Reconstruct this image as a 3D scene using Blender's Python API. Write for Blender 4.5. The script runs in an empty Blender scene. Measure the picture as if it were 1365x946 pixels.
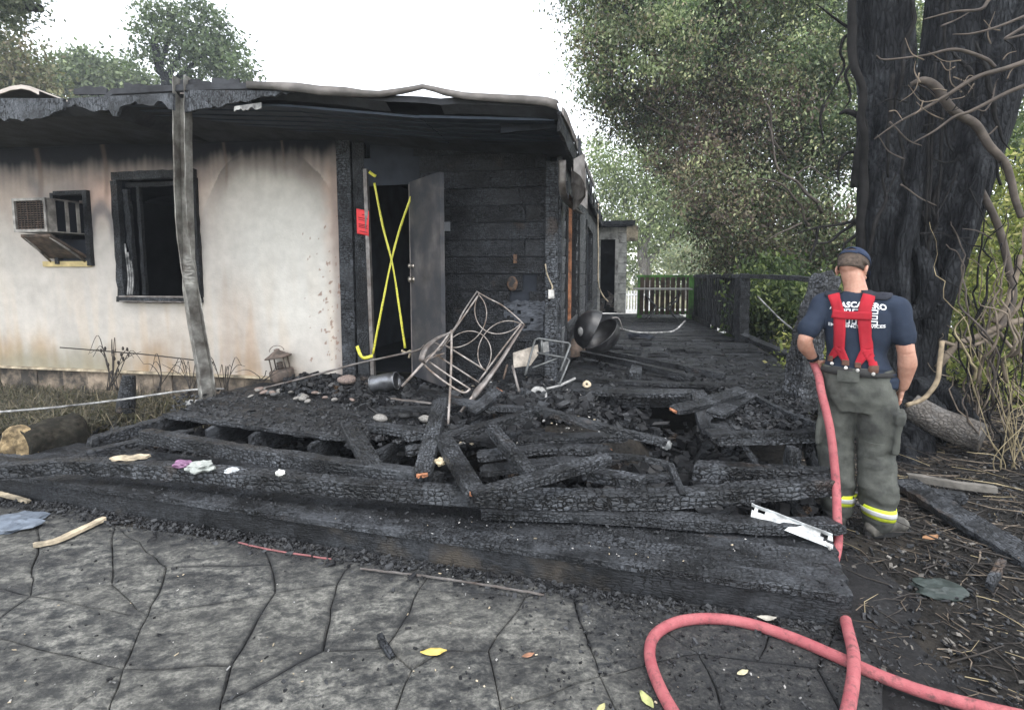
import bpy, bmesh, math, random
import numpy as np
from mathutils import Vector, Matrix, noise
from mathutils.bvhtree import BVHTree

random.seed(7); rng = np.random.default_rng(7)
S = bpy.context.scene
COL = S.collection

# ------------------------------------------------------------------ camera
FPX, IW, CY, HZ, EYE = 720.0, 1365.0, 434.0, 366.0, 1.65
PITCH = math.atan((CY - HZ) / FPX)
cam_d = bpy.data.cameras.new("camera"); cam = bpy.data.objects.new("camera", cam_d); COL.objects.link(cam)
cam.location = (0, 0, EYE); cam.rotation_euler = (math.pi / 2 - PITCH, 0, 0)
cam_d.sensor_width = 36; cam_d.lens = 36 * FPX / IW
cam_d.shift_y = -39.0 / IW
cam_d.clip_start = 0.05; cam_d.clip_end = 500
S.camera = cam

# ------------------------------------------------------------------ light: bright overcast sky, soft sun
W = bpy.data.worlds.new("World"); S.world = W; W.use_nodes = True
wn = W.node_tree; wn.nodes.clear()
wo = wn.nodes.new('ShaderNodeOutputWorld'); wb = wn.nodes.new('ShaderNodeBackground')
sk = wn.nodes.new('ShaderNodeTexSky'); sk.sky_type = 'NISHITA'; sk.sun_disc = False
SUN_EL, SUN_ROT = math.radians(62), math.radians(165)
sk.sun_elevation = SUN_EL; sk.sun_rotation = SUN_ROT
sk.air_density = 1.0; sk.dust_density = 1.0; sk.ozone_density = 1.0
hs = wn.nodes.new('ShaderNodeHueSaturation'); hs.inputs['Saturation'].default_value = 0.22
wn.links.new(sk.outputs[0], hs.inputs['Color']); wn.links.new(hs.outputs[0], wb.inputs[0])
wb.inputs[1].default_value = 0.15
wn.links.new(wb.outputs[0], wo.inputs[0])
sun_d = bpy.data.lights.new("sun", 'SUN'); sun_d.energy = 0.5; sun_d.angle = math.radians(40); sun_d.color = (1, .96, .9)
sun = bpy.data.objects.new("sun", sun_d); COL.objects.link(sun)
# nishita rotation r: sun stands towards (sin r, cos r)
sdir = Vector((math.sin(SUN_ROT) * math.cos(SUN_EL), math.cos(SUN_ROT) * math.cos(SUN_EL), math.sin(SUN_EL)))
sun.rotation_euler = sdir.to_track_quat('Z', 'Y').to_euler()
S.view_settings.view_transform = 'Standard'; S.view_settings.look = 'None'
S.view_settings.exposure = 2.05; S.view_settings.gamma = 1.0

# ------------------------------------------------------------------ sight lines of the photograph -> points in the place
def ray(u, v):
    x = (u - IW / 2) / FPX; y = -(v - CY) / FPX
    cp, sp = math.cos(PITCH), math.sin(PITCH)
    return Vector((x, cp + y * sp, -sp + y * cp))
EY = Vector((0, 0, EYE))
def G(u, v, z=0.0):                     # on a level plane
    d = ray(u, v); return EY + d * ((z - EYE) / d.z)
def D(u, v, Y):                         # at a distance ahead
    d = ray(u, v); return EY + d * (Y / d.y)
# house axes: local x along the front wall, local y into the house
E2 = Vector((.198, 1, 0)).normalized(); E1 = Vector((E2.y, -E2.x, 0)); HO = Vector((.47, 5.43, 0))
HROT = math.atan2(E1.y, E1.x)
def hl(p): q = p - HO; return Vector((q.dot(E1), q.dot(E2), p.z))
def HP(u, v, t=0.0):                    # on the plane of the front wall, t behind it; house coordinates
    d = ray(u, v); k = (t - (EY - HO).dot(E2)) / d.dot(E2); return hl(EY + d * k)
def SPL(u, v, s=0.0):                   # on the plane of the side wall; house coordinates
    d = ray(u, v); k = (s - (EY - HO).dot(E1)) / d.dot(E1); return hl(EY + d * k)
def HW(s, t, z): return HO + E1 * s + E2 * t + Vector((0, 0, z))

# ------------------------------------------------------------------ object helpers
def link(o, parent=None):
    COL.objects.link(o)
    if parent is not None: o.parent = parent
    return o
def tag(o, label=None, cat=None, group=None, kind=None):
    if label: o['label'] = label
    if cat: o['category'] = cat
    if group: o['group'] = group
    if kind: o['kind'] = kind
    return o
def empty(name, loc=(0, 0, 0), rz=0.0, label=None, cat=None, group=None):
    o = bpy.data.objects.new(name, None); o.location = loc; o.rotation_euler = (0, 0, rz); o.empty_display_size = .1
    link(o); return tag(o, label, cat, group)
def mesh_obj(name, bm, m, parent=None, smooth=False):
    me = bpy.data.meshes.new(name)
    if isinstance(bm, bmesh.types.BMesh):
        bmesh.ops.recalc_face_normals(bm, faces=bm.faces[:])
        bm.to_mesh(me); bm.free()
    else: me.from_pydata(*bm)
    if smooth: me.polygons.foreach_set('use_smooth', [True] * len(me.polygons))
    ms = m if isinstance(m, (list, tuple)) else [m]
    for x in ms: me.materials.append(x)
    return link(bpy.data.objects.new(name, me), parent)
def box(bm, c, d, rot=None, mi=0):
    r = bmesh.ops.create_cube(bm, size=1.0)
    M = Matrix.Translation(c) @ (rot.to_4x4() if rot is not None else Matrix.Identity(4)) @ Matrix.Diagonal((*d, 1))
    bmesh.ops.transform(bm, matrix=M, verts=r['verts'])
    if mi:
        for f in {f for v in r['verts'] for f in v.link_faces}: f.material_index = mi
    return r['verts']
def box2(bm, a, b, mi=0):
    a = Vector(a); b = Vector(b)
    return box(bm, (a + b) / 2, tuple(abs(x) for x in (b - a)), None, mi)
def frames(pts):
    """parallel-transport frames along a path"""
    n = len(pts); T = []
    for i in range(n):
        t = pts[min(i + 1, n - 1)] - pts[max(i - 1, 0)]
        T.append(t.normalized() if t.length > 1e-9 else Vector((0, 0, 1)))
    up = Vector((0, 0, 1)) if abs(T[0].z) < .9 else Vector((0, -1, 0))
    s = T[0].cross(up).normalized(); out = []
    for i in range(n):
        s = (s - T[i] * s.dot(T[i])).normalized()
        out.append((T[i], s, s.cross(T[i]).normalized()))
    return out
def tube(bm, pts, r, n=8, flat=1.0, cap=True, mi=0):
    pts = [Vector(p) for p in pts]; fr = frames(pts)
    rs = r if isinstance(r, (list, tuple)) else [r] * len(pts)
    rings = []
    for p, (t, s, u), q in zip(pts, fr, rs):
        rings.append([bm.verts.new(p + s * (math.cos(2 * math.pi * k / n) * q) + u * (math.sin(2 * math.pi * k / n) * q * flat)) for k in range(n)])
    for a, b in zip(rings, rings[1:]):
        for k in range(n):
            f = bm.faces.new((a[k], a[(k + 1) % n], b[(k + 1) % n], b[k])); f.smooth = True; f.material_index = mi
    if cap:
        for q in (rings[0], rings[-1]):
            try: bm.faces.new(q).material_index = mi
            except ValueError: pass
    return rings
def spline(pts, n=6):
    """Catmull-Rom through the points"""
    P = [Vector(p) for p in pts]; P = [P[0] * 2 - P[1]] + P + [P[-1] * 2 - P[-2]]; out = []
    for i in range(1, len(P) - 2):
        a, b, c, d = P[i - 1:i + 3]
        for k in range(n):
            t = k / n
            out.append(.5 * ((2 * b) + (c - a) * t + (2 * a - 5 * b + 4 * c - d) * t * t + (3 * b - a - 3 * c + d) * t ** 3))
    out.append(P[-2]); return out
def ellipsoid(bm, c, r, rot=None, seg=16, rings=10, mi=0):
    q = bmesh.ops.create_uvsphere(bm, u_segments=seg, v_segments=rings, radius=1)
    M = Matrix.Translation(c) @ (rot.to_4x4() if rot is not None else Matrix.Identity(4)) @ Matrix.Diagonal((*r, 1))
    bmesh.ops.transform(bm, matrix=M, verts=q['verts'])
    for f in {f for v in q['verts'] for f in v.link_faces}: f.smooth = True; f.material_index = mi
    return q['verts']
def lathe(bm, prof, n=24, M=None, mi=0):
    M = M or Matrix.Identity(4); rings = []
    for r, z in prof:
        rings.append([bm.verts.new(M @ Vector((r * math.cos(2 * math.pi * k / n), r * math.sin(2 * math.pi * k / n), z))) for k in range(n)])
    for a, b in zip(rings, rings[1:]):
        for k in range(n):
            f = bm.faces.new((a[k], a[(k + 1) % n], b[(k + 1) % n], b[k])); f.smooth = True; f.material_index = mi
    return rings
def nz(p, s=1.0): return noise.noise(Vector(p) * s)

# ------------------------------------------------------------------ material helpers
class NT:
    def __init__(s, name):
        s.m = bpy.data.materials.new(name); s.m.use_nodes = True; s.t = s.m.node_tree; s.t.nodes.clear()
        s.out = s.n('ShaderNodeOutputMaterial'); s.b = s.n('ShaderNodeBsdfPrincipled'); s.l(s.b.outputs[0], s.out.inputs[0])
    def n(s, t, **k):
        x = s.t.nodes.new(t)
        for a, v in k.items():
            if a.startswith('i_'): x.inputs[a[2:].replace('_', ' ')].default_value = v
            else: setattr(x, a, v)
        return x
    def l(s, a, b): s.t.links.new(a, b)
    def coord(s, scale=(1, 1, 1), kind='Object', rnd=True):
        tc = s.n('ShaderNodeTexCoord'); mp = s.n('ShaderNodeMapping'); mp.inputs['Scale'].default_value = scale
        s.l(tc.outputs[kind], mp.inputs['Vector'])
        if rnd:
            oi = s.n('ShaderNodeObjectInfo'); mu = s.n('ShaderNodeMath', operation='MULTIPLY'); mu.inputs[1].default_value = 37.0
            s.l(oi.outputs['Random'], mu.inputs[0]); s.l(mu.outputs[0], mp.inputs['Location'])
        return mp.outputs[0]
    def noise(s, vec, scale, detail=4, rough=.55, dist=0.0):
        x = s.n('ShaderNodeTexNoise'); x.inputs['Scale'].default_value = scale; x.inputs['Detail'].default_value = detail
        x.inputs['Roughness'].default_value = rough; x.inputs['Distortion'].default_value = dist; s.l(vec, x.inputs['Vector']); return x
    def ramp(s, fac, stops, interp='LINEAR'):
        x = s.n('ShaderNodeValToRGB'); x.color_ramp.interpolation = interp; e = x.color_ramp.elements
        while len(e) < len(stops): e.new(.5)
        for q, (p, c) in zip(e, stops):
            q.position = p; q.color = (c, c, c, 1) if isinstance(c, (int, float)) else (*c, 1)
        s.l(fac, x.inputs[0]); return x.outputs[0]
    def mix(s, f, a, b, mode='MIX'):
        x = s.n('ShaderNodeMix', data_type='RGBA', blend_type=mode)
        for i, v in ((0, f), (6, a), (7, b)):
            if hasattr(v, 'is_linked'): s.l(v, x.inputs[i])
            elif isinstance(v, (int, float)): x.inputs[i].default_value = v if i == 0 else (v, v, v, 1)
            else: x.inputs[i].default_value = (*v, 1)
        return x.outputs[2]
    def math(s, op, a, b=0.0):
        x = s.n('ShaderNodeMath', operation=op)
        for i, v in enumerate((a, b)):
            if hasattr(v, 'is_linked'): s.l(v, x.inputs[i])
            else: x.inputs[i].default_value = v
        return x.outputs[0]
    def bump(s, h, dist=.01, strength=1.0, prev=None):
        x = s.n('ShaderNodeBump'); x.inputs['Distance'].default_value = dist; x.inputs['Strength'].default_value = strength
        s.l(h, x.inputs['Height'])
        if prev is not None: s.l(prev, x.inputs['Normal'])
        return x.outputs[0]
    def fin(s, col=None, rough=None, normal=None, spec=.5, metal=0.0):
        for k, v in (('Base Color', col), ('Roughness', rough), ('Normal', normal)):
            if v is None: continue
            if hasattr(v, 'is_linked'): s.l(v, s.b.inputs[k])
            elif isinstance(v, (int, float)): s.b.inputs[k].default_value = v
            else: s.b.inputs[k].default_value = (*v, 1)
        s.b.inputs['Specular IOR Level'].default_value = spec; s.b.inputs['Metallic'].default_value = metal
        return s.m
def plain(name, col, rough=.7, spec=.4, metal=0.0, var=.35, scale=9.0, bump=.002, dirt=None, dirt_amt=.5):
    """a surface of one colour with uneven tone, fine relief and, where wanted, dirt"""
    k = NT(name); v = k.coord(); a = k.noise(v, scale, 6); b = k.noise(v, scale * 7, 3)
    f = k.ramp(a.outputs[0], [(.3, 1 - var), (.7, 1 + var * .6)])
    c = k.mix(1.0, col, f, 'MULTIPLY')
    if dirt: c = k.mix(k.ramp(k.noise(v, scale * .45, 6, .65).outputs[0], [(.5 - .2 * dirt_amt, 0.0), (.75 - .2 * dirt_amt, 1.0)]), c, dirt)
    h = k.mix(.5, a.outputs[0], b.outputs[0])
    return k.fin(c, rough, k.bump(h, bump), spec, metal)
def char(name, cell=(.05, .032, .032), base=.03, ash=.12, ash_at=.62, rough=.55, deep=.012, tint=(1, 1.08, 1.2), brown=None, spec=.22, warp=.35, calm_at=.50):
    """alligatored burnt wood: blocky scales split by deep cracks, matt black; crown highlights and crack shade put into the colour with grey ash"""
    k = NT(name); v = k.coord()
    mp = k.n('ShaderNodeMapping'); mp.inputs['Scale'].default_value = tuple(1 / c for c in cell); k.l(v, mp.inputs['Vector'])
    wn_ = k.noise(mp.outputs[0], .8, 2); sc = k.n('ShaderNodeVectorMath', operation='SCALE'); sc.inputs['Scale'].default_value = warp * 2
    k.l(wn_.outputs['Color'], sc.inputs[0]); ad = k.n('ShaderNodeVectorMath', operation='ADD'); k.l(mp.outputs[0], ad.inputs[0]); k.l(sc.outputs[0], ad.inputs[1])
    vc = k.n('ShaderNodeTexVoronoi', feature='F1', distance='CHEBYCHEV'); v2 = k.n('ShaderNodeTexVoronoi', feature='F2', distance='CHEBYCHEV')
    for x in (vc, v2): x.inputs['Scale'].default_value = 1; x.inputs['Randomness'].default_value = .8; k.l(ad.outputs[0], x.inputs['Vector'])
    gap = k.math('SUBTRACT', v2.outputs['Distance'], vc.outputs['Distance'])
    # cracks open and close: their width wanders
    gw = k.math('ADD', gap, k.math('MULTIPLY', k.math('SUBTRACT', k.noise(v, 14, 3).outputs[0], .5), .22))
    crack = k.ramp(gw, [(.0, 0.0), (.10, 1.0)]); dome = k.ramp(gw, [(.0, 0.0), (.10, .65), (.5, 1.0)])
    calm = k.ramp(k.noise(v, 2.4, 3).outputs[0], [(calm_at, 0.0), (calm_at + .14, .9)])      # stretches burnt smooth
    crack = k.math('MAXIMUM', crack, calm); dome = k.math('MAXIMUM', dome, k.math('MULTIPLY', calm, .8))
    big = k.noise(v, 1.9, 5, .6); fine = k.noise(v, 60, 4, .6); pat = k.noise(v, 5.5, 4, .6)
    ash_glint = k.math('MULTIPLY', k.ramp(big.outputs[0], [(ash_at - .12, 0.0), (ash_at + .14, 1.0)]), k.ramp(fine.outputs[0], [(.35, .15), (.65, 1.0)]))
    ash_glint = k.math('MULTIPLY', ash_glint, k.ramp(dome, [(.5, .25), (1.0, 1.0)]))  # pale crowns: thin ash plus painted highlights
    c0 = tuple(base * .25 * t for t in tint); c1 = tuple(base * 1.35 * t for t in tint)
    c = k.mix(k.ramp(fine.outputs[0], [(.32, 0.0), (.7, 1.0)]), c0, c1)
    cell_ = k.n('ShaderNodeSeparateColor'); k.l(vc.outputs['Color'], cell_.inputs[0])
    c = k.mix(k.math('MULTIPLY', cell_.outputs[0], .75), c, tuple(base * 2.0 * t for t in tint))
    c = k.mix(k.ramp(pat.outputs[0], [(.40, .85), (.60, 0.0)]), c, tuple(base * .3 * t for t in tint))
    c = k.mix(ash_glint, c, tuple(ash * t for t in tint))
    if brown: c = k.mix(k.ramp(k.noise(v, 1.7, 4).outputs[0], [(.60, 0.0), (.70, 1.0)]), c, brown)
    else: c = k.mix(k.ramp(k.noise(v, 3.1, 4).outputs[0], [(.64, 0.0), (.74, .5)]), c, (.06, .042, .03))
    c = k.mix(crack, (base * .08,) * 3, c)
    mid = k.noise(v, 22, 4, .6); n1 = k.bump(fine.outputs[0], .004, 1.0); n1 = k.bump(mid.outputs[0], deep, .8, n1); n2 = k.bump(dome, deep * .9, 1.0, n1)
    return k.fin(c, k.ramp(pat.outputs[0], [(.35, rough - .2), (.6, rough + .2)]), n2, spec)
def dust(name, col, col2, scale=25, bump=.01, rough=.95, spec=.2):
    k = NT(name); v = k.coord(kind='Object', rnd=False); a = k.noise(v, scale, 8, .7); b = k.noise(v, scale * .12, 4)
    c = k.mix(k.ramp(a.outputs[0], [(.35, 0.0), (.68, 1.0)]), col, col2)
    c = k.mix(k.ramp(b.outputs[0], [(.4, 0.0), (.65, .6)]), c, tuple(x * .5 for x in col))
    return k.fin(c, rough, k.bump(a.outputs[0], bump), spec)

M = {}
M['char'] = char('charred_wood', (.036, .02, .024), .026, .17, .58, deep=.014, rough=.48, spec=.28)
M['char_big'] = char('charred_beam', (.046, .027, .03), .028, .19, .57, deep=.018, rough=.48, spec=.28, calm_at=.58)
M['char_fine'] = char('charred_board', (.03, .015, .018), .021, .14, .585, deep=.010, rough=.5, spec=.24)
M['char_tread'] = char('charred_tread', (.030, .014, .02), .024, .15, .57, deep=.009, rough=.5, spec=.25, calm_at=.46)
M['char_riser'] = char('charred_riser', (.05, .012, .014), .018, .07, .58, deep=.005, rough=.7, calm_at=.40, brown=(.055, .048, .04))
M['char_brown'] = char('half_burnt_wood', (.05, .02, .025), .04, .1, .66, brown=(.10, .065, .04))
M['soot'] = plain('soot', (.022, .026, .034), .85, .25, var=.5, scale=4, bump=.003)
M['soot_hazed'] = plain('hazed_soot', (.036, .047, .066), .75, .3, var=.4, scale=3, bump=.003)  # soot with the bluish haze of the porch put into its colour
M['black'] = plain('burnt_interior', (.012, .014, .018), .95, .1, var=.4, scale=3)
M['ash'] = plain('pale_ash', (.38, .38, .37), .9, .2, var=.5, scale=14, bump=.006, dirt=(.05, .05, .05))
M['steel'] = plain('burnt_steel', (.21, .195, .185), .5, .5, .35, var=.5, scale=12, dirt=(.08, .06, .05), dirt_amt=.4)
M['fresh'] = plain('bare_orange_wood', (.36, .16, .085), .8, .2, var=.4, scale=18, dirt=(.05, .035, .03), dirt_amt=.2)
M['bone'] = plain('pale_wood', (.5, .42, .3), .8, .2, var=.4, scale=12, dirt=(.1, .09, .07), dirt_amt=.4)
M['white'] = plain('white_chip', (.62, .6, .56), .7, .4, var=.35, scale=22, dirt=(.12, .12, .12), dirt_amt=.4)
# ================================================================== ground, patio, soil
def wavy_grid(name, x0, x1, y0, y1, nx, ny, fz, m, kind='structure'):
    X = np.linspace(x0, x1, nx); Y = np.linspace(y0, y1, ny)
    vs = [(x, y, fz(x, y)) for y in Y for x in X]
    fs = [(j * nx + i, j * nx + i + 1, (j + 1) * nx + i + 1, (j + 1) * nx + i) for j in range(ny - 1) for i in range(nx - 1)]
    o = mesh_obj(name, (vs, [], fs), m, smooth=True); o['kind'] = kind; return o
def ground_mat():
    k = NT('forest_ground'); v = k.coord(rnd=False)
    a = k.noise(v, 2.2, 8, .65); b = k.noise(v, 18, 6, .7); g = k.noise(v, .15, 4)
    c = k.mix(k.ramp(b.outputs[0], [(.35, 0.0), (.7, 1.0)]), (.05, .045, .035), (.17, .15, .10))
    c = k.mix(k.ramp(a.outputs[0], [(.42, 0.0), (.62, 1.0)]), c, (.28, .25, .15))
    c = k.mix(k.ramp(g.outputs[0], [(.45, 0.0), (.6, .8)]), c, (.10, .13, .05))
    return k.fin(c, .95, k.bump(b.outputs[0], .02), .15)
g = mesh_obj('ground', ([(-90, -12, -.06), (90, -12, -.06), (90, 92, -.06), (-90, 92, -.06)], [], [(0, 1, 2, 3)]), ground_mat()); g['kind'] = 'structure'
def soil_mat():
    k = NT('burnt_soil'); v = k.coord(rnd=False)
    a = k.noise(v, 3.0, 8, .65); b = k.noise(v, 34, 8, .72); st = k.noise(v, 9, 5, .6)
    c = k.mix(k.ramp(b.outputs[0], [(.38, 0.0), (.66, 1.0)]), (.006, .006, .006), (.034, .032, .029))
    c = k.mix(k.ramp(a.outputs[0], [(.5, 0.0), (.66, .75)]), c, (.044, .039, .033))
    c = k.mix(k.ramp(st.outputs[0], [(.6, 0.0), (.68, .6)]), c, (.012, .012, .012))
    h = k.mix(.5, b.outputs[0], st.outputs[0])
    return k.fin(c, .95, k.bump(h, .03), .08)
M['soil'] = soil_mat()
def soil_z(x, y):
    q = nz((x, y, 0), 1.6) * .03 + nz((x, y, 3), 6) * .014
    q -= .03 * max(0, min(1, (2.2 - x) / .6)) if y < 3.2 else 0
    rise = max(0.0, min(1.0, (x - 3.3) / 2.2)) * .30 * max(0.0, min(1.0, (y - 2.8) / 2))
    return q + rise - .012
wavy_grid('soil', .9, 12, .6, 13, 150, 150, soil_z, M['soil'])
def under_z(x, y): return nz((x, y, 1), 3) * .03 + nz((x, y, 5), 9) * .02 - .02
wavy_grid('burnt_ground', -9, .9, 2.9, 7.2, 120, 60, under_z, M['soil'])

# the patio: stamped concrete slabs, every slab its own piece
def slab_mat():
    k = NT('stamped_concrete'); v = k.coord(rnd=False)
    oi = k.n('ShaderNodeObjectInfo')
    mp = k.n('ShaderNodeMapping'); mp.inputs['Rotation'].default_value = (0, 0, -.45); mp.inputs['Scale'].default_value = (.95, 1.5, 1); k.l(v, mp.inputs['Vector'])
    a = k.noise(mp.outputs[0], 2.6, 9, .7, .3); b = k.noise(v, 48, 8, .78); cl = k.noise(mp.outputs[0], 13, 8, .74, .3)
    c = k.mix(k.ramp(cl.outputs[0], [(.40, 0.0), (.60, 1.0)]), (.028, .031, .032), (.285, .28, .25))
    c = k.mix(k.ramp(b.outputs[0], [(.40, .75), (.56, 0.0)]), c, (.045, .047, .05))
    c = k.mix(k.math('MULTIPLY', oi.outputs['Random'], .25), c, (.15, .145, .125))
    # soot washed over the slabs: heavy beside the step and the hose, streaky elsewhere
    sx = k.n('ShaderNodeSeparateXYZ'); k.l(v, sx.inputs[0])
    line = k.math('ADD', k.math('MULTIPLY', sx.outputs[0], .27), sx.outputs[1])       # distance line along the step
    near = k.math('ADD', k.math('SUBTRACT', line, 2.28), k.math('MULTIPLY', k.math('SUBTRACT', a.outputs[0], .5), 1.5))
    right = k.math('ADD', k.math('SUBTRACT', sx.outputs[0], .18), k.math('MULTIPLY', k.math('SUBTRACT', a.outputs[0], .5), 1.5))
    soot = k.math('MAXIMUM', k.ramp(near, [(.0, 0.0), (.5, 1.0)]), k.ramp(right, [(.0, 0.0), (.30, .92)]))
    st = k.ramp(a.outputs[0], [(.44, 0.0), (.60, .85)])
    soot = k.math('MAXIMUM', soot, st)
    fl = k.ramp(k.noise(v, 90, 3).outputs[0], [(.35, .72), (.6, 1.0)])
    c = k.mix(k.math('MULTIPLY', soot, fl), c, (.021, .022, .024))
    ed = k.n('ShaderNodeVertexColor', layer_name='edge'); es = k.n('ShaderNodeSeparateColor'); k.l(ed.outputs[0], es.inputs[0])
    ef = k.math('ADD', es.outputs[0], k.math('MULTIPLY', k.math('SUBTRACT', cl.outputs[0], .5), .9)); ef = k.math('MULTIPLY', k.ramp(ef, [(.25, 0.0), (.85, 1.0)]), k.ramp(k.noise(v, 1.1, 3).outputs[0], [(.38, .0), (.62, .85)]))
    c = k.mix(ef, c, (.02, .021, .023))
    h = k.mix(.45, cl.outputs[0], b.outputs[0])
    return k.fin(c, k.ramp(a.outputs[0], [(.4, .82), (.65, .6)]), k.bump(h, .026), .2)
M['slab'] = slab_mat()
M['joint'] = dust('sooty_joint', (.012, .012, .013), (.03, .03, .03), 40)
patio = empty('patio', (0, 0, 0)); patio['kind'] = 'structure'
base = mesh_obj('mortar_bed', ([(-7, .3, -.022), (2.1, .3, -.022), (2.1, 5.2, -.022), (-7, 5.2, -.022)], [], [(0, 1, 2, 3)]), M['joint'], patio)
PV = dict(
 a0=(118, 1030), a1=(164, 891), a2=(197, 820), a3=(222, 756), b0=(268, 1030), b1=(308, 886), b2=(367, 789), b3=(361, 752), b4=(352, 725),
 bm=(294, 938), c1=(431, 866), c2=(449, 778), c3=(470, 748), c4=(490,715), d1=(513, 863), d2=(559, 784), d3=(580, 752), e1=(549, 891), e2=(488, 1030),
 f1=(592, 866), f2=(651, 866), f3=(688, 1030), f4=(668, 945), g0=(-60, 905), g1=(-30, 845), g2=(41, 794), g3=(149, 778), g4=(154, 700), g5=(60, 660), g6=(-110, 690), g7=(-60, 770),
 h0=(-20, 1030), h1=(-140, 1030), k1=(700, 795), k2=(760, 780), k3=(830, 800), m1=(800, 900), m2=(860, 1030), n1=(930, 870), n2=(1010, 1030), n3=(1010, 880), q1=(1090, 890), q2=(1160, 1030),
 t1=(640, 755), t2=(760, 745), t3=(900, 790), t4=(1040, 815), t5=(1120, 830), u1=(1180, 900))
PF = ["a0 a1 h0", "h0 a1 g1 g0 h1", "g0 g1 g7 g6 h1", "g1 a1 a2 g2", "g7 g1 g2", "g6 g7 g2 g5", "g2 g3 g4 g5", "g2 a2 g3", "g3 a2 a3 g4", "a0 b0 bm b1 a1", "a1 b1 b2 a2", "a2 b2 b3 a3", "g4 a3 b3 b4",
      "bm c1 c2 b2 b1", "b3 b2 c2 c3 c4 b4", "c2 c1 d1 d2 d3 c3", "c3 d3 t1 c4", "b0 e2 e1 d1 c1 bm", "d1 e1 f1 f2 k1 d2", "d2 k1 t1 d3", "e1 e2 f3 f4 f2 f1", "f2 f4 m1 k2 k1", "k1 k2 t2 t1", "f4 f3 m2 m1",
      "m1 n1 k3 k2", "k2 k3 t3 t2", "m1 m2 n2 n1", "n1 n3 t4 t3 k3", "n1 n2 q2 q1 n3", "n3 q1 t5 t4", "q1 q2 u1 t5"]
for fs in PF:
    P = [G(*PV[q]) for q in fs.split()]; c = sum(P, Vector()) / len(P)
    # subdivide edges a little so that the joints wander, then inset
    R = []
    for i, p in enumerate(P):
        q = P[(i + 1) % len(P)]; L = (q - p).length; n = max(1, int(L / .09))
        for j in range(n):
            w = p.lerp(q, j / n)
            if 0 < j: w = w + Vector((nz(w, 5), nz(w + Vector((9, 0, 0)), 5), 0)) * .022
            R.append(w)
    bm = bmesh.new()
    ins = lambda w, d, z: w + (c - w).normalized() * d + Vector((0, 0, z))
    lo = [bm.verts.new(ins(w, .0015 + .002 * nz(w, 20), -.012)) for w in R]; hi = [bm.verts.new(ins(w, .004 + .003 * nz(w, 16), -.003 + .004 * nz(w, 8))) for w in R]
    top = [bm.verts.new(ins(w, .014 + .007 * nz(w, 11), .002 + .003 * nz(w, 3))) for w in R]
    n = len(R)
    for i in range(n):
        j = (i + 1) % n; bm.faces.new((lo[i], lo[j], hi[j], hi[i])); bm.faces.new((hi[i], hi[j], top[j], top[i]))
    ring2 = [bm.verts.new(ins(w, .055 + .03 * nz(w, 6), .0045 + .002 * nz(w, 3))) for w in R]
    for i in range(n): bm.faces.new((top[i], top[(i + 1) % n], ring2[(i + 1) % n], ring2[i]))
    try: bm.faces.new(ring2)
    except ValueError: pass
    o = mesh_obj('concrete_slab', bm, M['slab'], patio)
    ca = o.data.color_attributes.new('edge', 'FLOAT_COLOR', 'POINT'); nv_ = len(o.data.vertices); bu = np.ones((nv_, 4), 'f')
    bu[:, :3] = 0; bu[:2 * n, :3] = 1; bu[2 * n:3 * n, :3] = .55; ca.data.foreach_set('color', bu.ravel())

# ================================================================== the house
house = empty('house', HO, HROT, 'burnt single storey house with cream stucco front wall and charred open porch', 'house')
def hpart(name, bm, m, parent=house, smooth=False): return mesh_obj(name, bm, m, parent, smooth)
sL = -9.0                                         # left end of the front wall, out of frame
sC = HP(456, 400).x                               # the stucco stops here
win = [HP(158, 238), HP(266, 396)]; acw = [HP(74, 258), HP(124, 352)]
wx0, wx1, wz0, wz1 = win[0].x, win[1].x, win[1].z, win[0].z
ax0, ax1, az0, az1 = acw[0].x, acw[1].x, acw[1].z, acw[0].z
ZB, ZT = .50, 3.34
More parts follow.
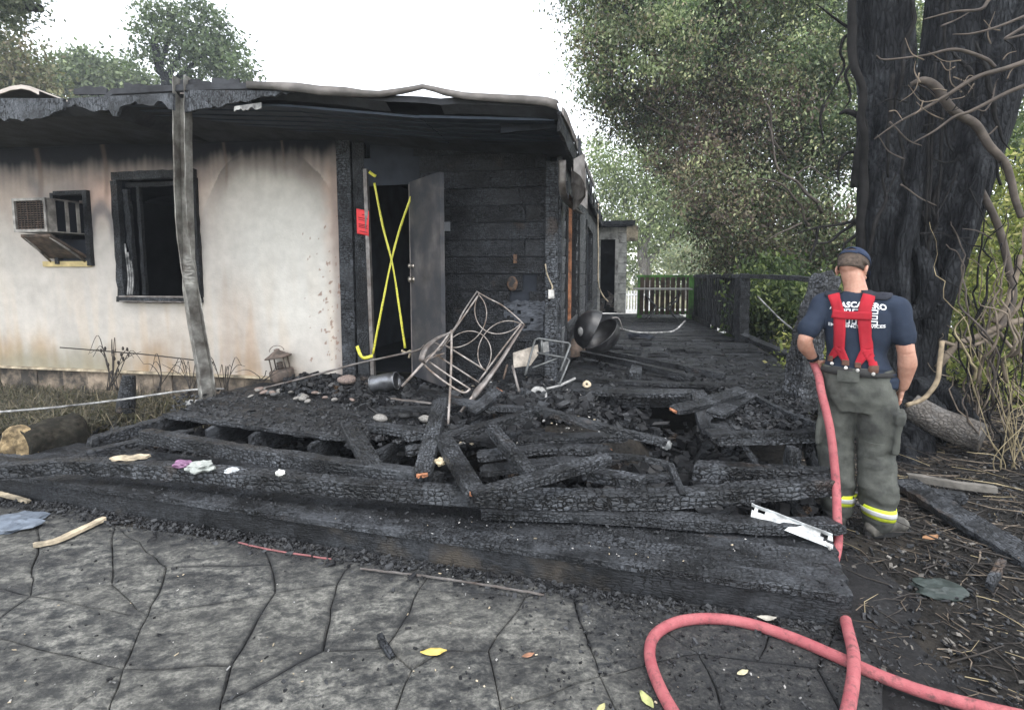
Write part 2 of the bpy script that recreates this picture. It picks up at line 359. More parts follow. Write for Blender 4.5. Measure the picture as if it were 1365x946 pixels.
# --- stucco with its stains: heat-browned, soot under the eave, rust runs, an arch of soot, chipped paint
def smooth01(a, b, x): t = max(0.0, min(1.0, (x - a) / (b - a))); return t * t * (3 - 2 * t)
def stucco_colour(s, z):
    n1 = nz((s, z, 0), .9); n2 = nz((s, z, 4), 2.6); n3 = nz((s, z, 8), 8); nv = nz((s * 3.5, z * .35, 2), 1)
    ns = nz((s * 9, z * .8, 6), 1); nf = nz((s * 20, z * 1.6, 16), 1)
    c = Vector((.47, .44, .40)) * (1 + .18 * n1 + .10 * n2 + .05 * n3 + .05 * ns)
    def lay(col, f):
        nonlocal c
        f = max(0.0, min(1.0, f)); c = c.lerp(Vector(col), f)
    right = smooth01(wx1 + .05, wx1 + .45, s)
    lay((.57, .55, .505), .92 * smooth01(1.0, .35, math.hypot((s + 3.0) / .95, (z - 1.75) / 1.15)))
    # left of the window: greyed and rosy from heat, darkening upwards
    lay((.33, .25, .205), (1 - right) * smooth01(1.75, 2.8, z + .35 * n2 + .1 * ns) * .68)
    lay((.52, .36, .29), .8 * smooth01(.85, .1, math.hypot((s + 5.35) / .9, (z - 2.62) / .42) + .2 * n2))
    lay((.40, .37, .34), .5 * smooth01(.1, .5, n1 + .5 * nv) * (1 - right))
    lay((.50, .43, .35), .5 * smooth01(-.1, .4, ns + .6 * nv) * smooth01(2.2, .8, z))
    # brown runs below and beside the window and at the foot
    lay((.36, .27, .185), (.25 + .9 * max(0, ns)) * smooth01(1.5, .8, z + .2 * nf) * smooth01(-5.15, -4.75, s) * smooth01(-4.05, -4.4, s) * .95)
    lay((.40, .29, .21), (.35 + .8 * max(0, ns)) * smooth01(1.9, 1.2, z + .2 * nf) * smooth01(-3.98, -3.85, s) * smooth01(-3.25, -3.6, s) * .8)
    lay((.30, .21, .125), max(0, n2 + .30 + .6 * ns + .3 * nf) * smooth01(1.05, .55, z + .18 * ns) * smooth01(-2.5, -3.6, s) * 1.1)
    lay((.36, .27, .17), max(0, ns + .3) * smooth01(1.15, .6, z) * smooth01(-5.7, -6.1, s))
    # smoke round the air conditioner: a bent streak on its left, a small arch on its right
    lay((.13, .125, .13), .75 * smooth01(.11, .01, abs(math.hypot((s - (ax1 + .17)) / .15, (z - 2.14) / .30) - 1.0) * .22 + .02 * n3) * smooth01(1.95, 2.2, z))
    lay((.15, .145, .15), .7 * smooth01(.2, .0, abs(s - (ax0 - .05) + .55 * (z - 2.3))) * smooth01(2.15, 2.3, z) * smooth01(2.95, 2.7, z))
    lay((.20, .19, .19), .6 * smooth01(.45, .05, math.hypot((s - (ax0 + ax1) / 2) / 1.1, (z - az1 - .03) / .5)))
    # grey on the right of the window frame
    lay((.27, .245, .23), .55 * smooth01(.5, .05, math.hypot((s - wx1 - .02) / .5, (z - 2.1) / .9)))
    # a soot arch on the right: dark under its line and fading downwards, heat-tanned above it
    if s > wx1 - .1:
        r = math.hypot((s + 3.22) / .86, (z - 2.05) / 1.0) if z > 2.05 else abs(s + 3.22) / .86
        r += .035 * n2 + .012 * n3
        if r < 1.0: lay((.19, .155, .135), smooth01(.52, 1.0, r) ** 1.5 * (.85 + .5 * n2) * smooth01(1.9, 2.85, z) * right); lay((.10, .09, .085), smooth01(.955, .995, r) * .85 * smooth01(2.62, 2.9, z) * (.6 + .5 * ns))
        else: lay((.46, .36, .30), .85 * smooth01(1.7, 2.9, z + .2 * n2) * (.55 + .45 * smooth01(1.0, 1.25, r))); lay((.30, .235, .20), .5 * smooth01(1.3, 1.02, r) * smooth01(2.6, 2.95, z))
        lay((.40, .28, .22), .7 * smooth01(-2.62, -2.42, s + .05 * n3) * smooth01(1.2, 2.3, z))
        lay((.22, .18, .16), .55 * smooth01(-2.50, -2.43, s + .02 * n3))
    # soot under the eave
    top = z + .06 + .09 * n2 + .05 * nv + .04 * ns - .05 * right
    lay((.17, .15, .145), .85 * smooth01(2.66, 2.98, top + .08 * nf)); lay((.020, .022, .028), smooth01(2.88, 3.06, top + .05 * nf))
    # drips
    for sd, zl, w in ((-5.35, 2.6, .05), (-3.03, 2.93, .022), (-6.3, 2.5, .06), (-3.75, 2.72, .03)):
        lay((.17, .12, .10), .5 * smooth01(w, w * .2, abs(s - sd - .03 * math.sin(z * 5))) * smooth01(zl - .25, zl + .1, z))
    # chipped paint towards the door
    p = nz((s * 19, z * 15, 1), 1) + .6 * nz((s * 44, z * 34, 5), 1)
    dens = smooth01(-2.95, -2.46, s) * smooth01(2.4, 1.6, z) * smooth01(.5, .7, z)
    if p > .84 - .44 * dens and dens > .04: lay((.22, .13, .095), .75)
    lay((.24, .225, .165), .8 * smooth01(.9, .5, z + .12 * n2) * smooth01(-4.9, -5.6, s))
    return c
def stucco_mat():
    k = NT('stained_stucco'); v = k.coord(rnd=False); at = k.n('ShaderNodeVertexColor', layer_name='stain')
    a = k.noise(v, 55, 5, .6); b = k.noise(v, 7, 6, .6)
    c = k.mix(1.0, at.outputs[0], k.ramp(b.outputs[0], [(.3, .86), (.7, 1.06)]), 'MULTIPLY')
    return k.fin(c, .9, k.bump(k.mix(.5, a.outputs[0], b.outputs[0]), .007), .2)
M['stucco'] = stucco_mat()
def stucco_wall():
    ss = np.concatenate([np.arange(sL, -7.1, .06), np.arange(-7.1, sC - .001, .0125)]); zz = np.arange(ZB, ZT + .001, .0125)
    ss = np.append(ss, sC)
    for q in (wx0, wx1, ax0, ax1): ss[np.argmin(abs(ss - q))] = q
    for q in (wz0, wz1, az0, az1): zz[np.argmin(abs(zz - q))] = q
    nx, ny = len(ss), len(zz)
    def hole(s, z): return (wx0 < s < wx1 and wz0 < z < wz1) or (ax0 < s < ax1 and az0 < z < az1)
    vs = [(s, -.008 * nz((s, z, 0), 1.5) + (.004 * nz((s, z, 3), 6)), z) for z in zz for s in ss]
    fs = []
    for j in range(ny - 1):
        for i in range(nx - 1):
            if hole((ss[i] + ss[i + 1]) / 2, (zz[j] + zz[j + 1]) / 2): continue
            fs.append((j * nx + i, j * nx + i + 1, (j + 1) * nx + i + 1, (j + 1) * nx + i))
    me = bpy.data.meshes.new('stucco_wall'); me.from_pydata(vs, [], fs); me.materials.append(M['stucco'])
    ca = me.color_attributes.new('stain', 'FLOAT_COLOR', 'POINT')
    buf = np.ones((len(vs), 4), 'f')
    for i, (s, t, z) in enumerate(vs):
        buf[i, :3] = stucco_colour(s, z)
    ca.data.foreach_set('color', buf.ravel()); me.polygons.foreach_set('use_smooth', [True] * len(me.polygons))
    return link(bpy.data.objects.new('stucco_wall', me), house)
stucco_wall()
TH = .16
bm = bmesh.new()                                    # reveals of the openings and the wall's inner leaf
for (x0, x1, z0, z1) in ((wx0, wx1, wz0, wz1), (ax0, ax1, az0, az1)):
    box2(bm, (x0 - .05, .012, z0 - .05), (x0, TH, z1 + .05)); box2(bm, (x1, .012, z0 - .05), (x1 + .05, TH, z1 + .05))
    box2(bm, (x0, .012, z1), (x1, TH, z1 + .05)); box2(bm, (x0, .012, z0 - .05), (x1, TH, z0))
hpart('opening_reveal', bm, M['soot'])
bm = bmesh.new()
for x0, x1, z0, z1 in ((sL, ax0 - .05, ZB, ZT), (ax0 - .05, ax1 + .05, ZB, az0 - .05), (ax0 - .05, ax1 + .05, az1 + .05, ZT), (ax1 + .05, wx0 - .05, ZB, ZT),
                       (wx0 - .05, wx1 + .05, ZB, wz0 - .05), (wx0 - .05, wx1 + .05, wz1 + .05, ZT), (wx1 + .05, sC, ZB, ZT)):
    box2(bm, (x0, .06, z0), (x1, TH, z1))
hpart('wall_core', bm, M['soot'])
# foundation strip below the stucco, browned boards with gaps
xx = sL
while xx < sC - .05:
    w = random.uniform(.22, .5); x2 = min(xx + w, sC)
    bm = bmesh.new(); box2(bm, (xx + .004, .03 + random.uniform(0, .015), .06), (x2 - .004, .09, ZB - .012))
    hpart('skirting_board', bm, plain('weathered_skirting', (.30, .24, .18), .9, .2, var=.5, dirt=(.05, .045, .04), dirt_amt=.7) if 'skirt' not in M else M['skirt'])
    M.setdefault('skirt', bpy.data.materials['weathered_skirting']); xx = x2
bm = bmesh.new(); box2(bm, (sL, -.035, ZB - .028), (sC, .05, ZB - .002)); hpart('sill_plate', bm, M['bone'])

# --- the burnt window: rough charred frame, inner sash remains, curled shreds
fr = empty('x', (0, 0, 0)); bpy.data.objects.remove(fr)
bm = bmesh.new()
def rough_bar(bm, a, b, w, d, n=10, amp=.012):
    """bar from a to b in house coordinates, w across in the wall plane, d deep, with a ragged outline"""
    a = Vector(a); b = Vector(b); t = (b - a).normalized(); side = Vector((t.z, 0, -t.x)); dep = Vector((0, 1, 0)); R = []
    for i in range(n + 1):
        p = a.lerp(b, i / n); q = []
        for sx, sy in ((-1, -1), (1, -1), (1, 1), (-1, 1)):
            j = p + side * sx * w / 2 + dep * sy * d / 2
            q.append(bm.verts.new(j + Vector((nz(j, 13), nz(j + Vector((5, 5, 5)), 13) * .7, nz(j + Vector((9, 0, 0)), 13))) * amp))
        R.append(q)
    for p, q in zip(R, R[1:]):
        for k in range(4): bm.faces.new((p[k], p[(k + 1) % 4], q[(k + 1) % 4], q[k]))
    bm.faces.new(R[0]); bm.faces.new(R[-1][::-1])
rough_bar(bm, (wx0 - .05, -.02, wz1 + .02), (wx1 + .05, -.02, wz1 + .02), .09, .07, 14)
rough_bar(bm, (wx0 - .02, -.02, wz0), (wx0 - .02, -.02, wz1 - .03), .09, .07, 14)
rough_bar(bm, (wx1 + .02, -.02, wz0), (wx1 + .02, -.02, wz1 - .03), .08, .07, 14)
rough_bar(bm, (wx0 - .06, -.03, wz0 - .03), (wx1 + .05, -.03, wz0 - .03), .07, .10, 14)
wf = hpart('window_frame', bm, M['char_fine'])
bm = bmesh.new(); rough_bar(bm, (wx0 + .11, .03, wz0 + .02), (wx0 + .07, .03, wz1 - .12), .06, .05, 12, .02)
rough_bar(bm, (wx0 + .20, .07, wz0 + .02), (wx0 + .20, .07, wz1 - .06), .045, .04, 12, .012)
rough_bar(bm, (wx0 + .04, .06, wz1 - .07), (wx1, .06, wz1 - .07), .05, .04, 12, .012)
mesh_obj('sash', bm, M['char_fine'], wf)
bm = bmesh.new()
for i in range(3):
    x = wx0 + .06 + .03 * i
    tube(bm, spline([(x, -.04, wz0 + .02), (x + .04, -.05, wz0 + .22), (x + .01, -.03, wz0 + .4), (x - .01, -.02, wz0 + .62 - .1 * i)], 5), .013, 5, .3)
mesh_obj('peeled_trim', bm, M['ash'], wf)
bm = bmesh.new(); box2(bm, (wx0 - .02, -.085, wz0 - .005), (wx1 - .01, -.05, wz0 + .014)); box2(bm, (wx0, -.10, wz0 - .058), (wx1, -.083, wz0 - .046))
mesh_obj('window_sill', bm, M['steel'], wf)

# --- dark room behind
bm = bmesh.new()
x0, x1, y0, y1, z0, z1 = sL, -.10, TH + .01, 9.3, .57, 3.12
vv = [bm.verts.new(p) for p in ((x0, y0, z0), (x1, y0, z0), (x1, y1, z0), (x0, y1, z0), (x0, y0, z1), (x1, y0, z1), (x1, y1, z1), (x0, y1, z1))]
for q in ((0, 1, 2, 3), (4, 5, 6, 7), (2, 3, 7, 6), (3, 0, 4, 7)): bm.faces.new([vv[i] for i in q])
hpart('burnt_room', bm, M['black'])
bm = bmesh.new()                                    # partition boards inside that show through the openings
box2(bm, (-3.0, .6, .57), (-2.9, 3.5, 3.1)); hpart('inner_partition', bm, M['soot'])
bm = bmesh.new(); box2(bm, (wx0 - .5, 1.6, .57), (wx0 + .35, 1.7, 3.1)); hpart('inner_partition', bm, M['soot'])

# --- porch front: charred edge board, jamb boards, siding planks
dL, dR = HP(497, 400).x, HP(551, 400).x             # doorway
j1 = HP(475, 400).x
ZD = .58
def plank_mesh(L, w, t, seed, n=10, amp=.004):
    """plank along +x, ragged: local coordinates so that the char runs with the grain"""
    bm = bmesh.new(); R = []; off = Vector((seed * 7.3, seed * 1.7, 0))
    for i in range(n + 1):
        x = L * i / n; q = []
        for sy, sz in ((-1, -1), (0, -1), (1, -1), (1, 1), (.5, 1), (0, 1), (-.5, 1), (-1, 1)):
            p = Vector((x, sy * w / 2, sz * t / 2)); d = Vector((0, nz(p + off, 9), nz(p + off + Vector((0, 4, 9)), 9))) * amp
            if i in (0, n): d.x = nz(p + off * 2, 30) * amp * 3
            q.append(bm.verts.new(p + d))
        R.append(q)
    for p, q in zip(R, R[1:]):
        for k in range(8): bm.faces.new((p[k], p[(k + 1) % 8], q[(k + 1) % 8], q[k]))
    bm.faces.new(R[0]); bm.faces.new(R[-1][::-1]); return bm
def place(o, p, x, z):
    """local x along x, local z towards z"""
    x = x.normalized(); y = z.cross(x).normalized(); z = x.cross(y)
    o.matrix_local = Matrix.Translation(p) @ Matrix((x, y, z)).transposed().to_4x4(); return o
def hplank(name, a, b, w, t, m, seed=0, amp=.004, n=14, face=Vector((0, -1, 0)), parent=house):
    a = Vector(a); b = Vector(b)
    o = mesh_obj(name, plank_mesh((b - a).length, w, t, seed, n, amp), m, parent); return place(o, a, b - a, face)
M['char_vert'] = char('charred_upright', (.024, .05, .05), .035, .14, .50, deep=.010)
hplank('corner_board', ((sC + j1) / 2, -.02, ZD - .1), ((sC + j1) / 2, -.02, 3.08), j1 - sC - .01, .05, M['char_vert'], 1)
hplank('door_jamb', ((j1 + dL) / 2 - .02, .0, ZD - .05), ((j1 + dL) / 2 - .02, .0, 3.1), dL - j1 - .06, .05, M['char_fine'], 2)
hplank('door_jamb', (dL - .0, -.03, ZD - .05), (dL - .03, -.03, 2.75), .04, .05, M['steel'], 3, .002)
hplank('door_header', (dL - .05, .0, 2.72), (dR + .1, .0, 2.72), .28, .05, M['soot'], 3, .003)
bm = bmesh.new(); box2(bm, (dL, .02, 2.86), (0, .05, 3.2)); hpart('porch_head', bm, M['soot'])
# siding between the doorway and the corner, plank by plank, with a burnt-through hole
siding = char('charred_siding', (.022, .026, .026), .021, .085, .60, deep=.008, tint=(1, 1.08, 1.22), rough=.65)
M['siding'] = siding
z = ZD - .12; i = 0
while z < 3.1:
    h = .172; r = random.uniform(-.004, .004)
    segs = [(dR + .04, -.62 + random.uniform(-.05, .05)), (-.62, -.13)]
    if 1.05 < z < 1.2: segs = [(dR + .04, -.42), (-.20, -.12)]
    elif 1.2 < z < 1.4: segs = [(dR + .04, -.5), (-.3, -.12)]
    elif 1.4 <= z < 1.56: segs = [(dR + .04, -.36), (-.22, -.12)]
    else: segs = [(dR + .04, -.12)] if i % 2 else [(dR + .04, -.34), (-.335, -.12)]
    for a, b in segs:
        o = hplank('siding_plank', (a, -.012 + r, z + h / 2 - .006), (b - .006, -.012 + r, z + h / 2 - .006), h - .008, .022, siding, i, .003, 12)
        o.rotation_euler.rotate_axis('X', -.025)
    z += h; i += 1
bm = bmesh.new(); box2(bm, (dR + .02, .012, ZD - .15), (-.1, TH, 3.15)); hpart('sheathing', bm, M['soot'])
bm = bmesh.new()                                    # curled paper and scorched wood left in the hole
n = 9
for k, (cx, cz, s0) in enumerate(((-.40, 1.30, .16), (-.30, 1.17, .15), (-.22, 1.32, .12))):
    V = [bm.verts.new((cx + (i / n - .5) * s0 * 2, -.03 - .03 * abs(nz((i, j, k), .7)), cz + (j / n - .5) * s0 * (1.1 + .3 * nz((i, k, 0), .9)))) for j in range(n + 1) for i in range(n + 1)]
    for j in range(n):
        for i in range(n):
            if abs(nz((i + 3 * k, j, k), .35)) < .42: bm.faces.new((V[j * (n + 1) + i], V[j * (n + 1) + i + 1], V[(j + 1) * (n + 1) + i + 1], V[(j + 1) * (n + 1) + i]))
hpart('peeled_paper', bm, plain('scorched_paper', (.06, .065, .075), .9, .2, var=.6, scale=8))
bm = bmesh.new(); q = HP(683, 378, -.03); ellipsoid(bm, q, (.055, .02, .075)); hpart('scorched_wood', bm, plain('scorched_brown_wood', (.22, .12, .07), .85, .2, var=.7, scale=22, bump=.01, dirt=(.03, .03, .03), dirt_amt=.6))
bm = bmesh.new(); q = HP(687, 345, -.025); box(bm, q, (.035, .02, .09)); hpart('scorched_wood', bm, bpy.data.materials['scorched_brown_wood'])
# corner post
hplank('corner_post', (-.07, -.03, ZD - .1), (-.07, -.03, 2.75), .12, .06, M['char_vert'], 5)
hplank('corner_post', (-.004, .06, ZD - .1), (-.004, .06, 2.85), .12, .05, M['char_vert'], 6, face=Vector((1, 0, 0)))
bm = bmesh.new(); q = HP(735, 392, -.075); box(bm, q, (.055, .035, .09)); hpart('outlet_box', bm, M['white'])
bm = bmesh.new(); a = HP(727, 352, -.08); tube(bm, spline([a, a + Vector((.02, -.01, -.1)), a + Vector((.07, 0, -.22)), q + Vector((0, 0, .04))], 5), .008, 5); hpart('loose_cable', bm, M['bone'])
bm = bmesh.new(); q = HP(596, 302, -.05); box(bm, q, (.06, .03, .09)); hpart('switch_box', bm, plain('grey_switch', (.22, .23, .25), .6))

# --- the door: hinged at dR, standing open towards the viewer
hinge = HW(dR, -.02, 0); free = D(591, 400, 5.13); dv = Vector((free.x - hinge.x, free.y - hinge.y, 0)); dl = dv.length; dv.normalize()
door = hpart('door', plank_mesh(2.02, dl, .042, 4, 20, .003),
             plain('smoke_grey_door', (.085, .078, .076), .65, .35, var=.6, scale=5, bump=.002, dirt=(.03, .032, .038), dirt_amt=.8))
Rh = Matrix.Rotation(-HROT, 4, 'Z'); ld = (Rh @ dv.to_4d()).to_3d()
place(door, Vector((dR, -.02, ZD)) + ld * dl / 2, Vector((0, 0, 1)), Vector((0, 0, 1)).cross(ld))
for nm, zc, sc in (('door_knob', 1.02, 1), ('deadbolt', 1.16, .7)):
    bm = bmesh.new()
    for sg in (-1, 1):
        lathe(bm, [(.0, .075 * sg), (.028 * sc, .07 * sg), (.033 * sc, .055 * sg), (.02 * sc, .04 * sg), (.012, .03 * sg), (.034 * sc, .024 * sg), (.034 * sc, .0)], 12,
              Matrix.Translation((zc, -dl / 2 + .07, 0)) if True else None)
    mesh_obj(nm, bm, plain('smoked_brass', (.42, .38, .33), .35, .5, .8, var=.4), door)
bm = bmesh.new(); box2(bm, (.02, -dl / 2 - .003, -.024), (2.0, -dl / 2 + .016, .024)); mesh_obj('door_edge', bm, plain('door_edge_wood', (.18, .16, .15), .8), door)

# --- side wall (runs away from us): planks, two windows, corner boards
sw_open = [(.62, 2.35, 1.02, 2.55), (4.2, 6.2, 1.1, 2.5)]
side_m = char('smoked_siding', (.09, .05, .05), .09, .22, .5, deep=.002, tint=(1, 1.04, 1.08), rough=.7)
z = ZD - .06; i = 0
while z < 3.0:
    h = .19
    runs = [(.12, 9.6)]
    for t0, t1, b0, b1 in sw_open:
        if b0 - .02 < z + h / 2 < b1 + .02:
            runs = [q for a, b in runs for q in ((a, min(b, t0)), (max(a, t1), b)) if q[1] - q[0] > .05] if any(a < t0 < b for a, b in runs) else runs
    for a, b in runs:
        n = max(1, int((b - a) / 2.6))
        for k in range(n):
            o = hplank('siding_plank', (.0, a + (b - a) * k / n, z + h / 2), (.0, a + (b - a) * (k + 1) / n - .012, z + h / 2), h - .012, .022, side_m, i + k, .003, 8, Vector((1, 0, 0)))
            o.rotation_euler.rotate_axis('X', .06)
    z += h; i += 1
for t0, t1, b0, b1 in sw_open:
    bm = bmesh.new()
    box2(bm, (-.08, t0 - .10, b0 - .1), (.035, t0, b1 + .1)); box2(bm, (-.08, t1, b0 - .1), (.035, t1 + .12, b1 + .1))
    box2(bm, (-.08, t0, b1), (.033, t1, b1 + .1)); box2(bm, (-.08, t0, b0 - .09), (.06, t1, b0))
    sf = hpart('window_frame', bm, M['char_fine'])
    bm = bmesh.new(); box2(bm, (-.05, t0 + (t1 - t0) * .52, b0), (-.01, t0 + (t1 - t0) * .52 + .05, b1)); mesh_obj('sash', bm, M['fresh'] if t0 < 1 else M['soot'], sf)
    bm = bmesh.new(); box2(bm, (-.05, t0, b0 + .001), (-.012, t0 + .05, b1 - .001)); mesh_obj('sash', bm, M['soot'], sf)
bm = bmesh.new()
for a, b, z0, z1 in ((.1, .55, ZD - .1, 3.1), (2.42, 4.1, ZD - .1, 3.1), (6.3, 9.6, ZD - .1, 3.1), (.55, 2.42, ZD - .1, .93), (.55, 2.42, 2.64, 3.1), (4.1, 6.3, ZD - .1, 1.0), (4.1, 6.3, 2.6, 3.1)):
    box2(bm, (-.09, a, z0), (-.02, b, z1))
hpart('sheathing', bm, M['soot'])
bm = bmesh.new()                                    # curled flashing under the eave
a = SPL(752, 262, .06); b = SPL(778, 285, .06)
tube(bm, spline([a + Vector((0, -.2, .3)), a, a.lerp(b, .5) + Vector((.03, 0, -.06)), b], 6), .035, 6, .2); hpart('hanging_trim', bm, M['steel'])

# ================================================================== roof: eave polyline read off the photograph, on the eave plane
OV = -1.18
top = [(-120, 124), (0, 121), (60, 122), (150, 118), (235, 113), (330, 110), (420, 116), (480, 122), (500, 127), (530, 127), (546, 128), (570, 129), (592, 132), (602, 129), (650, 131), (700, 133), (742, 136)]
ev = [HP(u, v, OV) for u, v in top]
ev[0].x = sL
def eave_z(s):
    for a, b in zip(ev, ev[1:]):
        if a.x <= s <= b.x: return a.z + (b.z - a.z) * (s - a.x) / (b.x - a.x)
    return ev[-1].z if s > ev[-1].x else ev[0].z
sE = ev[-1].x
ts = [OV, OV + .10, OV + .5, -.5, 0.0, .6, 2, 4, 6.5, 9.8]
ss = list(np.linspace(sL, sE, 60))
def roof_z(s, t): k = (t - OV) / (9.8 - OV); return eave_z(s) * (1 - k) + (3.22 + .02 * math.sin(s)) * k - (.10 * smooth01(-.9, .2, t) if s > -4 else .1)
bm = bmesh.new()
up = [[bm.verts.new((s, t, roof_z(s, t) + .03 * nz((s, t, 0), 2) * (0 if t == OV else 1))) for s in ss] for t in ts]
lo = [[bm.verts.new((s, t, roof_z(s, t) - .05 - .05 * (t > OV))) for s in ss] for t in ts]
for L in (up, lo):
    for j in range(len(ts) - 1):
        for i in range(len(ss) - 1):
            # a burnt-through gap just behind the eave where the sky shows
            if j == 0 and -1.27 < (ss[i] + ss[i + 1]) / 2 < -.88: continue
            bm.faces.new((L[j][i], L[j][i + 1], L[j + 1][i + 1], L[j + 1][i]))
for j in range(len(ts) - 1):
    for i in (0, len(ss) - 1): bm.faces.new((up[j][i], up[j + 1][i], lo[j + 1][i], lo[j][i]))
for i in range(len(ss) - 1):
    for j in (0, len(ts) - 1): bm.faces.new((up[j][i], up[j][i + 1], lo[j][i + 1], lo[j][i]))
M['roof'] = plain('burnt_roofing', (.035, .037, .042), .85, .3, var=.6, scale=5, bump=.01)
roof = hpart('roof', bm, M['roof'])
# soffit boards of the porch: charred, running along the eave, dropping to the wall head
for k in range(7):
    t0 = OV + .20 + k * .155
    for a, b in ((sL, -5.2), (-5.2, -3.6), (-3.6, -2.2), (-2.2, -1.05), (-1.05, sE - .03)):
        za, zb_ = (min(eave_z(q), eave_z(max(q - .3, sL)), eave_z(min(q + .3, sE - .01))) - .093 - .003 * k for q in (a + .01, b - .01))
        o = hplank('soffit_board', (a, t0, za), (b - .002, t0, zb_), .158, .02, M['soot_hazed'], k + a, .003, 10, Vector((0, .06, -1)))
bm = bmesh.new(); box2(bm, (sL, -.02, 3.16), (sC, .03, 3.34)); hpart('wall_plate', bm, M['soot'])
# fascia: scorched boards hanging ragged along the left part
def ragged(name, pts_top, pts_bot, t, th, m):
    bm = bmesh.new(); A = []; B = []
    for (u, v), (u2, v2) in zip(pts_top, pts_bot):
        p = HP(u, v, t); q = HP(u2, v2, t)
        A.append((bm.verts.new(p), bm.verts.new(p + Vector((0, th, 0))))); B.append((bm.verts.new(q), bm.verts.new(q + Vector((0, th, 0)))))
    for i in range(len(A) - 1):
        for q in ((A[i][0], A[i + 1][0], B[i + 1][0], B[i][0]), (A[i][1], B[i][1], B[i + 1][1], A[i + 1][1]), (B[i][0], B[i + 1][0], B[i + 1][1], B[i][1]), (A[i][0], A[i][1], A[i + 1][1], A[i + 1][0])): bm.faces.new(q)
    for q in ((A[0][0], B[0][0], B[0][1], A[0][1]), (A[-1][0], A[-1][1], B[-1][1], B[-1][0])): bm.faces.new(q)
    return hpart(name, bm, m)
M['fascia'] = char('scorched_fascia', (.02, .06, .06), .055, .13, .5, deep=.005, rough=.85)
def edge(us, f0, f1, jit):
    return [(u, f0(u)) for u in us], [(u, f1(u) + random.uniform(-jit, jit)) for u in us]
us = list(range(-60, 90, 6)); ragged('fascia_board', *edge(us, lambda u: 131, lambda u: 160 if u < 40 else 160 - (u - 40) * .3, 3), OV - .025, .03, M['fascia'])
us = list(range(90, 232, 5)); ragged('fascia_board', *edge(us, lambda u: 131 - (u - 90) * .05, lambda u: 143 + 6 * math.sin(u * .06) + (9 if 145 < u < 160 else 0) - (8 if 205 < u < 222 else 0), 2.5), OV - .027, .03, M['fascia'])
us = list(range(246, 420, 5)); ragged('fascia_board', *edge(us, lambda u: 120 + (u - 246) * .01, lambda u: 151 - (u - 246) * .19 + (0 if u < 300 else -1), 2.0), OV - .024, .03, M['fascia'])
us = list(range(312, 350, 3)); ragged('splintered_wood', [(u, 142 - (u - 312) * .15) for u in us], [(u, 149 - (u - 312) * .15 + random.uniform(-4, 2)) for u in us], OV - .04, .012, M['ash'])
# metal drip edge, buckled, lifting off where the sky shows through
bm = bmesh.new(); R = []
de = [(328, 108, 117), (360, 109, 119), (395, 110, 122), (425, 114, 126), (460, 116, 128), (485, 120, 129), (505, 121, 129), (535, 117, 125), (548, 115, 122), (563, 112, 118), (578, 115, 122), (592, 118, 127), (620, 123, 132), (655, 125, 135), (700, 127, 138), (728, 129, 141), (743, 133, 146)]
for u, a, b in de:
    p = HP(u, a, OV - .05); q = HP(u, b, OV - .06 + .02 * math.sin(u)); R.append((bm.verts.new(p + Vector((0, .12, .01))), bm.verts.new(p), bm.verts.new(q), bm.verts.new(q + Vector((0, .02, 0)))))
for a, b in zip(R, R[1:]):
    for k in range(3): bm.faces.new((a[k], b[k], b[k + 1], a[k + 1])).smooth = True
o = hpart('drip_edge', bm, plain('scorched_drip_edge', (.12, .108, .10), .6, .5, .2, var=.5, scale=8, dirt=(.06, .055, .05), dirt_amt=.5)); sm = o.modifiers.new('s', 'SOLIDIFY'); sm.thickness = .004
# roofing scraps standing up along the edge
for u, v, w in ((190, 114, 50), (260, 110, 40), (120, 119, 44), (300, 108, 36)):
    us = [u - w / 2 + i * w / 8 for i in range(9)]
    ragged('roofing_scrap', [(x, v - random.uniform(0, 5)) for x in us], [(x, v + 7) for x in us], OV + .02, .02, M['roof'])
# folded tan sheet on the far left of the roof edge
bm = bmesh.new(); P = [(-60, 119), (-30, 120), (0, 120), (14, 115), (28, 113), (40, 115), (52, 121)]
A = [bm.verts.new(HP(u, v, OV + .05)) for u, v in P]; B = [bm.verts.new(HP(u, v + 5, OV - .06)) for u, v in P]; C_ = [bm.verts.new(HP(u, v, OV + .05) + Vector((0, .8, -.05))) for u, v in P]
for i in range(len(P) - 1): bm.faces.new((A[i], A[i + 1], B[i + 1], B[i])); bm.faces.new((C_[i], C_[i + 1], A[i + 1], A[i]))
o = hpart('bent_roof_sheet', bm, plain('tan_roof_sheet', (.30, .265, .23), .8, .3, var=.3)); sm = o.modifiers.new('s', 'SOLIDIFY'); sm.thickness = .006
# side eave: fascia running away, with torn gutter scraps
zE = ev[-1].z
hplank('side_fascia', (sE + .02, OV, zE - .14), (sE + .02, 9.8, 2.98), .16, .03, M['char_fine'], 8, .02, 40, Vector((1, 0, 0)))
hplank('side_fascia', (sE + .045, OV + .05, zE - .06), (sE + .05, 4.0, 3.14), .07, .02, M['steel'], 9, .012, 24, Vector((1, 0, 0)))
hplank('rafter_tail', (-.4, -.9, 2.86), (sE, -.9, 2.88), .09, .05, M['soot'], 2, .01, 8)
for k in range(14):
    t = .1 + k * .62 + random.uniform(-.2, .2); L = random.uniform(.1, .34)
    o = hplank('roofing_scrap', (sE + .05, t, 3.05), (sE + .05 + random.uniform(0, .05), t + random.uniform(-.2, .2), 3.05 - L), random.uniform(.05, .16), .012, M['roof'], k, .02, 5, Vector((1, 0, 0)))
bm = bmesh.new(); q = SPL(772, 238, sE + .1)
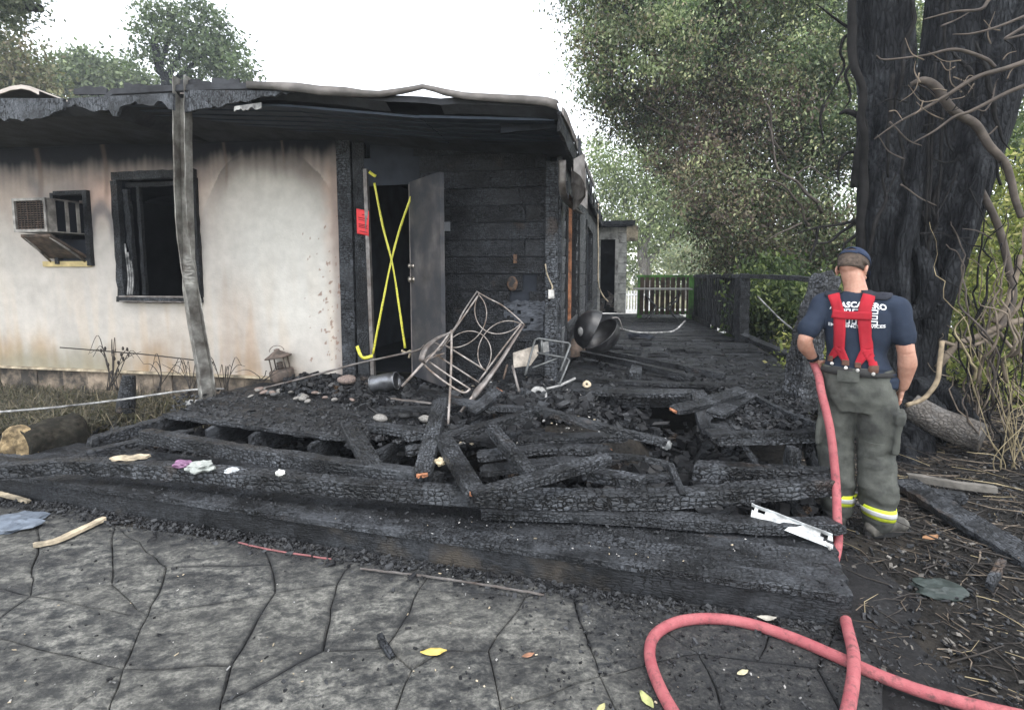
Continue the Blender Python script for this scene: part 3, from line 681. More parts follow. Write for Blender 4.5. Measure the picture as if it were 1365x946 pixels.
for k in range(3):
    n = 8; off = Vector((0, .25 * k - .2, -.07 * k)); V = []
    for j in range(5):
        for i in range(n): V.append(bm.verts.new(q + off + Vector((.10 * math.sin(i * .7 + k) * .8, .10 * (i - n / 2), .045 * (j - 2) + .05 * math.cos(i * 1.1 + j)))))
    for j in range(4):
        for i in range(n - 1): bm.faces.new((V[j * n + i], V[j * n + i + 1], V[(j + 1) * n + i + 1], V[(j + 1) * n + i]))
o = hpart('torn_gutter', bm, M['steel']); sm = o.modifiers.new('s', 'SOLIDIFY'); sm.thickness = .004
bm = bmesh.new(); w0 = SPL(797, 292, sE + .06); tube(bm, spline([w0 + Vector((0, 0, .3)), w0, w0 + Vector((.02, .02, -.7)), w0 + Vector((.03, .0, -1.25)), w0 + Vector((.12, .1, -1.5)), w0 + Vector((.22, .2, -1.62))], 6), .014, 5)
hpart('hanging_cable', bm, M['bone'])

# ================================================================== the annex at the far end of the deck
YA = 15.2
an = empty('annex', D(812, 415, YA), HROT, 'small pale annex with open burnt doorway at the far end of the deck', 'shed')
def ap(u, v, y=YA): p = D(u, v, y); q = p - an.location; return Vector((q.dot(E1), q.dot(E2), p.z - an.location.z))
pale = plain('pale_annex_wall', (.66, .65, .62), .85, .3, var=.25, dirt=(.16, .15, .14), dirt_amt=.2)
x0, x1, x2, x3 = ap(780, 415).x, ap(796, 415).x, ap(822, 415).x, ap(834, 415).x
zt = ap(810, 303).z; zd = ap(810, 319).z
for (a, b) in ((x0, x1), (x2, x3)):
    zz = -.05
    while zz < zt:
        bm = bmesh.new(); h2 = min(.28, zt - zz); box2(bm, (a + .004, -.01, zz), (b - .004, .1, zz + h2 - .012)); mesh_obj('wall_block', bm, pale, an); zz += .28
bm = bmesh.new(); box2(bm, (x1, -.005, zd), (x2, .09, zt)); mesh_obj('door_head', bm, pale, an)
bm = bmesh.new(); box2(bm, (x1 - .02, -.03, 0), (x1 + .07, -.012, zd)); box2(bm, (x2 - .07, -.03, 0), (x2 + .02, -.012, zd)); mesh_obj('door_frame', bm, pale, an)
bm = bmesh.new()
box2(bm, (x0, .12, -.05), (x3, 3.0, -.02)); box2(bm, (x0, 2.9, -.05), (x3, 3.0, zt)); box2(bm, (x0, .12, 0), (x0 + .08, 2.9, zt)); box2(bm, (x3 - .08, .12, -.05), (x3, 2.9, zt))
mesh_obj('annex_room', bm, M['soot'], an)
bm = bmesh.new(); za = ap(800, 303).z
box2(bm, (x0, -.55, za + .03), (ap(846, 300).x, 3.1, za + .13)); box2(bm, (x0, -.53, za - .02), (ap(843, 300).x, -.45, za + .02)); mesh_obj('roof', bm, M['char_brown'], an)
bm = bmesh.new(); box2(bm, (x3 - .02, -.4, za - .4), (x3 + .28, -.2, za)); mesh_obj('eave_bracket', bm, M['bone'], an)
for k in range(16):
    bm = bmesh.new(); box(bm, (random.uniform(x1 + .1, x2 - .1), random.uniform(.2, 1.2), random.uniform(.02, .5)), (random.uniform(.08, .3), .1, random.uniform(.05, .25)), Matrix.Rotation(random.uniform(0, 3), 3, 'Y'))
    mesh_obj('burnt_rubble', bm, random.choice([M['char'], M['steel'], M['ash'], M['soot']]), an)
# ================================================================== the burnt deck
deck = empty('deck', (0, 4, 0), 0, 'charred timber deck with burnt through boards and a wide front step', 'deck')
def sweep_log(name, pts, w, h, m, parent=None, roll=0.0, amp=.006, step=.03, seed=0, taper=None, label=None, cat=None, group=None):
    """a timber along the points (world), w wide, h high; its local x runs along the grain"""
    pts = [Vector(p) for p in pts]
    if len(pts) > 2: pts = spline(pts, 6)
    out = [pts[0]]
    for a, b in zip(pts, pts[1:]):
        n = max(1, int((b - a).length / step)); out += [a.lerp(b, (i + 1) / n) for i in range(n)]
    c0 = out[0]; X = (out[-1] - c0).normalized(); Z = Vector((0, 0, 1)) if abs(X.z) < .9 else Vector((0, -1, 0)); Yv = Z.cross(X).normalized(); Z = X.cross(Yv)
    Yr = Yv * math.cos(roll) + Z * math.sin(roll); Zr = -Yv * math.sin(roll) + Z * math.cos(roll)
    Mt = Matrix.Translation(c0) @ Matrix((X, Yr, Zr)).transposed().to_4x4(); inv = Mt.inverted()
    sec = [(-1, -1), (0, -1.02), (1, -1), (1.0, 0), (1, .9), (.93, 1), (.3, 1.0), (-.3, 1.0), (-.93, 1), (-1, .9), (-1.0, 0)]
    bm = bmesh.new(); R = []; n = len(out); off = Vector((seed * 3.7, seed * 1.3, seed))
    for i, p in enumerate(out):
        l = inv @ p; k = 1.0
        if taper: k = taper[0] + (taper[1] - taper[0]) * i / (n - 1)
        e = min(i, n - 1 - i); ek = .82 if e == 0 else 1.0
        q = []
        for y, z in sec:
            v = l + Vector((0, y * w / 2 * k * ek, z * h / 2 * k * ek)); s = v + off
            d = Vector((0, nz(s, 11) + .6 * nz(s, 37), nz(s + Vector((0, 7, 3)), 11) + .6 * nz(s + Vector((3, 0, 3)), 37))) * amp
            if e == 0: d.x = amp * 5 * nz(s, 23)
            q.append(bm.verts.new(v + d))
        R.append(q)
    for p, q in zip(R, R[1:]):
        for k in range(len(sec)): bm.faces.new((p[k], p[(k + 1) % len(sec)], q[(k + 1) % len(sec)], q[k]))
    bm.faces.new(R[0]); bm.faces.new(R[-1][::-1])
    o = mesh_obj(name, bm, m, parent)
    o.matrix_local = (parent.matrix_basis.inverted() @ Mt) if parent else Mt
    if label: tag(o, label, cat, group)
    return o
U = lambda *q: [G(*p) for p in q]
SB = G(1139, 795, .17); SA = G(0, 632, .17)
d1 = (SB - SA).normalized(); d1.z = 0; d1.normalize(); d2 = Vector((-d1.y, d1.x, 0))
# step: riser and five treads
L = (SB - SA).length + 1.2
for k in range(5):
    o0 = SB - d1 * L + d2 * (.075 + k * .152); o1 = SB + d1 * (.02 * k) + d2 * (.075 + k * .152)
    o0.z = o1.z = .152 - .004 * k
    sweep_log('step_board', [o0, o0.lerp(o1, .3) + Vector((0, 0, .004)), o0.lerp(o1, .7), o1 + Vector((0, 0, -.003 * (k == 2)))], .151, .036, M['char_tread'], deck, 0, .0022, .03, k)
a = SB - d1 * L + d2 * .03; b = SB + d2 * .03 - d1 * .005; a.z = b.z = .06
sweep_log('step_riser', [a, b], .04, .145, M['char_riser'], deck, 0, .0015, .04, 9)
a = SB + d2 * .055 - d1 * .03; b = SB + d2 * .8 - d1 * .03; a.z = b.z = .06
sweep_log('step_end_board', [a, b], .04, .13, M['char_fine'], deck, 0, .004, .04, 11)
# front rim beam, dislodged and sagging
sweep_log('rim_beam', [G(*p) for p in ((-40, 632, .29), (40, 624, .29), (110, 620, .30), (250, 629, .31), (400, 643, .31), (560, 656, .30), (720, 664, .29), (900, 663, .30), (1112, 645, .36))], .12, .095, M['char_big'], deck, 0, .0055, .025, 1)
sweep_log('rim_beam', [G(*p) for p in ((640, 681, .21), (800, 686, .21), (1000, 699, .21), (1120, 700, .2))], .12, .06, M['char_fine'], deck, 0, .006, .03, 2)
sweep_log('rim_beam', [G(*p) for p in ((925, 627, .34), (1020, 632, .34), (1115, 638, .34))], .13, .11, M['char_big'], deck, 0, .008, .025, 3)
sweep_log('rim_beam', [G(*p) for p in ((190, 580, .37), (330, 604, .36), (470, 624, .35), (585, 640, .33))], .10, .10, M['char'], deck, 0, .007, .025, 4)
# left platform boards
P1 = G(216, 551, .42); P2 = G(480, 586, .42); lu = (P2 - P1).normalized(); lv = Vector((-lu.y, lu.x, 0)); LW = (P2 - P1).length
for k in range(17):
    a = P1 + lv * (.07 + .145 * k) - lu * (.0 if k < 2 else min(.05 * k, .3)); b = P1 + lv * (.07 + .145 * k) + lu * (LW + (0 if k == 0 else 1.3 + .2 * k))
    if k == 1: b = P2 + lv * .2 + lu * .12
    # stop short of the house wall
    for q in (a, b):
        h = hl(q)
        if h.y > -.05: q -= E2 * (h.y + .05)
    if b.x > .15: b = b - lu * ((b.x - .15) / lu.x) + lu * .25 * math.sin(k * 2.1)
    a.z = b.z = .40
    if hl(a.lerp(b, .5)).y > -.12: break
    if (b - a).length < .4: continue
    sweep_log('deck_board', [a, a.lerp(b, .5) + Vector((0, 0, .005 * math.sin(k * 2))), b], .141, .036, M['char_fine'] if k else M['char'], deck, 0, .005 if k else .009, .04, k)
# joists seen in the left opening
for (u, v) in ((215, 560), (283, 574), (340, 583), (418, 597), (500, 610)):
    a = G(u, v + 8, .28); b = a + lv * 1.6 ; a = a - lv * .05
    sweep_log('joist', [a, b], .045, .18, M['char_brown'], deck, 0, .002, .06, u)
sweep_log('edge_beam', U((120, 590, .30), (200, 567, .32), (296, 543, .34)), .10, .08, M['char'], deck, 0, .008, .03, 6)
sweep_log('deck_board', U((115, 603, .30), (215, 582, .33), (250, 575, .34)), .10, .03, M['char_brown'], deck, 0, .006, .04, 7)
# upper deck: boards from the house wall to the flared right edge
ZU = .58
def right_edge(y):
    pts = [(3.6, 2.05), (3.72, 2.13), (6.2, 3.17), (8.2, 3.65), (13.6, 4.42), (16, 4.7)]
    for (ya, xa), (yb, xb) in zip(pts, pts[1:]):
        if ya <= y <= yb: return xa + (xb - xa) * (y - ya) / (yb - ya)
    return pts[-1][1]
y = 5.12; k = 0; BW = .142
while y < 14.9:
    far = y > 9
    xl = .12 if y < 5.5 else HO.x + .2 * (y - HO.y) + .04
    xr = right_edge(min(y, 15.9)) + .02 * math.sin(k * 1.7)
    if y < 5.5: xr = min(xr, 2.9)
    cuts = [xl] + sorted(random.uniform(xl + .3, xr - .3) for _ in range(1 if far else 3)) + [xr]
    for a, b in zip(cuts, cuts[1:]):
        if not far and random.random() < .10 and y > 5.9 and b - a < 1.4 and a > xl: continue           # burnt away
        dz = random.uniform(-.005, .004)
        sweep_log('deck_board', [Vector((a + .003, y, ZU - .016 + dz)), Vector((b - .003, y - .19 * 0, ZU - .016 + dz + random.uniform(-.004, .004)))], BW - .005, .03, M['char_fine'], deck, 0, .004, .12 if far else .05, k + a)
    y += BW; k += 1
# joists and dark ground under the upper deck
for x in np.arange(.6, 4.2, .42):
    sweep_log('joist', [Vector((x, 5.1, ZU - .13)), Vector((x + .9, 9.6, ZU - .13))], .05, .18, M['char'], deck, 0, .003, .2, x)
sweep_log('edge_beam', [Vector((.15, 5.06, ZU - .10)), Vector((1.75, 5.06, ZU - .10))], .05, .17, M['char_big'], deck, 0, .006, .03, 31)
# right front piece of the upper deck, boards parallel to its front edge
q0 = G(948, 578, ZU); q1 = G(1096, 574, ZU)
for k in range(11):
    y0 = q0.y + .07 + k * .145; ye = q1.y + .07 + k * .145
    xr = right_edge(min(max(ye, 3.6), 16)) - .01
    xl = q0.x + .09 * k + (.05 * math.sin(k * 3) if k else 0) + (.3 if k in (4, 7) else 0)
    if y0 > 5.05: break
    sweep_log('deck_board', [Vector((xl, y0, ZU - .02)), Vector((xr, ye, ZU - .02 + .004 * math.sin(k)))], .139, .032, M['char_fine'], deck, 0, .005, .04, k + 50)
sweep_log('edge_beam', [Vector((q0.x + .05, q0.y + .03, ZU - .06)), Vector((q1.x - .03, q1.y + .03, ZU - .06))], .04, .06, M['char'], deck, 0, .006, .03, 33)
e = [Vector((right_edge(y) - .02, y, ZU - .11)) for y in (3.66, 6.2, 8.2, 13.6)]
sweep_log('edge_beam', e, .05, .2, M['char'], deck, 0, .006, .05, 34)
for (x, y) in ((1.98, 3.72), (1.86, 3.50)):
    sweep_log('deck_post', [Vector((x, y, -.03)), Vector((x + .01, y, ZU - .08))], .08, .08, M['char_brown'], deck, 0, .005, .04, x)
sweep_log('step_side_board', U((1072, 585, .40), (1092, 640, .30)), .05, .10, M['char_brown'], deck, 0, .005, .04, 36)
sweep_log('step_side_board', U((1086, 583, .40), (1108, 640, .30)), .05, .10, M['char_brown'], deck, 0, .005, .04, 37)
sweep_log('deck_post', U((930, 522, .60), (938, 555, .42), (946, 582, .32)), .13, .05, M['char_brown'], deck, 0, .005, .03, 38)
# chips broken out of the upper deck near the barbecue
for (u, v, w, d) in ((815, 462, .34, .12), (843, 464, .28, .10), (862, 458, .16, .11), (905, 466, .30, .10), (925, 468, .22, .1), (880, 472, .3, .09), (830, 470, .5, .08)):
    p = G(u, v, ZU + .03); sweep_log('broken_board', [p - Vector((w / 2, 0, 0)), p + Vector((w / 2, random.uniform(-.03, .03), 0))], d, .04, M['char_fine'], deck, random.uniform(-.1, .1), .006, .04, u)
for (u, v, w) in ((822, 471, .12), (842, 471, .16), (853, 471, .05)):
    p = G(u, v, ZU + .02); sweep_log('raw_break', [p - Vector((w / 2, 0, 0)), p + Vector((w / 2, 0, 0))], .03, .02, M['bone'], deck, 0, .004, .03, u)

# ================================================================== loose charred timbers on the deck (each lies free: a thing)
M['redstrip'] = plain('faded_red_strip', (.25, .10, .10), .7)
M['twig_grey'] = plain('grey_dead_wood', (.15, .14, .125), .85, .2, var=.5, scale=12)
GRP = 'charred planks fallen across the deck'
def loose(name, label, q, w, h, m='char', roll=0.0, raw=None, cat='plank', seed=None, amp=.0042, group=GRP, taper=None):
    pts = [G(*p) for p in q]
    o = sweep_log(name, pts, w, h, M[m], None, roll, amp, .025, seed if seed is not None else len(bpy.data.objects), taper, label, cat, group)
    if raw is not None:                             # bare wood showing at one end
        e = pts[raw]; d = (pts[1] - pts[0]).normalized() if raw == 0 else (pts[-1] - pts[-2]).normalized()
        if raw == 0: d = -d
        bm = bmesh.new(); loc = o.matrix_basis.inverted() @ (e + d * .004); sg = 1 if raw else -1
        V = []
        for i in range(7):
            for j in range(5):
                V.append(bm.verts.new((loc.x + .012 * nz((i, j, e.x), .8) * 2 , loc.y + (i / 6 - .5) * w * .62, loc.z + (j / 4 - .5) * h * .5)))
        B = []
        for i in range(6):
            for j in range(4): bm.faces.new((V[i * 5 + j], V[(i + 1) * 5 + j], V[(i + 1) * 5 + j + 1], V[i * 5 + j + 1]))
        r = bmesh.ops.extrude_face_region(bm, geom=bm.faces[:])
        bmesh.ops.translate(bm, verts=[v for v in r['geom'] if isinstance(v, bmesh.types.BMVert)], vec=(-sg * .04, 0, 0))
        mesh_obj('raw_end', bm, M['fresh'], o)
    return o
loose('burnt_plank', 'alligatored charred board bridging the left opening from deck to front beam', [(465, 566, .45), (497, 622, .38)], .135, .04, 'char_big', .0)
loose('burnt_plank', 'long upright leaning charred plank with orange raw lower end', [(588, 533, .66), (563, 633, .40)], .115, .045, 'char', .15, raw=-1)
loose('burnt_plank', 'charred plank sloping down right, raw orange tip touching the angled timber', [(590, 583, .52), (634, 657, .43)], .12, .05, 'char', -.1, raw=-1)
loose('burnt_timber', 'thick angled charred timber lying on the front beam, low end at the left', [(628, 661, .42), (715, 638, .47), (810, 611, .50)], .08, .06, 'char', .1)
loose('burnt_plank', 'charred plank rising right from the leaning plank towards the rubble', [(592, 584, .50), (660, 565, .56), (718, 547, .62)], .08, .06, 'char')
loose('burnt_plank', 'short knobbly charred stick crossing the middle planks diagonally', [(655, 570, .58), (680, 600, .52), (708, 632, .47)], .085, .06, 'char_big')
loose('burnt_plank', 'broad flat charred board in the middle of the pile, nearest the back', [(690, 588, .42), (760, 584, .44), (834, 582, .45)], .13, .05, 'char')
loose('burnt_plank', 'broad charred board in the middle of the pile with raw splinter at its right end', [(636, 608, .40), (730, 598, .41), (812, 600, .42)], .13, .045, 'char', raw=-1)
loose('burnt_plank', 'lowest broad charred board of the middle pile, close to the angled timber', [(640, 628, .34), (720, 618, .36), (790, 612, .37)], .14, .04, 'char_fine')
loose('burnt_plank', 'short charred stub beneath the right end of the angled timber', [(778, 629, .34), (858, 644, .36)], .12, .07, 'char_big')
loose('burnt_pole', 'long thin charred pole slanting down right across the open hole', [(700, 540, .66), (790, 566, .60), (888, 590, .48)], .06, .05, 'char')
loose('burnt_pole', 'thin charred lath with bent end above the short stub', [(806, 607, .44), (850, 610, .45), (890, 618, .42)], .035, .035, 'char_fine')
loose('burnt_pole', 'thin burnt lath standing in the hole behind the front beam', [(893, 618, .42), (902, 640, .36), (910, 660, .34)], .04, .035, 'char_fine')
loose('burnt_plank', 'short charred board end at the left of the leaning plank, upper one', [(538, 581, .47), (565, 577, .48)], .12, .06, 'char_big')
loose('burnt_plank', 'short charred board end at the left of the leaning plank, lower one', [(541, 601, .40), (566, 597, .41)], .11, .05, 'char_big')
loose('burnt_plank', 'charred plank edging the hole right of the left platform', [(494, 568, .46), (550, 576, .48), (604, 586, .48)], .10, .06, 'char')
loose('burnt_plank', 'grey weathered board with raw orange edge lying over the hole, tilted up right', [(898, 547, .62), (940, 537, .66), (990, 520, .70)], .11, .04, 'char_brown', .2, raw=0)
loose('burnt_plank', 'wide charred board on the right deck beside the orange edged board', [(952, 553, .62), (1002, 524, .64)], .14, .035, 'char_brown', .1)
loose('burnt_pole', 'thin charred stick leaning into the right hole', [(976, 566, .60), (1008, 618, .36)], .03, .03, 'char_brown')
loose('burnt_pole', 'long straight charred lath lying diagonally on the right deck', [(992, 521, .63), (1050, 551, .625), (1108, 574, .61)], .04, .035, 'char_fine')
loose('burnt_timber', 'thick charred double timber lying across the deck by the barbecue, rear one', [(764, 462, .68), (850, 478, .67), (966, 501, .62)], .06, .06, 'char_fine')
loose('burnt_timber', 'thick charred double timber lying across the deck by the barbecue, front one', [(775, 471, .66), (850, 487, .66), (924, 505, .62)], .07, .07, 'char')
loose('burnt_plank', 'long flat charred plank lying along the broken deck edge', [(766, 504, .60), (870, 511, .60), (985, 514, .60)], .10, .035, 'char_fine')
loose('burnt_plank', 'grey burnt plank nearest the edge of the broken deck beneath the long flat plank', [(720, 514, .56), (820, 523, .57), (925, 523, .57)], .20, .035, 'char')
loose('burnt_plank', 'charred board with raw orange tip poking from the rubble by the metal chair', [(630, 548, .58), (665, 520, .70)], .10, .03, 'char_brown', .3, raw=-1)
loose('burnt_plank', 'charred plank under the chair running to the rubble', [(560, 520, .60), (640, 540, .58), (700, 545, .55)], .10, .04, 'char_fine')
loose('burnt_plank', 'charred strip with pale edge left of the leaning plank', [(508, 545, .52), (576, 545, .52)], .08, .04, 'char_fine')
loose('metal_strip', 'bare metal strip lying on the charred strip near the can', [(522, 531, .56), (574, 537, .56)], .02, .012, 'steel', cat='metal strip', group=None)
loose('burnt_plank', 'splintered half burnt board in the dark hole near the short stub', [(856, 640, .26), (890, 634, .28)], .10, .04, 'char_brown', raw=0)
loose('burnt_plank', 'charred board deep in the hole below the rubble edge', [(700, 575, .28), (790, 560, .30), (880, 575, .26)], .12, .05, 'char')
loose('burnt_plank', 'charred board end sticking out of the rubble by the leaning plank', [(850, 490, .62), (846, 502, .62)], .12, .1, 'char_big')
# on the soil at the right
loose('burnt_plank', 'long grey burnt plank lying on the soil right of the firefighter', [(1205, 642, .06), (1280, 690, .05), (1385, 752, .04)], .17, .05, 'char_brown', .15, group=None, amp=.01)
loose('burnt_stick', 'short burnt branch with bare orange top on the right soil', [(1318, 782, .03), (1337, 748, .06)], .04, .04, 'char_brown', cat='stick', group=None, raw=-1)
loose('fallen_branch', 'pale grey fallen branch behind the burnt plank on the right soil', [(1210, 634, .08), (1270, 645, .08), (1328, 652, .08)], .05, .05, 'twig_grey', cat='branch', group=None)
loose('fallen_branch', 'short thick fallen branch lying just behind the burnt plank', [(1240, 658, .06), (1288, 664, .07)], .07, .07, 'char_brown', cat='branch', group=None)
# pale stick and yellowish one on the left of the patio
loose('bark_strip', 'pale curved bark strip on the left of the patio', [(44, 727, .02), (80, 718, .03), (140, 690, .03)], .05, .02, 'bone', cat='stick', group=None)
loose('bark_strip', 'thin pale stick at the left end of the step', [(-6, 656, .05), (38, 668, .02)], .03, .02, 'bone', cat='stick', group=None)
loose('wood_splinter', 'bare tan wood splinter lying at the left end of the front beam', [(152, 611, .36), (198, 608, .37)], .07, .02, 'bone', cat='splinter', group=None, amp=.012)
loose('red_strip', 'thin faded red strip lying at the foot of the step', [(318, 723, .015), (365, 733, .012), (440, 745, .01)], .009, .006, 'redstrip', cat='strip', group=None)
loose('wire', 'thin rusty rod lying along the foot of the step', [(480, 757, .02), (600, 772, .02), (725, 792, .02)], .008, .008, 'steel', cat='rod', group=None)
loose('charred_stick', 'small charred stick lying on the pale slabs', [(505, 845, .02), (522, 875, .02)], .03, .02, 'char_brown', cat='stick', group=None)
# charred post leaning behind the firefighter
loose('burnt_post', 'charred broken post leaning behind the firefighter at the deck edge', [(1062, 540, .15), (1078, 450, 1.0 if False else .7), (1092, 400, 1.1)], .22, .16, 'char_big', cat='post', group=None) if False else None
p0 = D(1064, 545, 4.6); p1 = D(1078, 450, 4.7); p2 = D(1102, 366, 4.8)
sweep_log('burnt_post', [p0, p1, p2], .22, .2, M['char_big'], None, .3, .015, .03, 77, (1.0, .8), 'charred broken trunk leaning behind the firefighter at the deck edge', 'post')
# ================================================================== rubble: uncountable chunks of charcoal, ash and chips
def chunks(name, pts, m, flat=.6, seed=1, label=None):
    """pts: (x, y, z, size); every chunk a bent block"""
    r = np.random.default_rng(seed); n = len(pts); P = np.array(pts)
    cube = np.array([(-1, -1, -1), (1, -1, -1), (1, 1, -1), (-1, 1, -1), (-1, -1, 1), (1, -1, 1), (1, 1, 1), (-1, 1, 1)], 'f') * .5
    F = np.array([(0, 3, 2, 1), (4, 5, 6, 7), (0, 1, 5, 4), (1, 2, 6, 5), (2, 3, 7, 6), (3, 0, 4, 7)])
    V = np.repeat(cube[None], n, 0) * r.uniform(.65, 1.2, (n, 8, 3))
    V *= (np.stack([r.uniform(.5, 2.2, n), r.uniform(.5, 1.2, n), r.uniform(.25, flat * 1.4, n)], 1) * P[:, 3:4])[:, None, :]
    a, b, c = r.uniform(0, 6.28, n), r.normal(0, .4, n), r.normal(0, .4, n)
    def rot(V, i, j, t): x, y = V[:, :, i].copy(), V[:, :, j].copy(); V[:, :, i] = x * np.cos(t)[:, None] - y * np.sin(t)[:, None]; V[:, :, j] = x * np.sin(t)[:, None] + y * np.cos(t)[:, None]
    rot(V, 1, 2, b); rot(V, 0, 2, c); rot(V, 0, 1, a)
    V += P[:, None, :3]
    FF = (F[None] + (np.arange(n) * 8)[:, None, None]).reshape(-1, 4)
    me = bpy.data.meshes.new(name); me.from_pydata(V.reshape(-1, 3).tolist(), [], FF.tolist())
    ms = m if isinstance(m, list) else [m]
    for x in ms: me.materials.append(x)
    if len(ms) > 1: me.polygons.foreach_set('material_index', np.repeat(r.choice(len(ms), n, p=None), 6).astype('i'))
    o = link(bpy.data.objects.new(name, me)); o['kind'] = 'stuff'; return o
M['coal'] = plain('charcoal', (.012, .0125, .014), .5, .3, var=.7, scale=30, bump=.004)
M['coal2'] = plain('grey_charcoal', (.045, .047, .05), .7, .25, var=.6, scale=30, bump=.004)
R_ = random.Random(3)
def scatter(n, f):
    out = []
    while len(out) < n:
        p = f()
        if p: out.append(p)
    return out
def lump(u0, u1, v0, v1, z, sz, zj=.05):
    def f():
        p = G(R_.uniform(u0, u1), R_.uniform(v0, v1), z); return (p.x, p.y, z + R_.uniform(-zj, zj), sz * R_.uniform(.4, 1.4))
    return f
mix4 = [M['coal'], M['coal'], M['coal'], M['coal2'], M['coal'], M['char_brown']]
# floor of the holes
def hole():
    x = R_.uniform(-3.4, 2.1); y = R_.uniform(3.25, 5.4)
    if y < 3.3 + .27 * max(0, -x) * .9: return None
    return (x, y, R_.uniform(0, .14), .05 * R_.uniform(.4, 2))
chunks('charcoal_rubble', scatter(2600, hole), mix4, .7, 2)
# mound where the porch fell in: between the platform and the right deck
def mound():
    x = R_.gauss(.05, .55); y = R_.gauss(4.85, .42)
    if not (-1.2 < x < 1.3 and 3.9 < y < 5.6): return None
    h = .36 + .26 * math.exp(-((x - .1) / .7) ** 2 - ((y - 5.0) / .55) ** 2)
    if y < 4.5 and x > .2: h -= .22
    return (x, y, h + R_.uniform(-.06, .03), .05 * R_.uniform(.3, 1.8))
chunks('charcoal_rubble', scatter(3600, mound), mix4, .7, 3)
def mz(x, y): return .30 + .28 * math.exp(-((x - .1) / .7) ** 2 - ((y - 5.1) / .6) ** 2) + .05 * nz((x, y, 0), 4)
gx = np.linspace(-1.3, 1.3, 50); gy = np.linspace(4.15, 5.6, 34)
vs = [(x, y, mz(x, y) - .28 * max(0, 1 - (y - 4.1) / .35) - .3 * max(0, abs(x) - 1) / .3) for y in gy for x in gx]
o = mesh_obj('ash_mound', (vs, [], [(j * 50 + i, j * 50 + i + 1, (j + 1) * 50 + i + 1, (j + 1) * 50 + i) for j in range(33) for i in range(49)]), M['soil'], smooth=True); o['kind'] = 'stuff'
# rubble strip from the doorway along the house front, over the platform
def front():
    s = R_.uniform(-2.9, -.05); t = -abs(R_.gauss(.12, .28)) - .05
    if s < -2.2 and t < -.45: return None
    p = HW(s, t, 0); return (p.x, p.y, .43 + .12 * math.exp(-((t + .1) / .3) ** 2) * R_.random(), .04 * R_.uniform(.4, 1.8))
chunks('charcoal_rubble', scatter(2400, front), mix4, .7, 4)
# on the right deck, and the wedge near the orange edged board
def rdeck():
    y = R_.uniform(3.75, 9); x = R_.uniform(.8, right_edge(y) - .05)
    if y < 5.1 and x < 1.5 + .2 * (y - 3.7): return None
    if R_.random() > math.exp(-max(0, y - 5.2) * .8): return None
    return (x, y, ZU + .005, .022 * R_.uniform(.3, 1.6))
chunks('charcoal_rubble', scatter(900, rdeck), mix4, .5, 5)
chunks('charcoal_rubble', scatter(420, lump(980, 1075, 535, 568, ZU + .02, .03, .02)), mix4, .6, 6)
# foot of the step
def foot():
    q = R_.random(); p = SA.lerp(SB, q) - d2 * abs(R_.gauss(0, .075)) - d1 * .4 * 0
    return (p.x, p.y, .006 + R_.uniform(-.008, .012), (.016 if R_.random() < .22 else .008) * R_.uniform(.4, 1.7))
chunks('charcoal_rubble', scatter(3600, foot), [M['coal'], M['coal'], M['coal2'], M['coal2']], .7, 7)
def patio_bits():
    x = R_.uniform(-3, 2); y = R_.uniform(1.3, 3.4)
    if R_.random() > .06 + .94 * smooth01(-.4, .8, x): return None
    if y > 2.9 - .28 * x: return None
    return (x, y, .008, .008 * R_.uniform(.2, 1.6))
chunks('charcoal_crumbs', scatter(1900, patio_bits), [M['coal'], M['coal2'], M['coal']], .7, 8)
# on the step and beams: ash flakes
def step_bits():
    q = R_.random(); p = SA.lerp(SB, q) + d2 * R_.uniform(.02, .6); return (p.x, p.y, .174, .008 * R_.uniform(.3, 1.8))
chunks('charcoal_crumbs', scatter(900, step_bits), [M['coal'], M['coal2'], M['coal2']], .7, 9)
def pale_bits():
    k = R_.random()
    if k < .55:
        p = G(R_.uniform(560, 800), R_.uniform(480, 575), .5); z = mz(p.x, p.y) + .08 if p.y > 4.2 else .4
        return (p.x, p.y, z, .014 * R_.uniform(.3, 1.6))
    if k < .75:
        p = G(R_.uniform(300, 1100), R_.uniform(690, 760), .17); return (p.x, p.y, .176, .006 * R_.uniform(.4, 1.6)) if (p - SB).dot(d2) > .02 else None
    p = G(R_.uniform(0, 1100), R_.uniform(760, 940), 0); return (p.x, p.y, .01, .005 * R_.uniform(.4, 1.8))
chunks('ash_flakes', scatter(520, pale_bits), [M['white'], M['ash'], M['bone']], .5, 10)
def plat():
    p = G(R_.uniform(230, 600), R_.uniform(520, 590), .42); h = hl(p)
    return (p.x, p.y, .424, .012 * R_.uniform(.2, 2.2)) if h.y < -.1 and (p - P1).dot(lv) > .02 else None
chunks('charcoal_crumbs', scatter(1500, plat), [M['coal'], M['coal2'], M['coal'], M['coal2']], .6, 15)
# left: black soil with twigs between patio and grass
def left_bits():
    p = G(R_.uniform(-60, 260), R_.uniform(548, 640), .1); return (p.x, p.y, .03 + R_.uniform(0, .1), .035 * R_.uniform(.4, 1.8))
chunks('charcoal_rubble', scatter(700, left_bits), mix4, .7, 11)
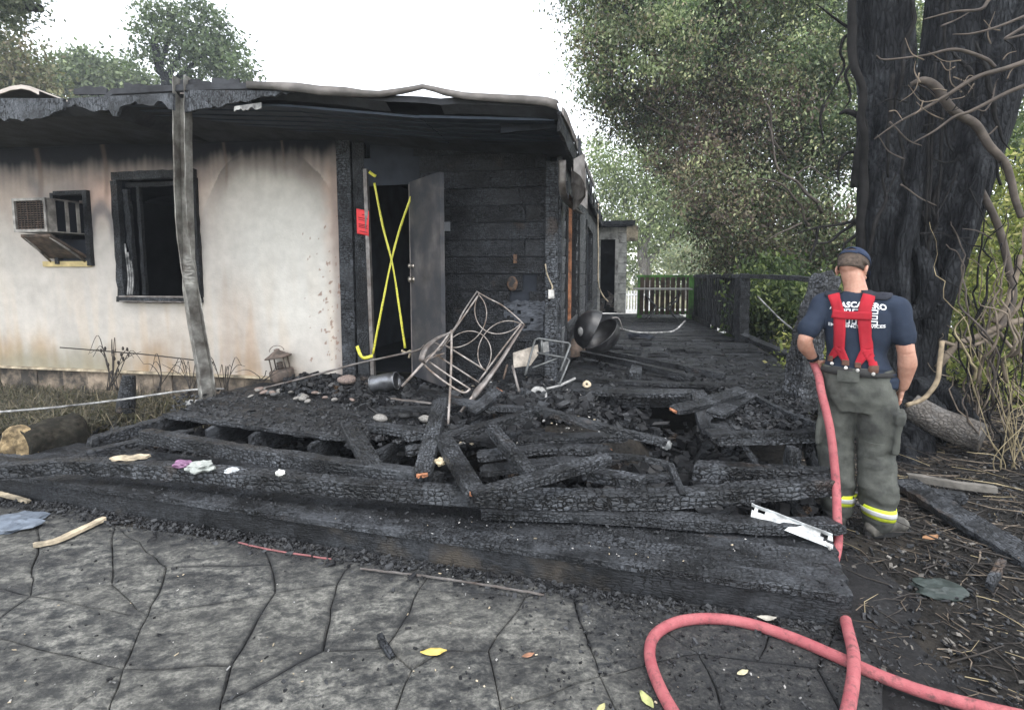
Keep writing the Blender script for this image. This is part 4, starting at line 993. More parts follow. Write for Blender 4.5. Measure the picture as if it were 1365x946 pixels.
# right soil: charcoal, twigs, bark, dead leaves
def rsoil(sz):
    def f():
        x = R_.uniform(1.55, 5.5); y = R_.uniform(1.5, 6.5)
        if x < right_edge(min(max(y, 3.6), 16)) + .1 and y > 3.3: return None
        if y < 3.3 and x < 1.62 + .4 * (y - 2.5): return None
        return (x, y, soil_z(x, y) + .01, sz * R_.uniform(.3, 1.8))
    return f
chunks('soil_litter', scatter(9000, rsoil(.012)), [M['coal'], M['coal'], M['coal2'], M['coal'], M['char_brown'], M['twig_grey']], .5, 12)
def twigs(name, n, f, m, L=(.06, .3), r=(.002, .006), seed=1, lift=.15):
    q = random.Random(seed); bm = bmesh.new()
    for _ in range(n):
        p = None
        while p is None: p = f()
        a = q.uniform(0, 6.28); l = q.uniform(*L); d = Vector((math.cos(a), math.sin(a), q.uniform(-.05, lift))) * l; c = Vector(p[:3]); rr = q.uniform(*r)
        k = d.cross(Vector((0, 0, 1))).normalized() * l * q.uniform(-.15, .15)
        tube(bm, [c, c + d * .5 + k, c + d], [rr, rr * .8, rr * .4], 4, cap=False)
    o = mesh_obj(name, bm, m); o['kind'] = 'stuff'; return o
M['twig'] = plain('dry_twig', (.16, .13, .10), .85, .2, var=.6, scale=8)
M['twig_dark'] = plain('burnt_twig', (.045, .04, .036), .85, .2, var=.6, scale=8)
M['straw'] = plain('dry_straw', (.30, .25, .155), .8, .2, var=.4, scale=8)
twigs('fallen_twigs', 1500, rsoil(.01), M['twig_dark'], seed=2); twigs('fallen_twigs', 900, rsoil(.01), M['twig'], (.03, .16), (.0012, .004), seed=3); twigs('fallen_straw', 160, rsoil(.01), M['straw'], (.05, .22), (.0015, .004), 4)
def rsoil_far():
    while True:
        p = rsoil(.01)()
        if p and p[0] > 2.7: return p
twigs('fallen_twigs', 420, rsoil_far, M['twig'], (.1, .5), (.002, .007), 5, .25)
twigs('fallen_twigs', 420, rsoil_far, M['twig_dark'], (.1, .5), (.002, .008), 8, .25)
twigs('fallen_straw', 45, rsoil_far, M['straw'], (.1, .5), (.002, .006), 6, .3)
# ================================================================== window air conditioner, half burnt, in its opening
M['ac'] = plain('sooted_ac_casing', (.36, .34, .31), .55, .4, .2, var=.5, scale=9, dirt=(.07, .065, .06), dirt_amt=.55)
M['rust'] = plain('rusty_steel', (.13, .095, .075), .8, .3, .2, var=.6, scale=14, dirt=(.04, .035, .03), dirt_amt=.5)
ac = empty('air_conditioner', HW((ax0 + ax1) / 2, 0, az0), HROT, 'sooted window air conditioner sticking out of the stucco wall left of the burnt window', 'air conditioner')
def acp(s, t, z): return Vector((s - (ax0 + ax1) / 2, t, z - az0))
c0 = HP(18, 265, -.42); c1 = HP(66, 309, -.42)             # front face corners
s0, s1, zb, zt_ = c0.x, c1.x, c1.z, c0.z
s0w, s1w = s0 + .0, s1 + .0
bm = bmesh.new(); R = [(s0, s1, -.42), (s0, s1, .12)]
def shell(bm, s0, s1, t0, t1, z0, z1, th):
    box2(bm, acp(s0, t0, z1 - th), acp(s1, t1, z1)); box2(bm, acp(s0, t0, z0), acp(s1, t1, z0 + th)); box2(bm, acp(s0, t0, z0 + th), acp(s0 + th, t1, z1 - th)); 
shell(bm, s0, s1, -.42, .14, zb, zt_, .012)
for t in (-.42, -.22, -.09): box2(bm, acp(s1 - .012, t, zb + .012), acp(s1, t + (.09 if t == -.42 else .035), zt_ - .012))
mesh_obj('casing', bm, M['ac'], ac)
bm = bmesh.new()
for a, b, c, d in ((s0, s0 + .03, zb, zt_), (s1 - .03, s1, zb, zt_), (s0 + .03, s1 - .03, zt_ - .03, zt_), (s0 + .03, s1 - .03, zb, zb + .03)): box2(bm, acp(a, -.445, c), acp(b, -.423, d))
mesh_obj('face_frame', bm, M['ac'], ac)
bm = bmesh.new(); box2(bm, acp(s0 + .02, -.40, zb + .02), acp(s1 - .02, .1, zt_ - .02)); mesh_obj('coil', bm, M['black'], ac)
for k in range(13):
    z = zb + .04 + k * (zt_ - zb - .075) / 12; bm = bmesh.new(); box(bm, acp((s0 + s1) / 2, -.415, z), (s1 - s0 - .06, .016, .008), Matrix.Rotation(.4, 3, 'X')); mesh_obj('grille_slat', bm, M['rust'], ac)
for k in range(9):
    s = s0 + .05 + k * (s1 - s0 - .1) / 8; bm = bmesh.new(); box2(bm, acp(s - .002, -.43, zb + .03), acp(s + .002, -.424, zt_ - .03)); mesh_obj('grille_wire', bm, M['rust'], ac)
bm = bmesh.new()                                            # frame of the opening, leaning tray and brackets below
for a, b, c, d in ((ax0 - .03, ax0 + .02, az0, az1), (ax1 - .03, ax1 + .03, az0 - .02, az1 + .02), (ax0 + .02, ax1 - .03, az1 - .03, az1 + .02)): box2(bm, acp(a, -.05, c), acp(b, .03, d))
mesh_obj('sleeve_frame', bm, M['char_fine'], ac)
bm = bmesh.new(); zm = HP(40, 322, -.40).z
vv = [acp(s0 + .03, -.40, zb - .02), acp(s1 - .02, -.40, zb - .02), acp(ax1 - .04, -.03, az0 + .10), acp(ax0 - .16, -.03, az0 + .10)]
A = [bm.verts.new(p) for p in vv]; B = [bm.verts.new(p - Vector((0, 0, .03))) for p in vv]
bm.faces.new(A); bm.faces.new(B[::-1])
for i in range(4): bm.faces.new((A[i], A[(i + 1) % 4], B[(i + 1) % 4], B[i]))
mesh_obj('drip_tray', bm, M['rust'], ac)
for s, e in ((s0 + .06, ax0 - .12), (s1 - .05, ax1 - .08)):
    bm = bmesh.new(); tube(bm, [acp(s, -.38, zb - .05), acp(e, -.02, az0 + .03)], .016, 4); mesh_obj('bracket_arm', bm, M['ac'], ac)
bm = bmesh.new(); box2(bm, acp(ax0 + .02, .0, az0), acp(ax1 - .03, .02, zb - .06)); mesh_obj('backing_panel', bm, M['soot'], ac)
bm = bmesh.new(); box2(bm, acp(HP(60, 350).x, -.03, az0 - .03), acp(ax1 - .0, -.012, az0 + .035)); mesh_obj('bare_sill', bm, plain('bare_yellow_wood', (.50, .40, .2), .8, .2, var=.3), ac)
bm = bmesh.new(); box2(bm, acp(ax1 - .14, -.34, zb + .03), acp(ax1 - .1, -.02, zt_ - .02)); box2(bm, acp(s1, -.05, zt_ - .01), acp(ax1 - .02, -.035, zt_ + .015)); mesh_obj('side_panel', bm, M['rust'], ac)

# ================================================================== bent steel porch post: open channel, buckled lower down
M['post'] = plain('scorched_galvanised', (.33, .325, .30), .55, .5, .3, var=.45, scale=10, dirt=(.09, .08, .07), dirt_amt=.55)
pts = [D(277, 531, 5.45), D(272, 490, 5.42), D(263, 440, 5.36), D(256, 395, 5.3), D(250, 345, 5.24), D(246, 290, 5.16), D(244, 220, 5.05), D(243, 160, 4.97), D(243, 103, 4.9)]
P_ = spline(pts, 6); bm = bmesh.new(); R = []; n = len(P_)
for i, p in enumerate(P_):
    k = i / (n - 1); w = .068 - .012 * k; sq = 1.0 - .55 * math.exp(-((k - .47) / .10) ** 2) ; tw = .9 * smooth01(.52, .40, k) - .1
    ax = Vector((math.cos(tw), math.sin(tw), 0)); dp = Vector((-math.sin(tw), math.cos(tw), 0)); d = .10 * sq; th = .006
    sec = [(-w * .84, -d * .5), (-w, -d * .5), (-w, d * .5), (w, d * .5), (w, -d * .5), (w * .88, -d * .5), (w * .88, -d * .5 + th), (w - th, -d * .5 + th), (w - th, d * .5 - th), (-w + th, d * .5 - th), (-w + th, -d * .5 + th), (-w * .84, -d * .5 + th)]
    R.append([bm.verts.new(p + ax * (x + .004 * nz(p, 9)) + dp * (y + .008 * nz(p + Vector((x * 20, 0, 0)), 8))) for x, y in sec])
for a, b in zip(R, R[1:]):
    for k in range(12): bm.faces.new((a[k], a[(k + 1) % 12], b[(k + 1) % 12], b[k]))
bm.faces.new(R[0]); bm.faces.new(R[-1][::-1])
pp = empty('porch_post', D(277, 531, 5.45), 0, 'tall bent steel channel post standing before the stucco wall left of the doorway', 'post')
inv = Matrix.Translation(-pp.location); o = mesh_obj('channel', bm, M['post'], pp); o.data.transform(inv)
bm = bmesh.new(); c = pp.location.copy(); box(bm, Vector((0, 0, -.045)), (.2, .2, .012)); mesh_obj('base_plate', bm, M['rust'], pp)
bm = bmesh.new(); q = D(243, 122, 4.86) - pp.location; box(bm, q + Vector((0, .05, 0)), (.10, .004, .012)); mesh_obj('tie_strap', bm, M['steel'], pp)
for k in range(4):
    bm = bmesh.new(); q = D(270 + 10 * k, 545, 5.4) - pp.location; box(bm, Vector((-.13 + .09 * k, -.1, -.02)), (.05, .05, .05), Matrix.Rotation(k, 3, 'X')); mesh_obj('footing_lump', bm, M['ash'], pp)

# ================================================================== red notice and yellow tape
nt = D(484, 294, 1).copy(); a = HP(475, 278, -.045); b = HP(493, 311, -.045)
no = empty('notice', HW(a.x, a.y, b.z), HROT, 'red paper notice stapled to the charred board left of the doorway', 'notice')
w, h = b.x - a.x, a.z - b.z
bm = bmesh.new(); V = [[bm.verts.new((w * i / 8, .012 * math.sin(i * .5) - .02 * (i / 8) * (1 - j / 8), h * j / 8 - .03 * i / 8 * (1 if j > 4 else 1))) for i in range(9)] for j in range(9)]
for j in range(8):
    for i in range(8): bm.faces.new((V[j][i], V[j][i + 1], V[j + 1][i + 1], V[j + 1][i])).smooth = True
o = mesh_obj('sheet', bm, plain('red_paper', (.74, .06, .065), .7, .3, var=.12, bump=.001), no); sm = o.modifiers.new('s', 'SOLIDIFY'); sm.thickness = .001
pr = plain('dark_print', (.10, .012, .02), .8, .2)
for z0, x0, x1 in ((.80, .42, .86), (.66, .14, .9), (.58, .14, .6), (.40, .14, .9), (.34, .14, .85), (.28, .14, .9), (.12, .2, .9)):
    bm = bmesh.new(); i0, i1 = w * x0, w * x1
    f = lambda x: .012 * math.sin(x / w * 8 * .5) - .02 * (x / w) * (1 - z0) - .0035
    q = [(i0, f(i0), h * z0 - .03 * x0), (i1, f(i1), h * z0 - .03 * x1)]; box2(bm, (0, 0, 0), (.001, .001, .001)); bm.clear()
    n_ = 6; T = [(bm.verts.new((i0 + (i1 - i0) * i / n_, f(i0 + (i1 - i0) * i / n_), h * z0 - .03 * (x0 + (x1 - x0) * i / n_) - .003)), bm.verts.new((i0 + (i1 - i0) * i / n_, f(i0 + (i1 - i0) * i / n_), h * z0 - .03 * (x0 + (x1 - x0) * i / n_) + .004))) for i in range(n_ + 1)]
    for p, q in zip(T, T[1:]): bm.faces.new((p[0], q[0], q[1], p[1]))
    mesh_obj('print_line', bm, pr, no)
def tape_mat():
    k = NT('caution_tape'); v = k.coord((1, 1, 1), 'UV', False)
    br = k.noise(k.coord((3, 60, 1), 'UV', False), 1.0, 2)
    t = k.ramp(br.outputs[0], [(.60, 0.0), (.64, 1.0)])
    k.m.blend_method = 'HASHED' if hasattr(k.m, 'blend_method') else None
    return k.fin(k.mix(t, (.58, .55, .06), (.04, .04, .02)), .45, None, .5)
try: M['tape'] = tape_mat()
except Exception: M['tape'] = plain('caution_tape', (.8, .74, .05), .45)
def ribbon(name, pts, w, m, parent=None, twist=0.0, wdir=None):
    P = spline(pts, 10); bm = bmesh.new(); uv = bm.loops.layers.uv.new('UVMap'); R = []; L = 0; n = len(P); Ls = []
    for i, p in enumerate(P):
        if i: L += (p - P[i - 1]).length
        Ls.append(L); t = (P[min(i + 1, n - 1)] - P[max(i - 1, 0)]).normalized(); s = t.cross(Vector((0, 1, 0))).normalized(); u = s.cross(t)
        a = twist * math.sin(i / n * 9) ; d = s * math.cos(a) + u * math.sin(a)
        ww = w * (1 + .18 * nz((i * .7, L, 0), 1))
        R.append((bm.verts.new(p - d * ww / 2), bm.verts.new(p + u * .004 * math.sin(i)), bm.verts.new(p + d * ww / 2)))
    for i, (a, b) in enumerate(zip(R, R[1:])):
        for k in range(2):
            f = bm.faces.new((a[k], a[k + 1], b[k + 1], b[k])); f.smooth = True
            for lp, q in zip(f.loops, ((k / 2, Ls[i]), (k / 2 + .5, Ls[i]), (k / 2 + .5, Ls[i + 1]), (k / 2, Ls[i + 1]))): lp[uv].uv = q
    o = mesh_obj(name, bm, m, parent); sm = o.modifiers.new('s', 'SOLIDIFY'); sm.thickness = .001; return o
T = lambda u, v, t=-.10: (lambda p: HW(p.x, p.y, p.z))(HP(u, v, t))
tag(ribbon('caution_tape', [T(499, 244), T(510, 300), T(523, 352), T(532, 408), T(540, 464)], .023, M['tape'], None, .5), 'yellow caution tape strip from top left to bottom right across the doorway', 'tape', 'yellow tapes crossed over the doorway')
tag(ribbon('caution_tape', [T(548, 262, -.06), T(533, 305, -.07), T(521, 350, -.085), T(509, 410, -.1), T(497, 472, -.12)], .023, M['tape'], None, .45), 'yellow caution tape strip from top right to bottom left across the doorway', 'tape', 'yellow tapes crossed over the doorway')
tag(ribbon('tape_scrap', [T(476, 461, -.14), T(480, 472, -.15), T(485, 477, -.16), T(497, 474, -.15)], .035, M['tape'], None, .3), 'knotted yellow tape end tied to the thin rod left of the doorway', 'tape')
tag(ribbon('tape_scrap', [T(492, 229, -.06), T(497, 233, -.07), T(501, 235, -.08)], .03, M['tape'], None, .3), 'small torn yellow tape end left at the top of the door jamb', 'tape')
tag(ribbon('tape_scrap', [T(535, 467, -.14), T(541, 470, -.15), T(547, 468, -.15), T(545, 477, -.14)], .025, M['bone'], None, .5), 'faded knot of tape tied on the rod in front of the doorway', 'tape')
# thin rod and white cord
def tubing(name, pts, r, m, label, cat, n=8, sub=6, group=None):
    bm = bmesh.new(); tube(bm, spline(pts, sub), r, n); o = mesh_obj(name, bm, m); return tag(o, label, cat, group)
tubing('conduit', [T(336, 521, -.35), T(400, 505, -.33), T(470, 486, -.30), T(520, 475, -.28), T(556, 467, -.3), T(566, 460, -.34)], .011, M['steel'], 'thin bent grey conduit rod running from the lantern to the metal chair', 'rod')
tubing('cord', [D(-30, 551, 4.9), D(60, 544, 5.1), D(150, 534, 5.25), D(220, 524, 5.35), D(262, 519, 5.45), D(300, 518, 5.6)], .010, M['ash'], 'taut white cord running from the left edge to the bent post', 'cord')
tubing('stalk', [D(80, 463, 6.1), D(130, 467, 6.1), D(190, 472, 6.1), D(235, 477, 6.0), D(285, 483, 5.9)], .007, M['twig_dark'], 'thin burnt stalk stretched along the foot of the stucco wall', 'stalk')

# ================================================================== lantern by the wall
ln = empty('lantern', HW(*HP(378, 507, -.12)), 0, 'rusty candle lantern leaning against the stucco wall', 'lantern')
ln.rotation_euler = (0.05, -.17, HROT)
lm = plain('rusty_lantern', (.16, .125, .105), .75, .35, .3, var=.5, scale=14, dirt=(.05, .045, .04))
sc = .34 / .34
bm = bmesh.new(); lathe(bm, [(0, 0), (.115, 0), (.128, .02), (.128, .11), (.12, .125), (.06, .13), (.0, .13)], 20); mesh_obj('lantern_base', bm, lm, ln)
for k in range(4):
    a = math.pi / 4 + k * math.pi / 2 + .3; bm = bmesh.new(); tube(bm, [(.105 * math.cos(a), .105 * math.sin(a), .12), (.105 * math.cos(a), .105 * math.sin(a), .265)], .008, 6); mesh_obj('lantern_bar', bm, lm, ln)
bm = bmesh.new(); lathe(bm, [(.0, .13), (.035, .132), (.032, .21), (.0, .212)], 14); mesh_obj('candle_holder', bm, lm, ln)
bm = bmesh.new(); lathe(bm, [(0, .262), (.14, .262), (.145, .272), (.09, .30), (.055, .325), (.03, .338), (.03, .355), (0, .365)], 20); mesh_obj('lantern_roof', bm, lm, ln)
bm = bmesh.new(); tube(bm, [Vector((.09 * math.cos(a), .0, .335 + .06 * math.sin(a))) for a in np.linspace(0, math.pi, 12)], .0035, 5); mesh_obj('carry_ring', bm, lm, ln)

# ================================================================== can and stones
cn = empty('can', G(513, 521, .50), 0, 'dented grey metal can lying on its side before the doorway', 'can')
bm = bmesh.new(); Mx = Matrix.Rotation(math.radians(90), 4, 'Y'); rr = .085
Mx = Matrix.Translation((0, 0, .09)) @ Matrix.Rotation(-.22, 4, 'Z') @ Matrix.Rotation(-.16, 4, 'Y') @ Mx
pr_ = []
for z in np.linspace(-.13, .13, 12): pr_.append((rr * (1 + .05 * math.sin(z * 25)), z))
rg = lathe(bm, pr_, 24, Mx)
for L in rg:
    for v in L: v.co += (v.co - Vector((0, 0, .09))).normalized() * .012 * nz(v.co, 9)
canm = plain('smoked_zinc', (.24, .25, .27), .38, .5, .75, var=.4, scale=9, dirt=(.05, .05, .05), dirt_amt=.45)
o = mesh_obj('can_wall', bm, canm, cn); sm = o.modifiers.new('s', 'SOLIDIFY'); sm.thickness = .004
bm = bmesh.new(); lathe(bm, [(0, -.128), (rr * .97, -.128)], 24, Mx); mesh_obj('can_bottom', bm, canm, cn)
bm = bmesh.new()
for z in (-.13, .13):
    tube(bm, [Mx @ Vector((rr * math.cos(a), rr * math.sin(a), z)) for a in np.linspace(0, 2 * math.pi, 25)], .005, 5)
mesh_obj('rolled_rim', bm, canm, cn)
rs = random.Random(11)
stone_m = [plain('pale_shell', (.30, .285, .26), .75, .3, var=.4, scale=16, dirt=(.06, .06, .06), dirt_amt=.5), plain('grey_stone', (.14, .14, .14), .8, .3, var=.4, scale=16, dirt=(.04, .04, .04), dirt_amt=.6), plain('rosy_stone', (.27, .205, .175), .8, .3, var=.4, scale=14, dirt=(.05, .05, .05), dirt_amt=.4)]
def stone_mesh(seed):
    bm = bmesh.new(); bmesh.ops.create_icosphere(bm, subdivisions=3, radius=1)
    for v in bm.verts: v.co *= 1 + .22 * nz(v.co + Vector((seed * 5, 0, 0)), 1.1) + .05 * nz(v.co + Vector((seed * 5, 0, 0)), 3)
    me = bpy.data.meshes.new('stone'); bm.to_mesh(me); bm.free(); me.polygons.foreach_set('use_smooth', [True] * len(me.polygons)); return me
sm_ = []
for k in range(6):
    me = stone_mesh(k); me.materials.append(stone_m[(0, 1, 2, 0, 1, 0)[k]]); sm_.append(me)
for k in range(46):
    u = rs.uniform(332, 476); v = rs.uniform(513, 536) if u > 380 else rs.uniform(519, 530)
    if k < 12: u, v = rs.uniform(385, 450), rs.uniform(507, 522)
    p = G(u, v, .44); o = link(bpy.data.objects.new('stone', sm_[rs.randrange(6)])); r = rs.uniform(.018, .042)
    o.location = p + Vector((0, 0, .012 + (.05 if k < 12 else 0))); o.scale = (r * 1.2, r, r * rs.uniform(.4, .7)); o.rotation_euler = (rs.uniform(-.4, .4), rs.uniform(-.4, .4), rs.uniform(0, 6))
    tag(o, 'pale scorched stone or shell in the heap below the stucco wall by the doorway', 'stone', 'pale stones heaped by the wall')
for u, v, z, r, k, lab in ((463, 506, .56, .075, 2, 'rounded rosy stone topmost at the right end of the stone heap'), (507, 557, .45, .05, 0, 'white shell at the left of the small stones below the can'), (540, 551, .47, .05, 1, 'grey pebble in the middle below the can'), (567, 558, .46, .045, 0, 'white shell right against the leaning plank'), (680, 682, .20, .035, 0, 'white shell lying on the front step')):
    o = link(bpy.data.objects.new('stone', sm_[k])); o.location = G(u, v, z); o.scale = (r * 1.25, r, r * .7); tag(o, lab, 'stone')

# ================================================================== burnt metal garden chair, lying tilted
M['chairm'] = plain('burnt_chair_steel', (.33, .30, .28), .55, .5, .3, var=.4, scale=16, dirt=(.10, .07, .05), dirt_amt=.5)
CH = empty('garden_chair', D(600, 545, 4.75), 0, 'burnt metal garden chair tipped over with interlaced ring back', 'chair')
ci = Matrix.Translation(-CH.location)
def ctube(name, pts, r, m=None, n=8, sub=5, flat=1.0):
    bm = bmesh.new(); tube(bm, spline(pts, sub) if len(pts) > 2 else pts, r if not isinstance(r, list) else list(np.interp(np.linspace(0, 1, len(spline(pts, sub))), np.linspace(0, 1, len(r)), r)), n, flat)
    o = mesh_obj(name, bm, m or M['chairm'], CH); o.data.transform(ci); return o
# the back panel lies in a plane: corners A (top), B (right), C (low), D_ (left)
A_, B_, C_, D_ = D(636, 389, 4.95), D(698, 432, 4.85), D(646, 500, 4.70), D(588, 464, 4.80)
def bpz(a, b): return A_ * (1 - a) * (1 - b) + B_ * a * (1 - b) + C_ * a * b + D_ * (1 - a) * b       # a along top edge, b down
ctube('top_rail', [bpz(0, 0), bpz(.25, -.02), bpz(.5, -.05), bpz(.8, -.03), bpz(1, 0)], .006)
ctube('back_stile', [bpz(.05, .05), bpz(.03, .55), bpz(.0, 1.05)], .008); ctube('back_stile', [bpz(.97, .02), bpz(.97, .5), bpz(.98, 1.12)], .008)
ctube('lower_rail', [bpz(0, .93), bpz(1, .93)], .008); ctube('lower_rail', [bpz(-.05, 1.12), bpz(1, 1.14)], .008)
def arc(c, r, a0, a1, ry=None):
    return [bpz(c[0] + r * math.cos(t), c[1] + (ry or r) * math.sin(t)) for t in np.linspace(a0, a1, 11)]
pi = math.pi
for c, r, a0, a1 in (((.0, .48), .46, -1.45, 1.45), ((1.0, .48), .46, pi - 1.45, pi + 1.45), ((.5, -.04), .46, .1, pi - .1), ((.5, .96), .46, pi + .1, 2 * pi - .1)):
    ctube('back_ring', arc(c, r, a0, a1), .0048, None, 6, 2)
# arms: flat, swollen, rusty bands running from the back posts
ctube('arm', [D(636, 388, 4.95), D(618, 415, 4.9), D(604, 440, 4.84), D(585, 450, 4.75), D(569, 462, 4.6), D(562, 478, 4.5), D(566, 484, 4.52)], [.010, .012, .016, .03, .036, .034, .01], M['steel'], 10, 5, .55)
ctube('arm', [D(699, 432, 4.85), D(684, 455, 4.75), D(668, 480, 4.66), D(650, 505, 4.58), D(636, 522, 4.5), D(628, 535, 4.5)], [.010, .018, .022, .03, .04, .02], M['steel'], 10, 5, .55)
ctube('leg', [D(564, 484, 4.5), D(536, 515, 4.45)], .012); ctube('leg', [D(602, 440, 4.83), D(601, 500, 4.6), D(597, 572, 4.35)], .011)
ctube('leg', [D(631, 527, 4.5), D(614, 549, 4.45)], .013)
ctube('arm_support', [D(602, 440, 4.84), D(585, 463, 4.7), D(566, 484, 4.55)], .009); ctube('arm_support', [D(588, 464, 4.8), D(575, 472, 4.7), D(566, 480, 4.6)], .008)
ctube('seat_hoop', [D(592, 471, 4.75), D(572, 478, 4.62), D(566, 486, 4.58), D(585, 503, 4.52), D(610, 520, 4.48), D(620, 523, 4.48), D(627, 518, 4.5)], .009)
ctube('seat_hoop', [D(572, 482, 4.66), D(598, 500, 4.58), D(626, 518, 4.54)], .008)
ctube('seat_hoop', [D(590, 462, 4.78), D(577, 456, 4.74), D(571, 462, 4.68)], .007)
# second, smaller frame
FR = empty('folding_frame', D(725, 500, 4.9), 0, 'small bent steel frame of a burnt folding seat right of the garden chair', 'frame')
fi = Matrix.Translation(-FR.location)
fm = plain('grey_burnt_tube', (.12, .125, .125), .5, .5, .4, var=.5, scale=14)
def ftube(name, pts, r, m=fm):
    bm = bmesh.new(); tube(bm, pts, r, 6); o = mesh_obj(name, bm, m, FR); o.data.transform(fi)
ftube('upper_hoop', [D(700, 500, 4.75), D(713, 453, 4.95), D(718, 451, 5.0), D(758, 457, 4.95), D(760, 460, 4.9), D(747, 495, 4.75)], .011)
ftube('lower_hoop', [D(716, 470, 4.95), D(755, 477, 4.9), D(759, 480, 4.86), D(746, 512, 4.7)], .010)
ftube('brace', [D(710, 490, 4.8), D(742, 478, 4.85)], .008); ftube('leg', [D(683, 487, 4.7), D(692, 522, 4.55)], .013, M['steel']); ftube('leg', [D(676, 486, 4.75), D(671, 505, 4.65)], .010, M['rust']); ftube('strut', [D(722, 452, 5), D(722, 470, 4.95)], .012)
bm = bmesh.new(); P = [D(684, 470, 4.9), D(706, 463, 4.95), D(717, 459, 5.0), D(718, 472, 4.95), D(707, 487, 4.88), D(685, 490, 4.82)]
A = [bm.verts.new(p) for p in P]; bm.faces.new(A); o = mesh_obj('scorched_panel', bm, plain('scorched_board_panel', (.38, .34, .29), .8, .2, var=.4, scale=12, dirt=(.1, .09, .08), dirt_amt=.5), FR); o.data.transform(fi); sm = o.modifiers.new('s', 'SOLIDIFY'); sm.thickness = .015
bm = bmesh.new(); P = [D(722, 456, 5.02), D(731, 455, 5.03), D(732, 468, 5.0), D(724, 470, 5.0)]; A = [bm.verts.new(p) for p in P]; bm.faces.new(A); o = mesh_obj('scorched_panel', bm, M['ash'], FR); o.data.transform(fi); sm = o.modifiers.new('s', 'SOLIDIFY'); sm.thickness = .015
# white burnt fittings in the rubble
def ring_thing(name, u, v, Y, r0, r1, m, label, cat, tilt=.9):
    bm = bmesh.new(); c = D(u, v, Y); Mx = Matrix.Translation(c) @ Matrix.Rotation(tilt, 4, 'X')
    pr = [(r0, -.008), (r1, -.008), (r1, .008), (r0, .008), (r0, -.008)]; L = lathe(bm, pr, 18, Mx)
    for R in L:
        for w in R: w.co += Vector((nz(w.co, 25), nz(w.co, 27), nz(w.co, 21))) * .008
    return tag(mesh_obj(name, bm, m), label, cat)
ring_thing('burnt_fitting', 718, 525, 4.75, .035, .075, M['ash'], 'ashy white ring shaped fitting in the rubble', 'fitting')
ring_thing('cup_hook_disc', 782, 512, 5.0, .010, .036, M['bone'], 'round cream disc with dark centre on the broken deck edge', 'disc', 1.2)
tubing('melted_wire', [D(728, 518, 4.75), D(742, 515, 4.8), D(752, 511, 4.85), D(767, 504, 4.9)], .012, M['ash'], 'ashy melted wire trailing right from the white ring fitting', 'wire')
tubing('melted_wire', [D(786, 518, 4.97), D(793, 534, 4.93), D(800, 520, 4.95)], .007, M['ash'], 'ashy bent wire hanging below the cream disc', 'wire')

# ================================================================== kettle barbecue, toppled, lid ajar
KB = empty('kettle_barbecue', D(790, 466, 6.0), 0, 'toppled black kettle barbecue with its lid ajar beside the house corner', 'barbecue')
enam = plain('sooted_enamel', (.014, .014, .016), .38, .5, 0, var=.6, scale=9, bump=.003, dirt=(.05, .05, .05), dirt_amt=.25)
def half(name, c, r, axis, z0=.03, parent=KB, m=enam, flat=.82):
    bm = bmesh.new(); prof = [(r * math.sin(a), -r * flat * math.cos(a)) for a in np.linspace(.02, pi / 2, 12)] + [(r * 1.03, .012), (r * 1.03, .02)]
    M_ = Matrix.Translation(c) @ Vector((0, 0, 1)).rotation_difference(Vector(axis).normalized()).to_matrix().to_4x4(); lathe(bm, prof, 28, M_)
    o = mesh_obj(name, bm, m, parent); sm = o.modifiers.new('s', 'SOLIDIFY'); sm.thickness = .006; return o
kc = D(790, 442, 6.0) - KB.location
half('bowl', kc + Vector((.09, 0, -.035)), .225, (-.62, -.25, .70))
half('lid', kc + Vector((-.01, .06, .02)), .23, (.86, -.02, -.42))
bm = bmesh.new(); tube(bm, spline([kc + Vector((.2, -.05, .16)), kc + Vector((.28, -.04, .15)), kc + Vector((.33, -.02, .03))], 5), .007, 6); mesh_obj('handle', bm, M['steel'], KB)
bm = bmesh.new(); ellipsoid(bm, kc + Vector((-.16, -.18, .02)), (.03, .02, .05)); mesh_obj('vent', bm, M['ash'], KB)
tag(half('pan', G(760, 478, .58) + Vector((0, .05, .09)), .20, (0, .15, -1), parent=None, m=M['rust']), 'dark rusty round pan upside down in front of the toppled barbecue', 'pan')
tubing('bent_pipe', [D(822, 437, 7.2), D(850, 443, 7.5), D(885, 443, 7.8), D(900, 440, 8.0), D(913, 428, 8.3)], .014, M['ash'], 'bent pale pipe lying on the deck behind the barbecue', 'pipe')
loose('burnt_lump', 'black burnt scrap lying on the deck behind the barbecue', [(838, 447, .62), (852, 446, .66), (868, 449, .62)], .16, .06, 'soot', cat='scrap', group=None, amp=.03)

# ================================================================== table and railing at the far end of the deck
tb = empty('garden_table', Vector((D(883, 400, 13.0).x, 13.0, ZU)), HROT, 'small burnt metal table with curved legs before the green railing', 'table')
tm = plain('burnt_table_steel', (.10, .10, .10), .5, .5, .3, var=.4)
Yt = tb.location.y; k_ = 720 / Yt; tz = EYE - (384 - 366) / k_ - ZU
bm = bmesh.new(); box2(bm, (-38 / k_, -.35, tz - .03), (36 / k_, .35, tz)); mesh_obj('table_top', bm, plain('pale_table_top', (.30, .29, .27), .6, .4, var=.3), tb)
for sx in (-1, 1):
    for sy in (-.28, .28):
        bm = bmesh.new(); tube(bm, spline([(sx * 22 / k_, sy, tz - .03), (sx * 19 / k_, sy, tz * .7), (sx * 9 / k_, sy, tz * .42), (sx * 14 / k_, sy, tz * .15), (sx * 20 / k_, sy, 0)], 5), .016, 6); mesh_obj('leg', bm, tm, tb)
bm = bmesh.new(); tube(bm, spline([(-18 / k_, -.28, tz * .62), (0, -.29, tz * .36), (18 / k_, -.28, tz * .62)], 8), .012, 6); mesh_obj('cross_brace', bm, tm, tb)
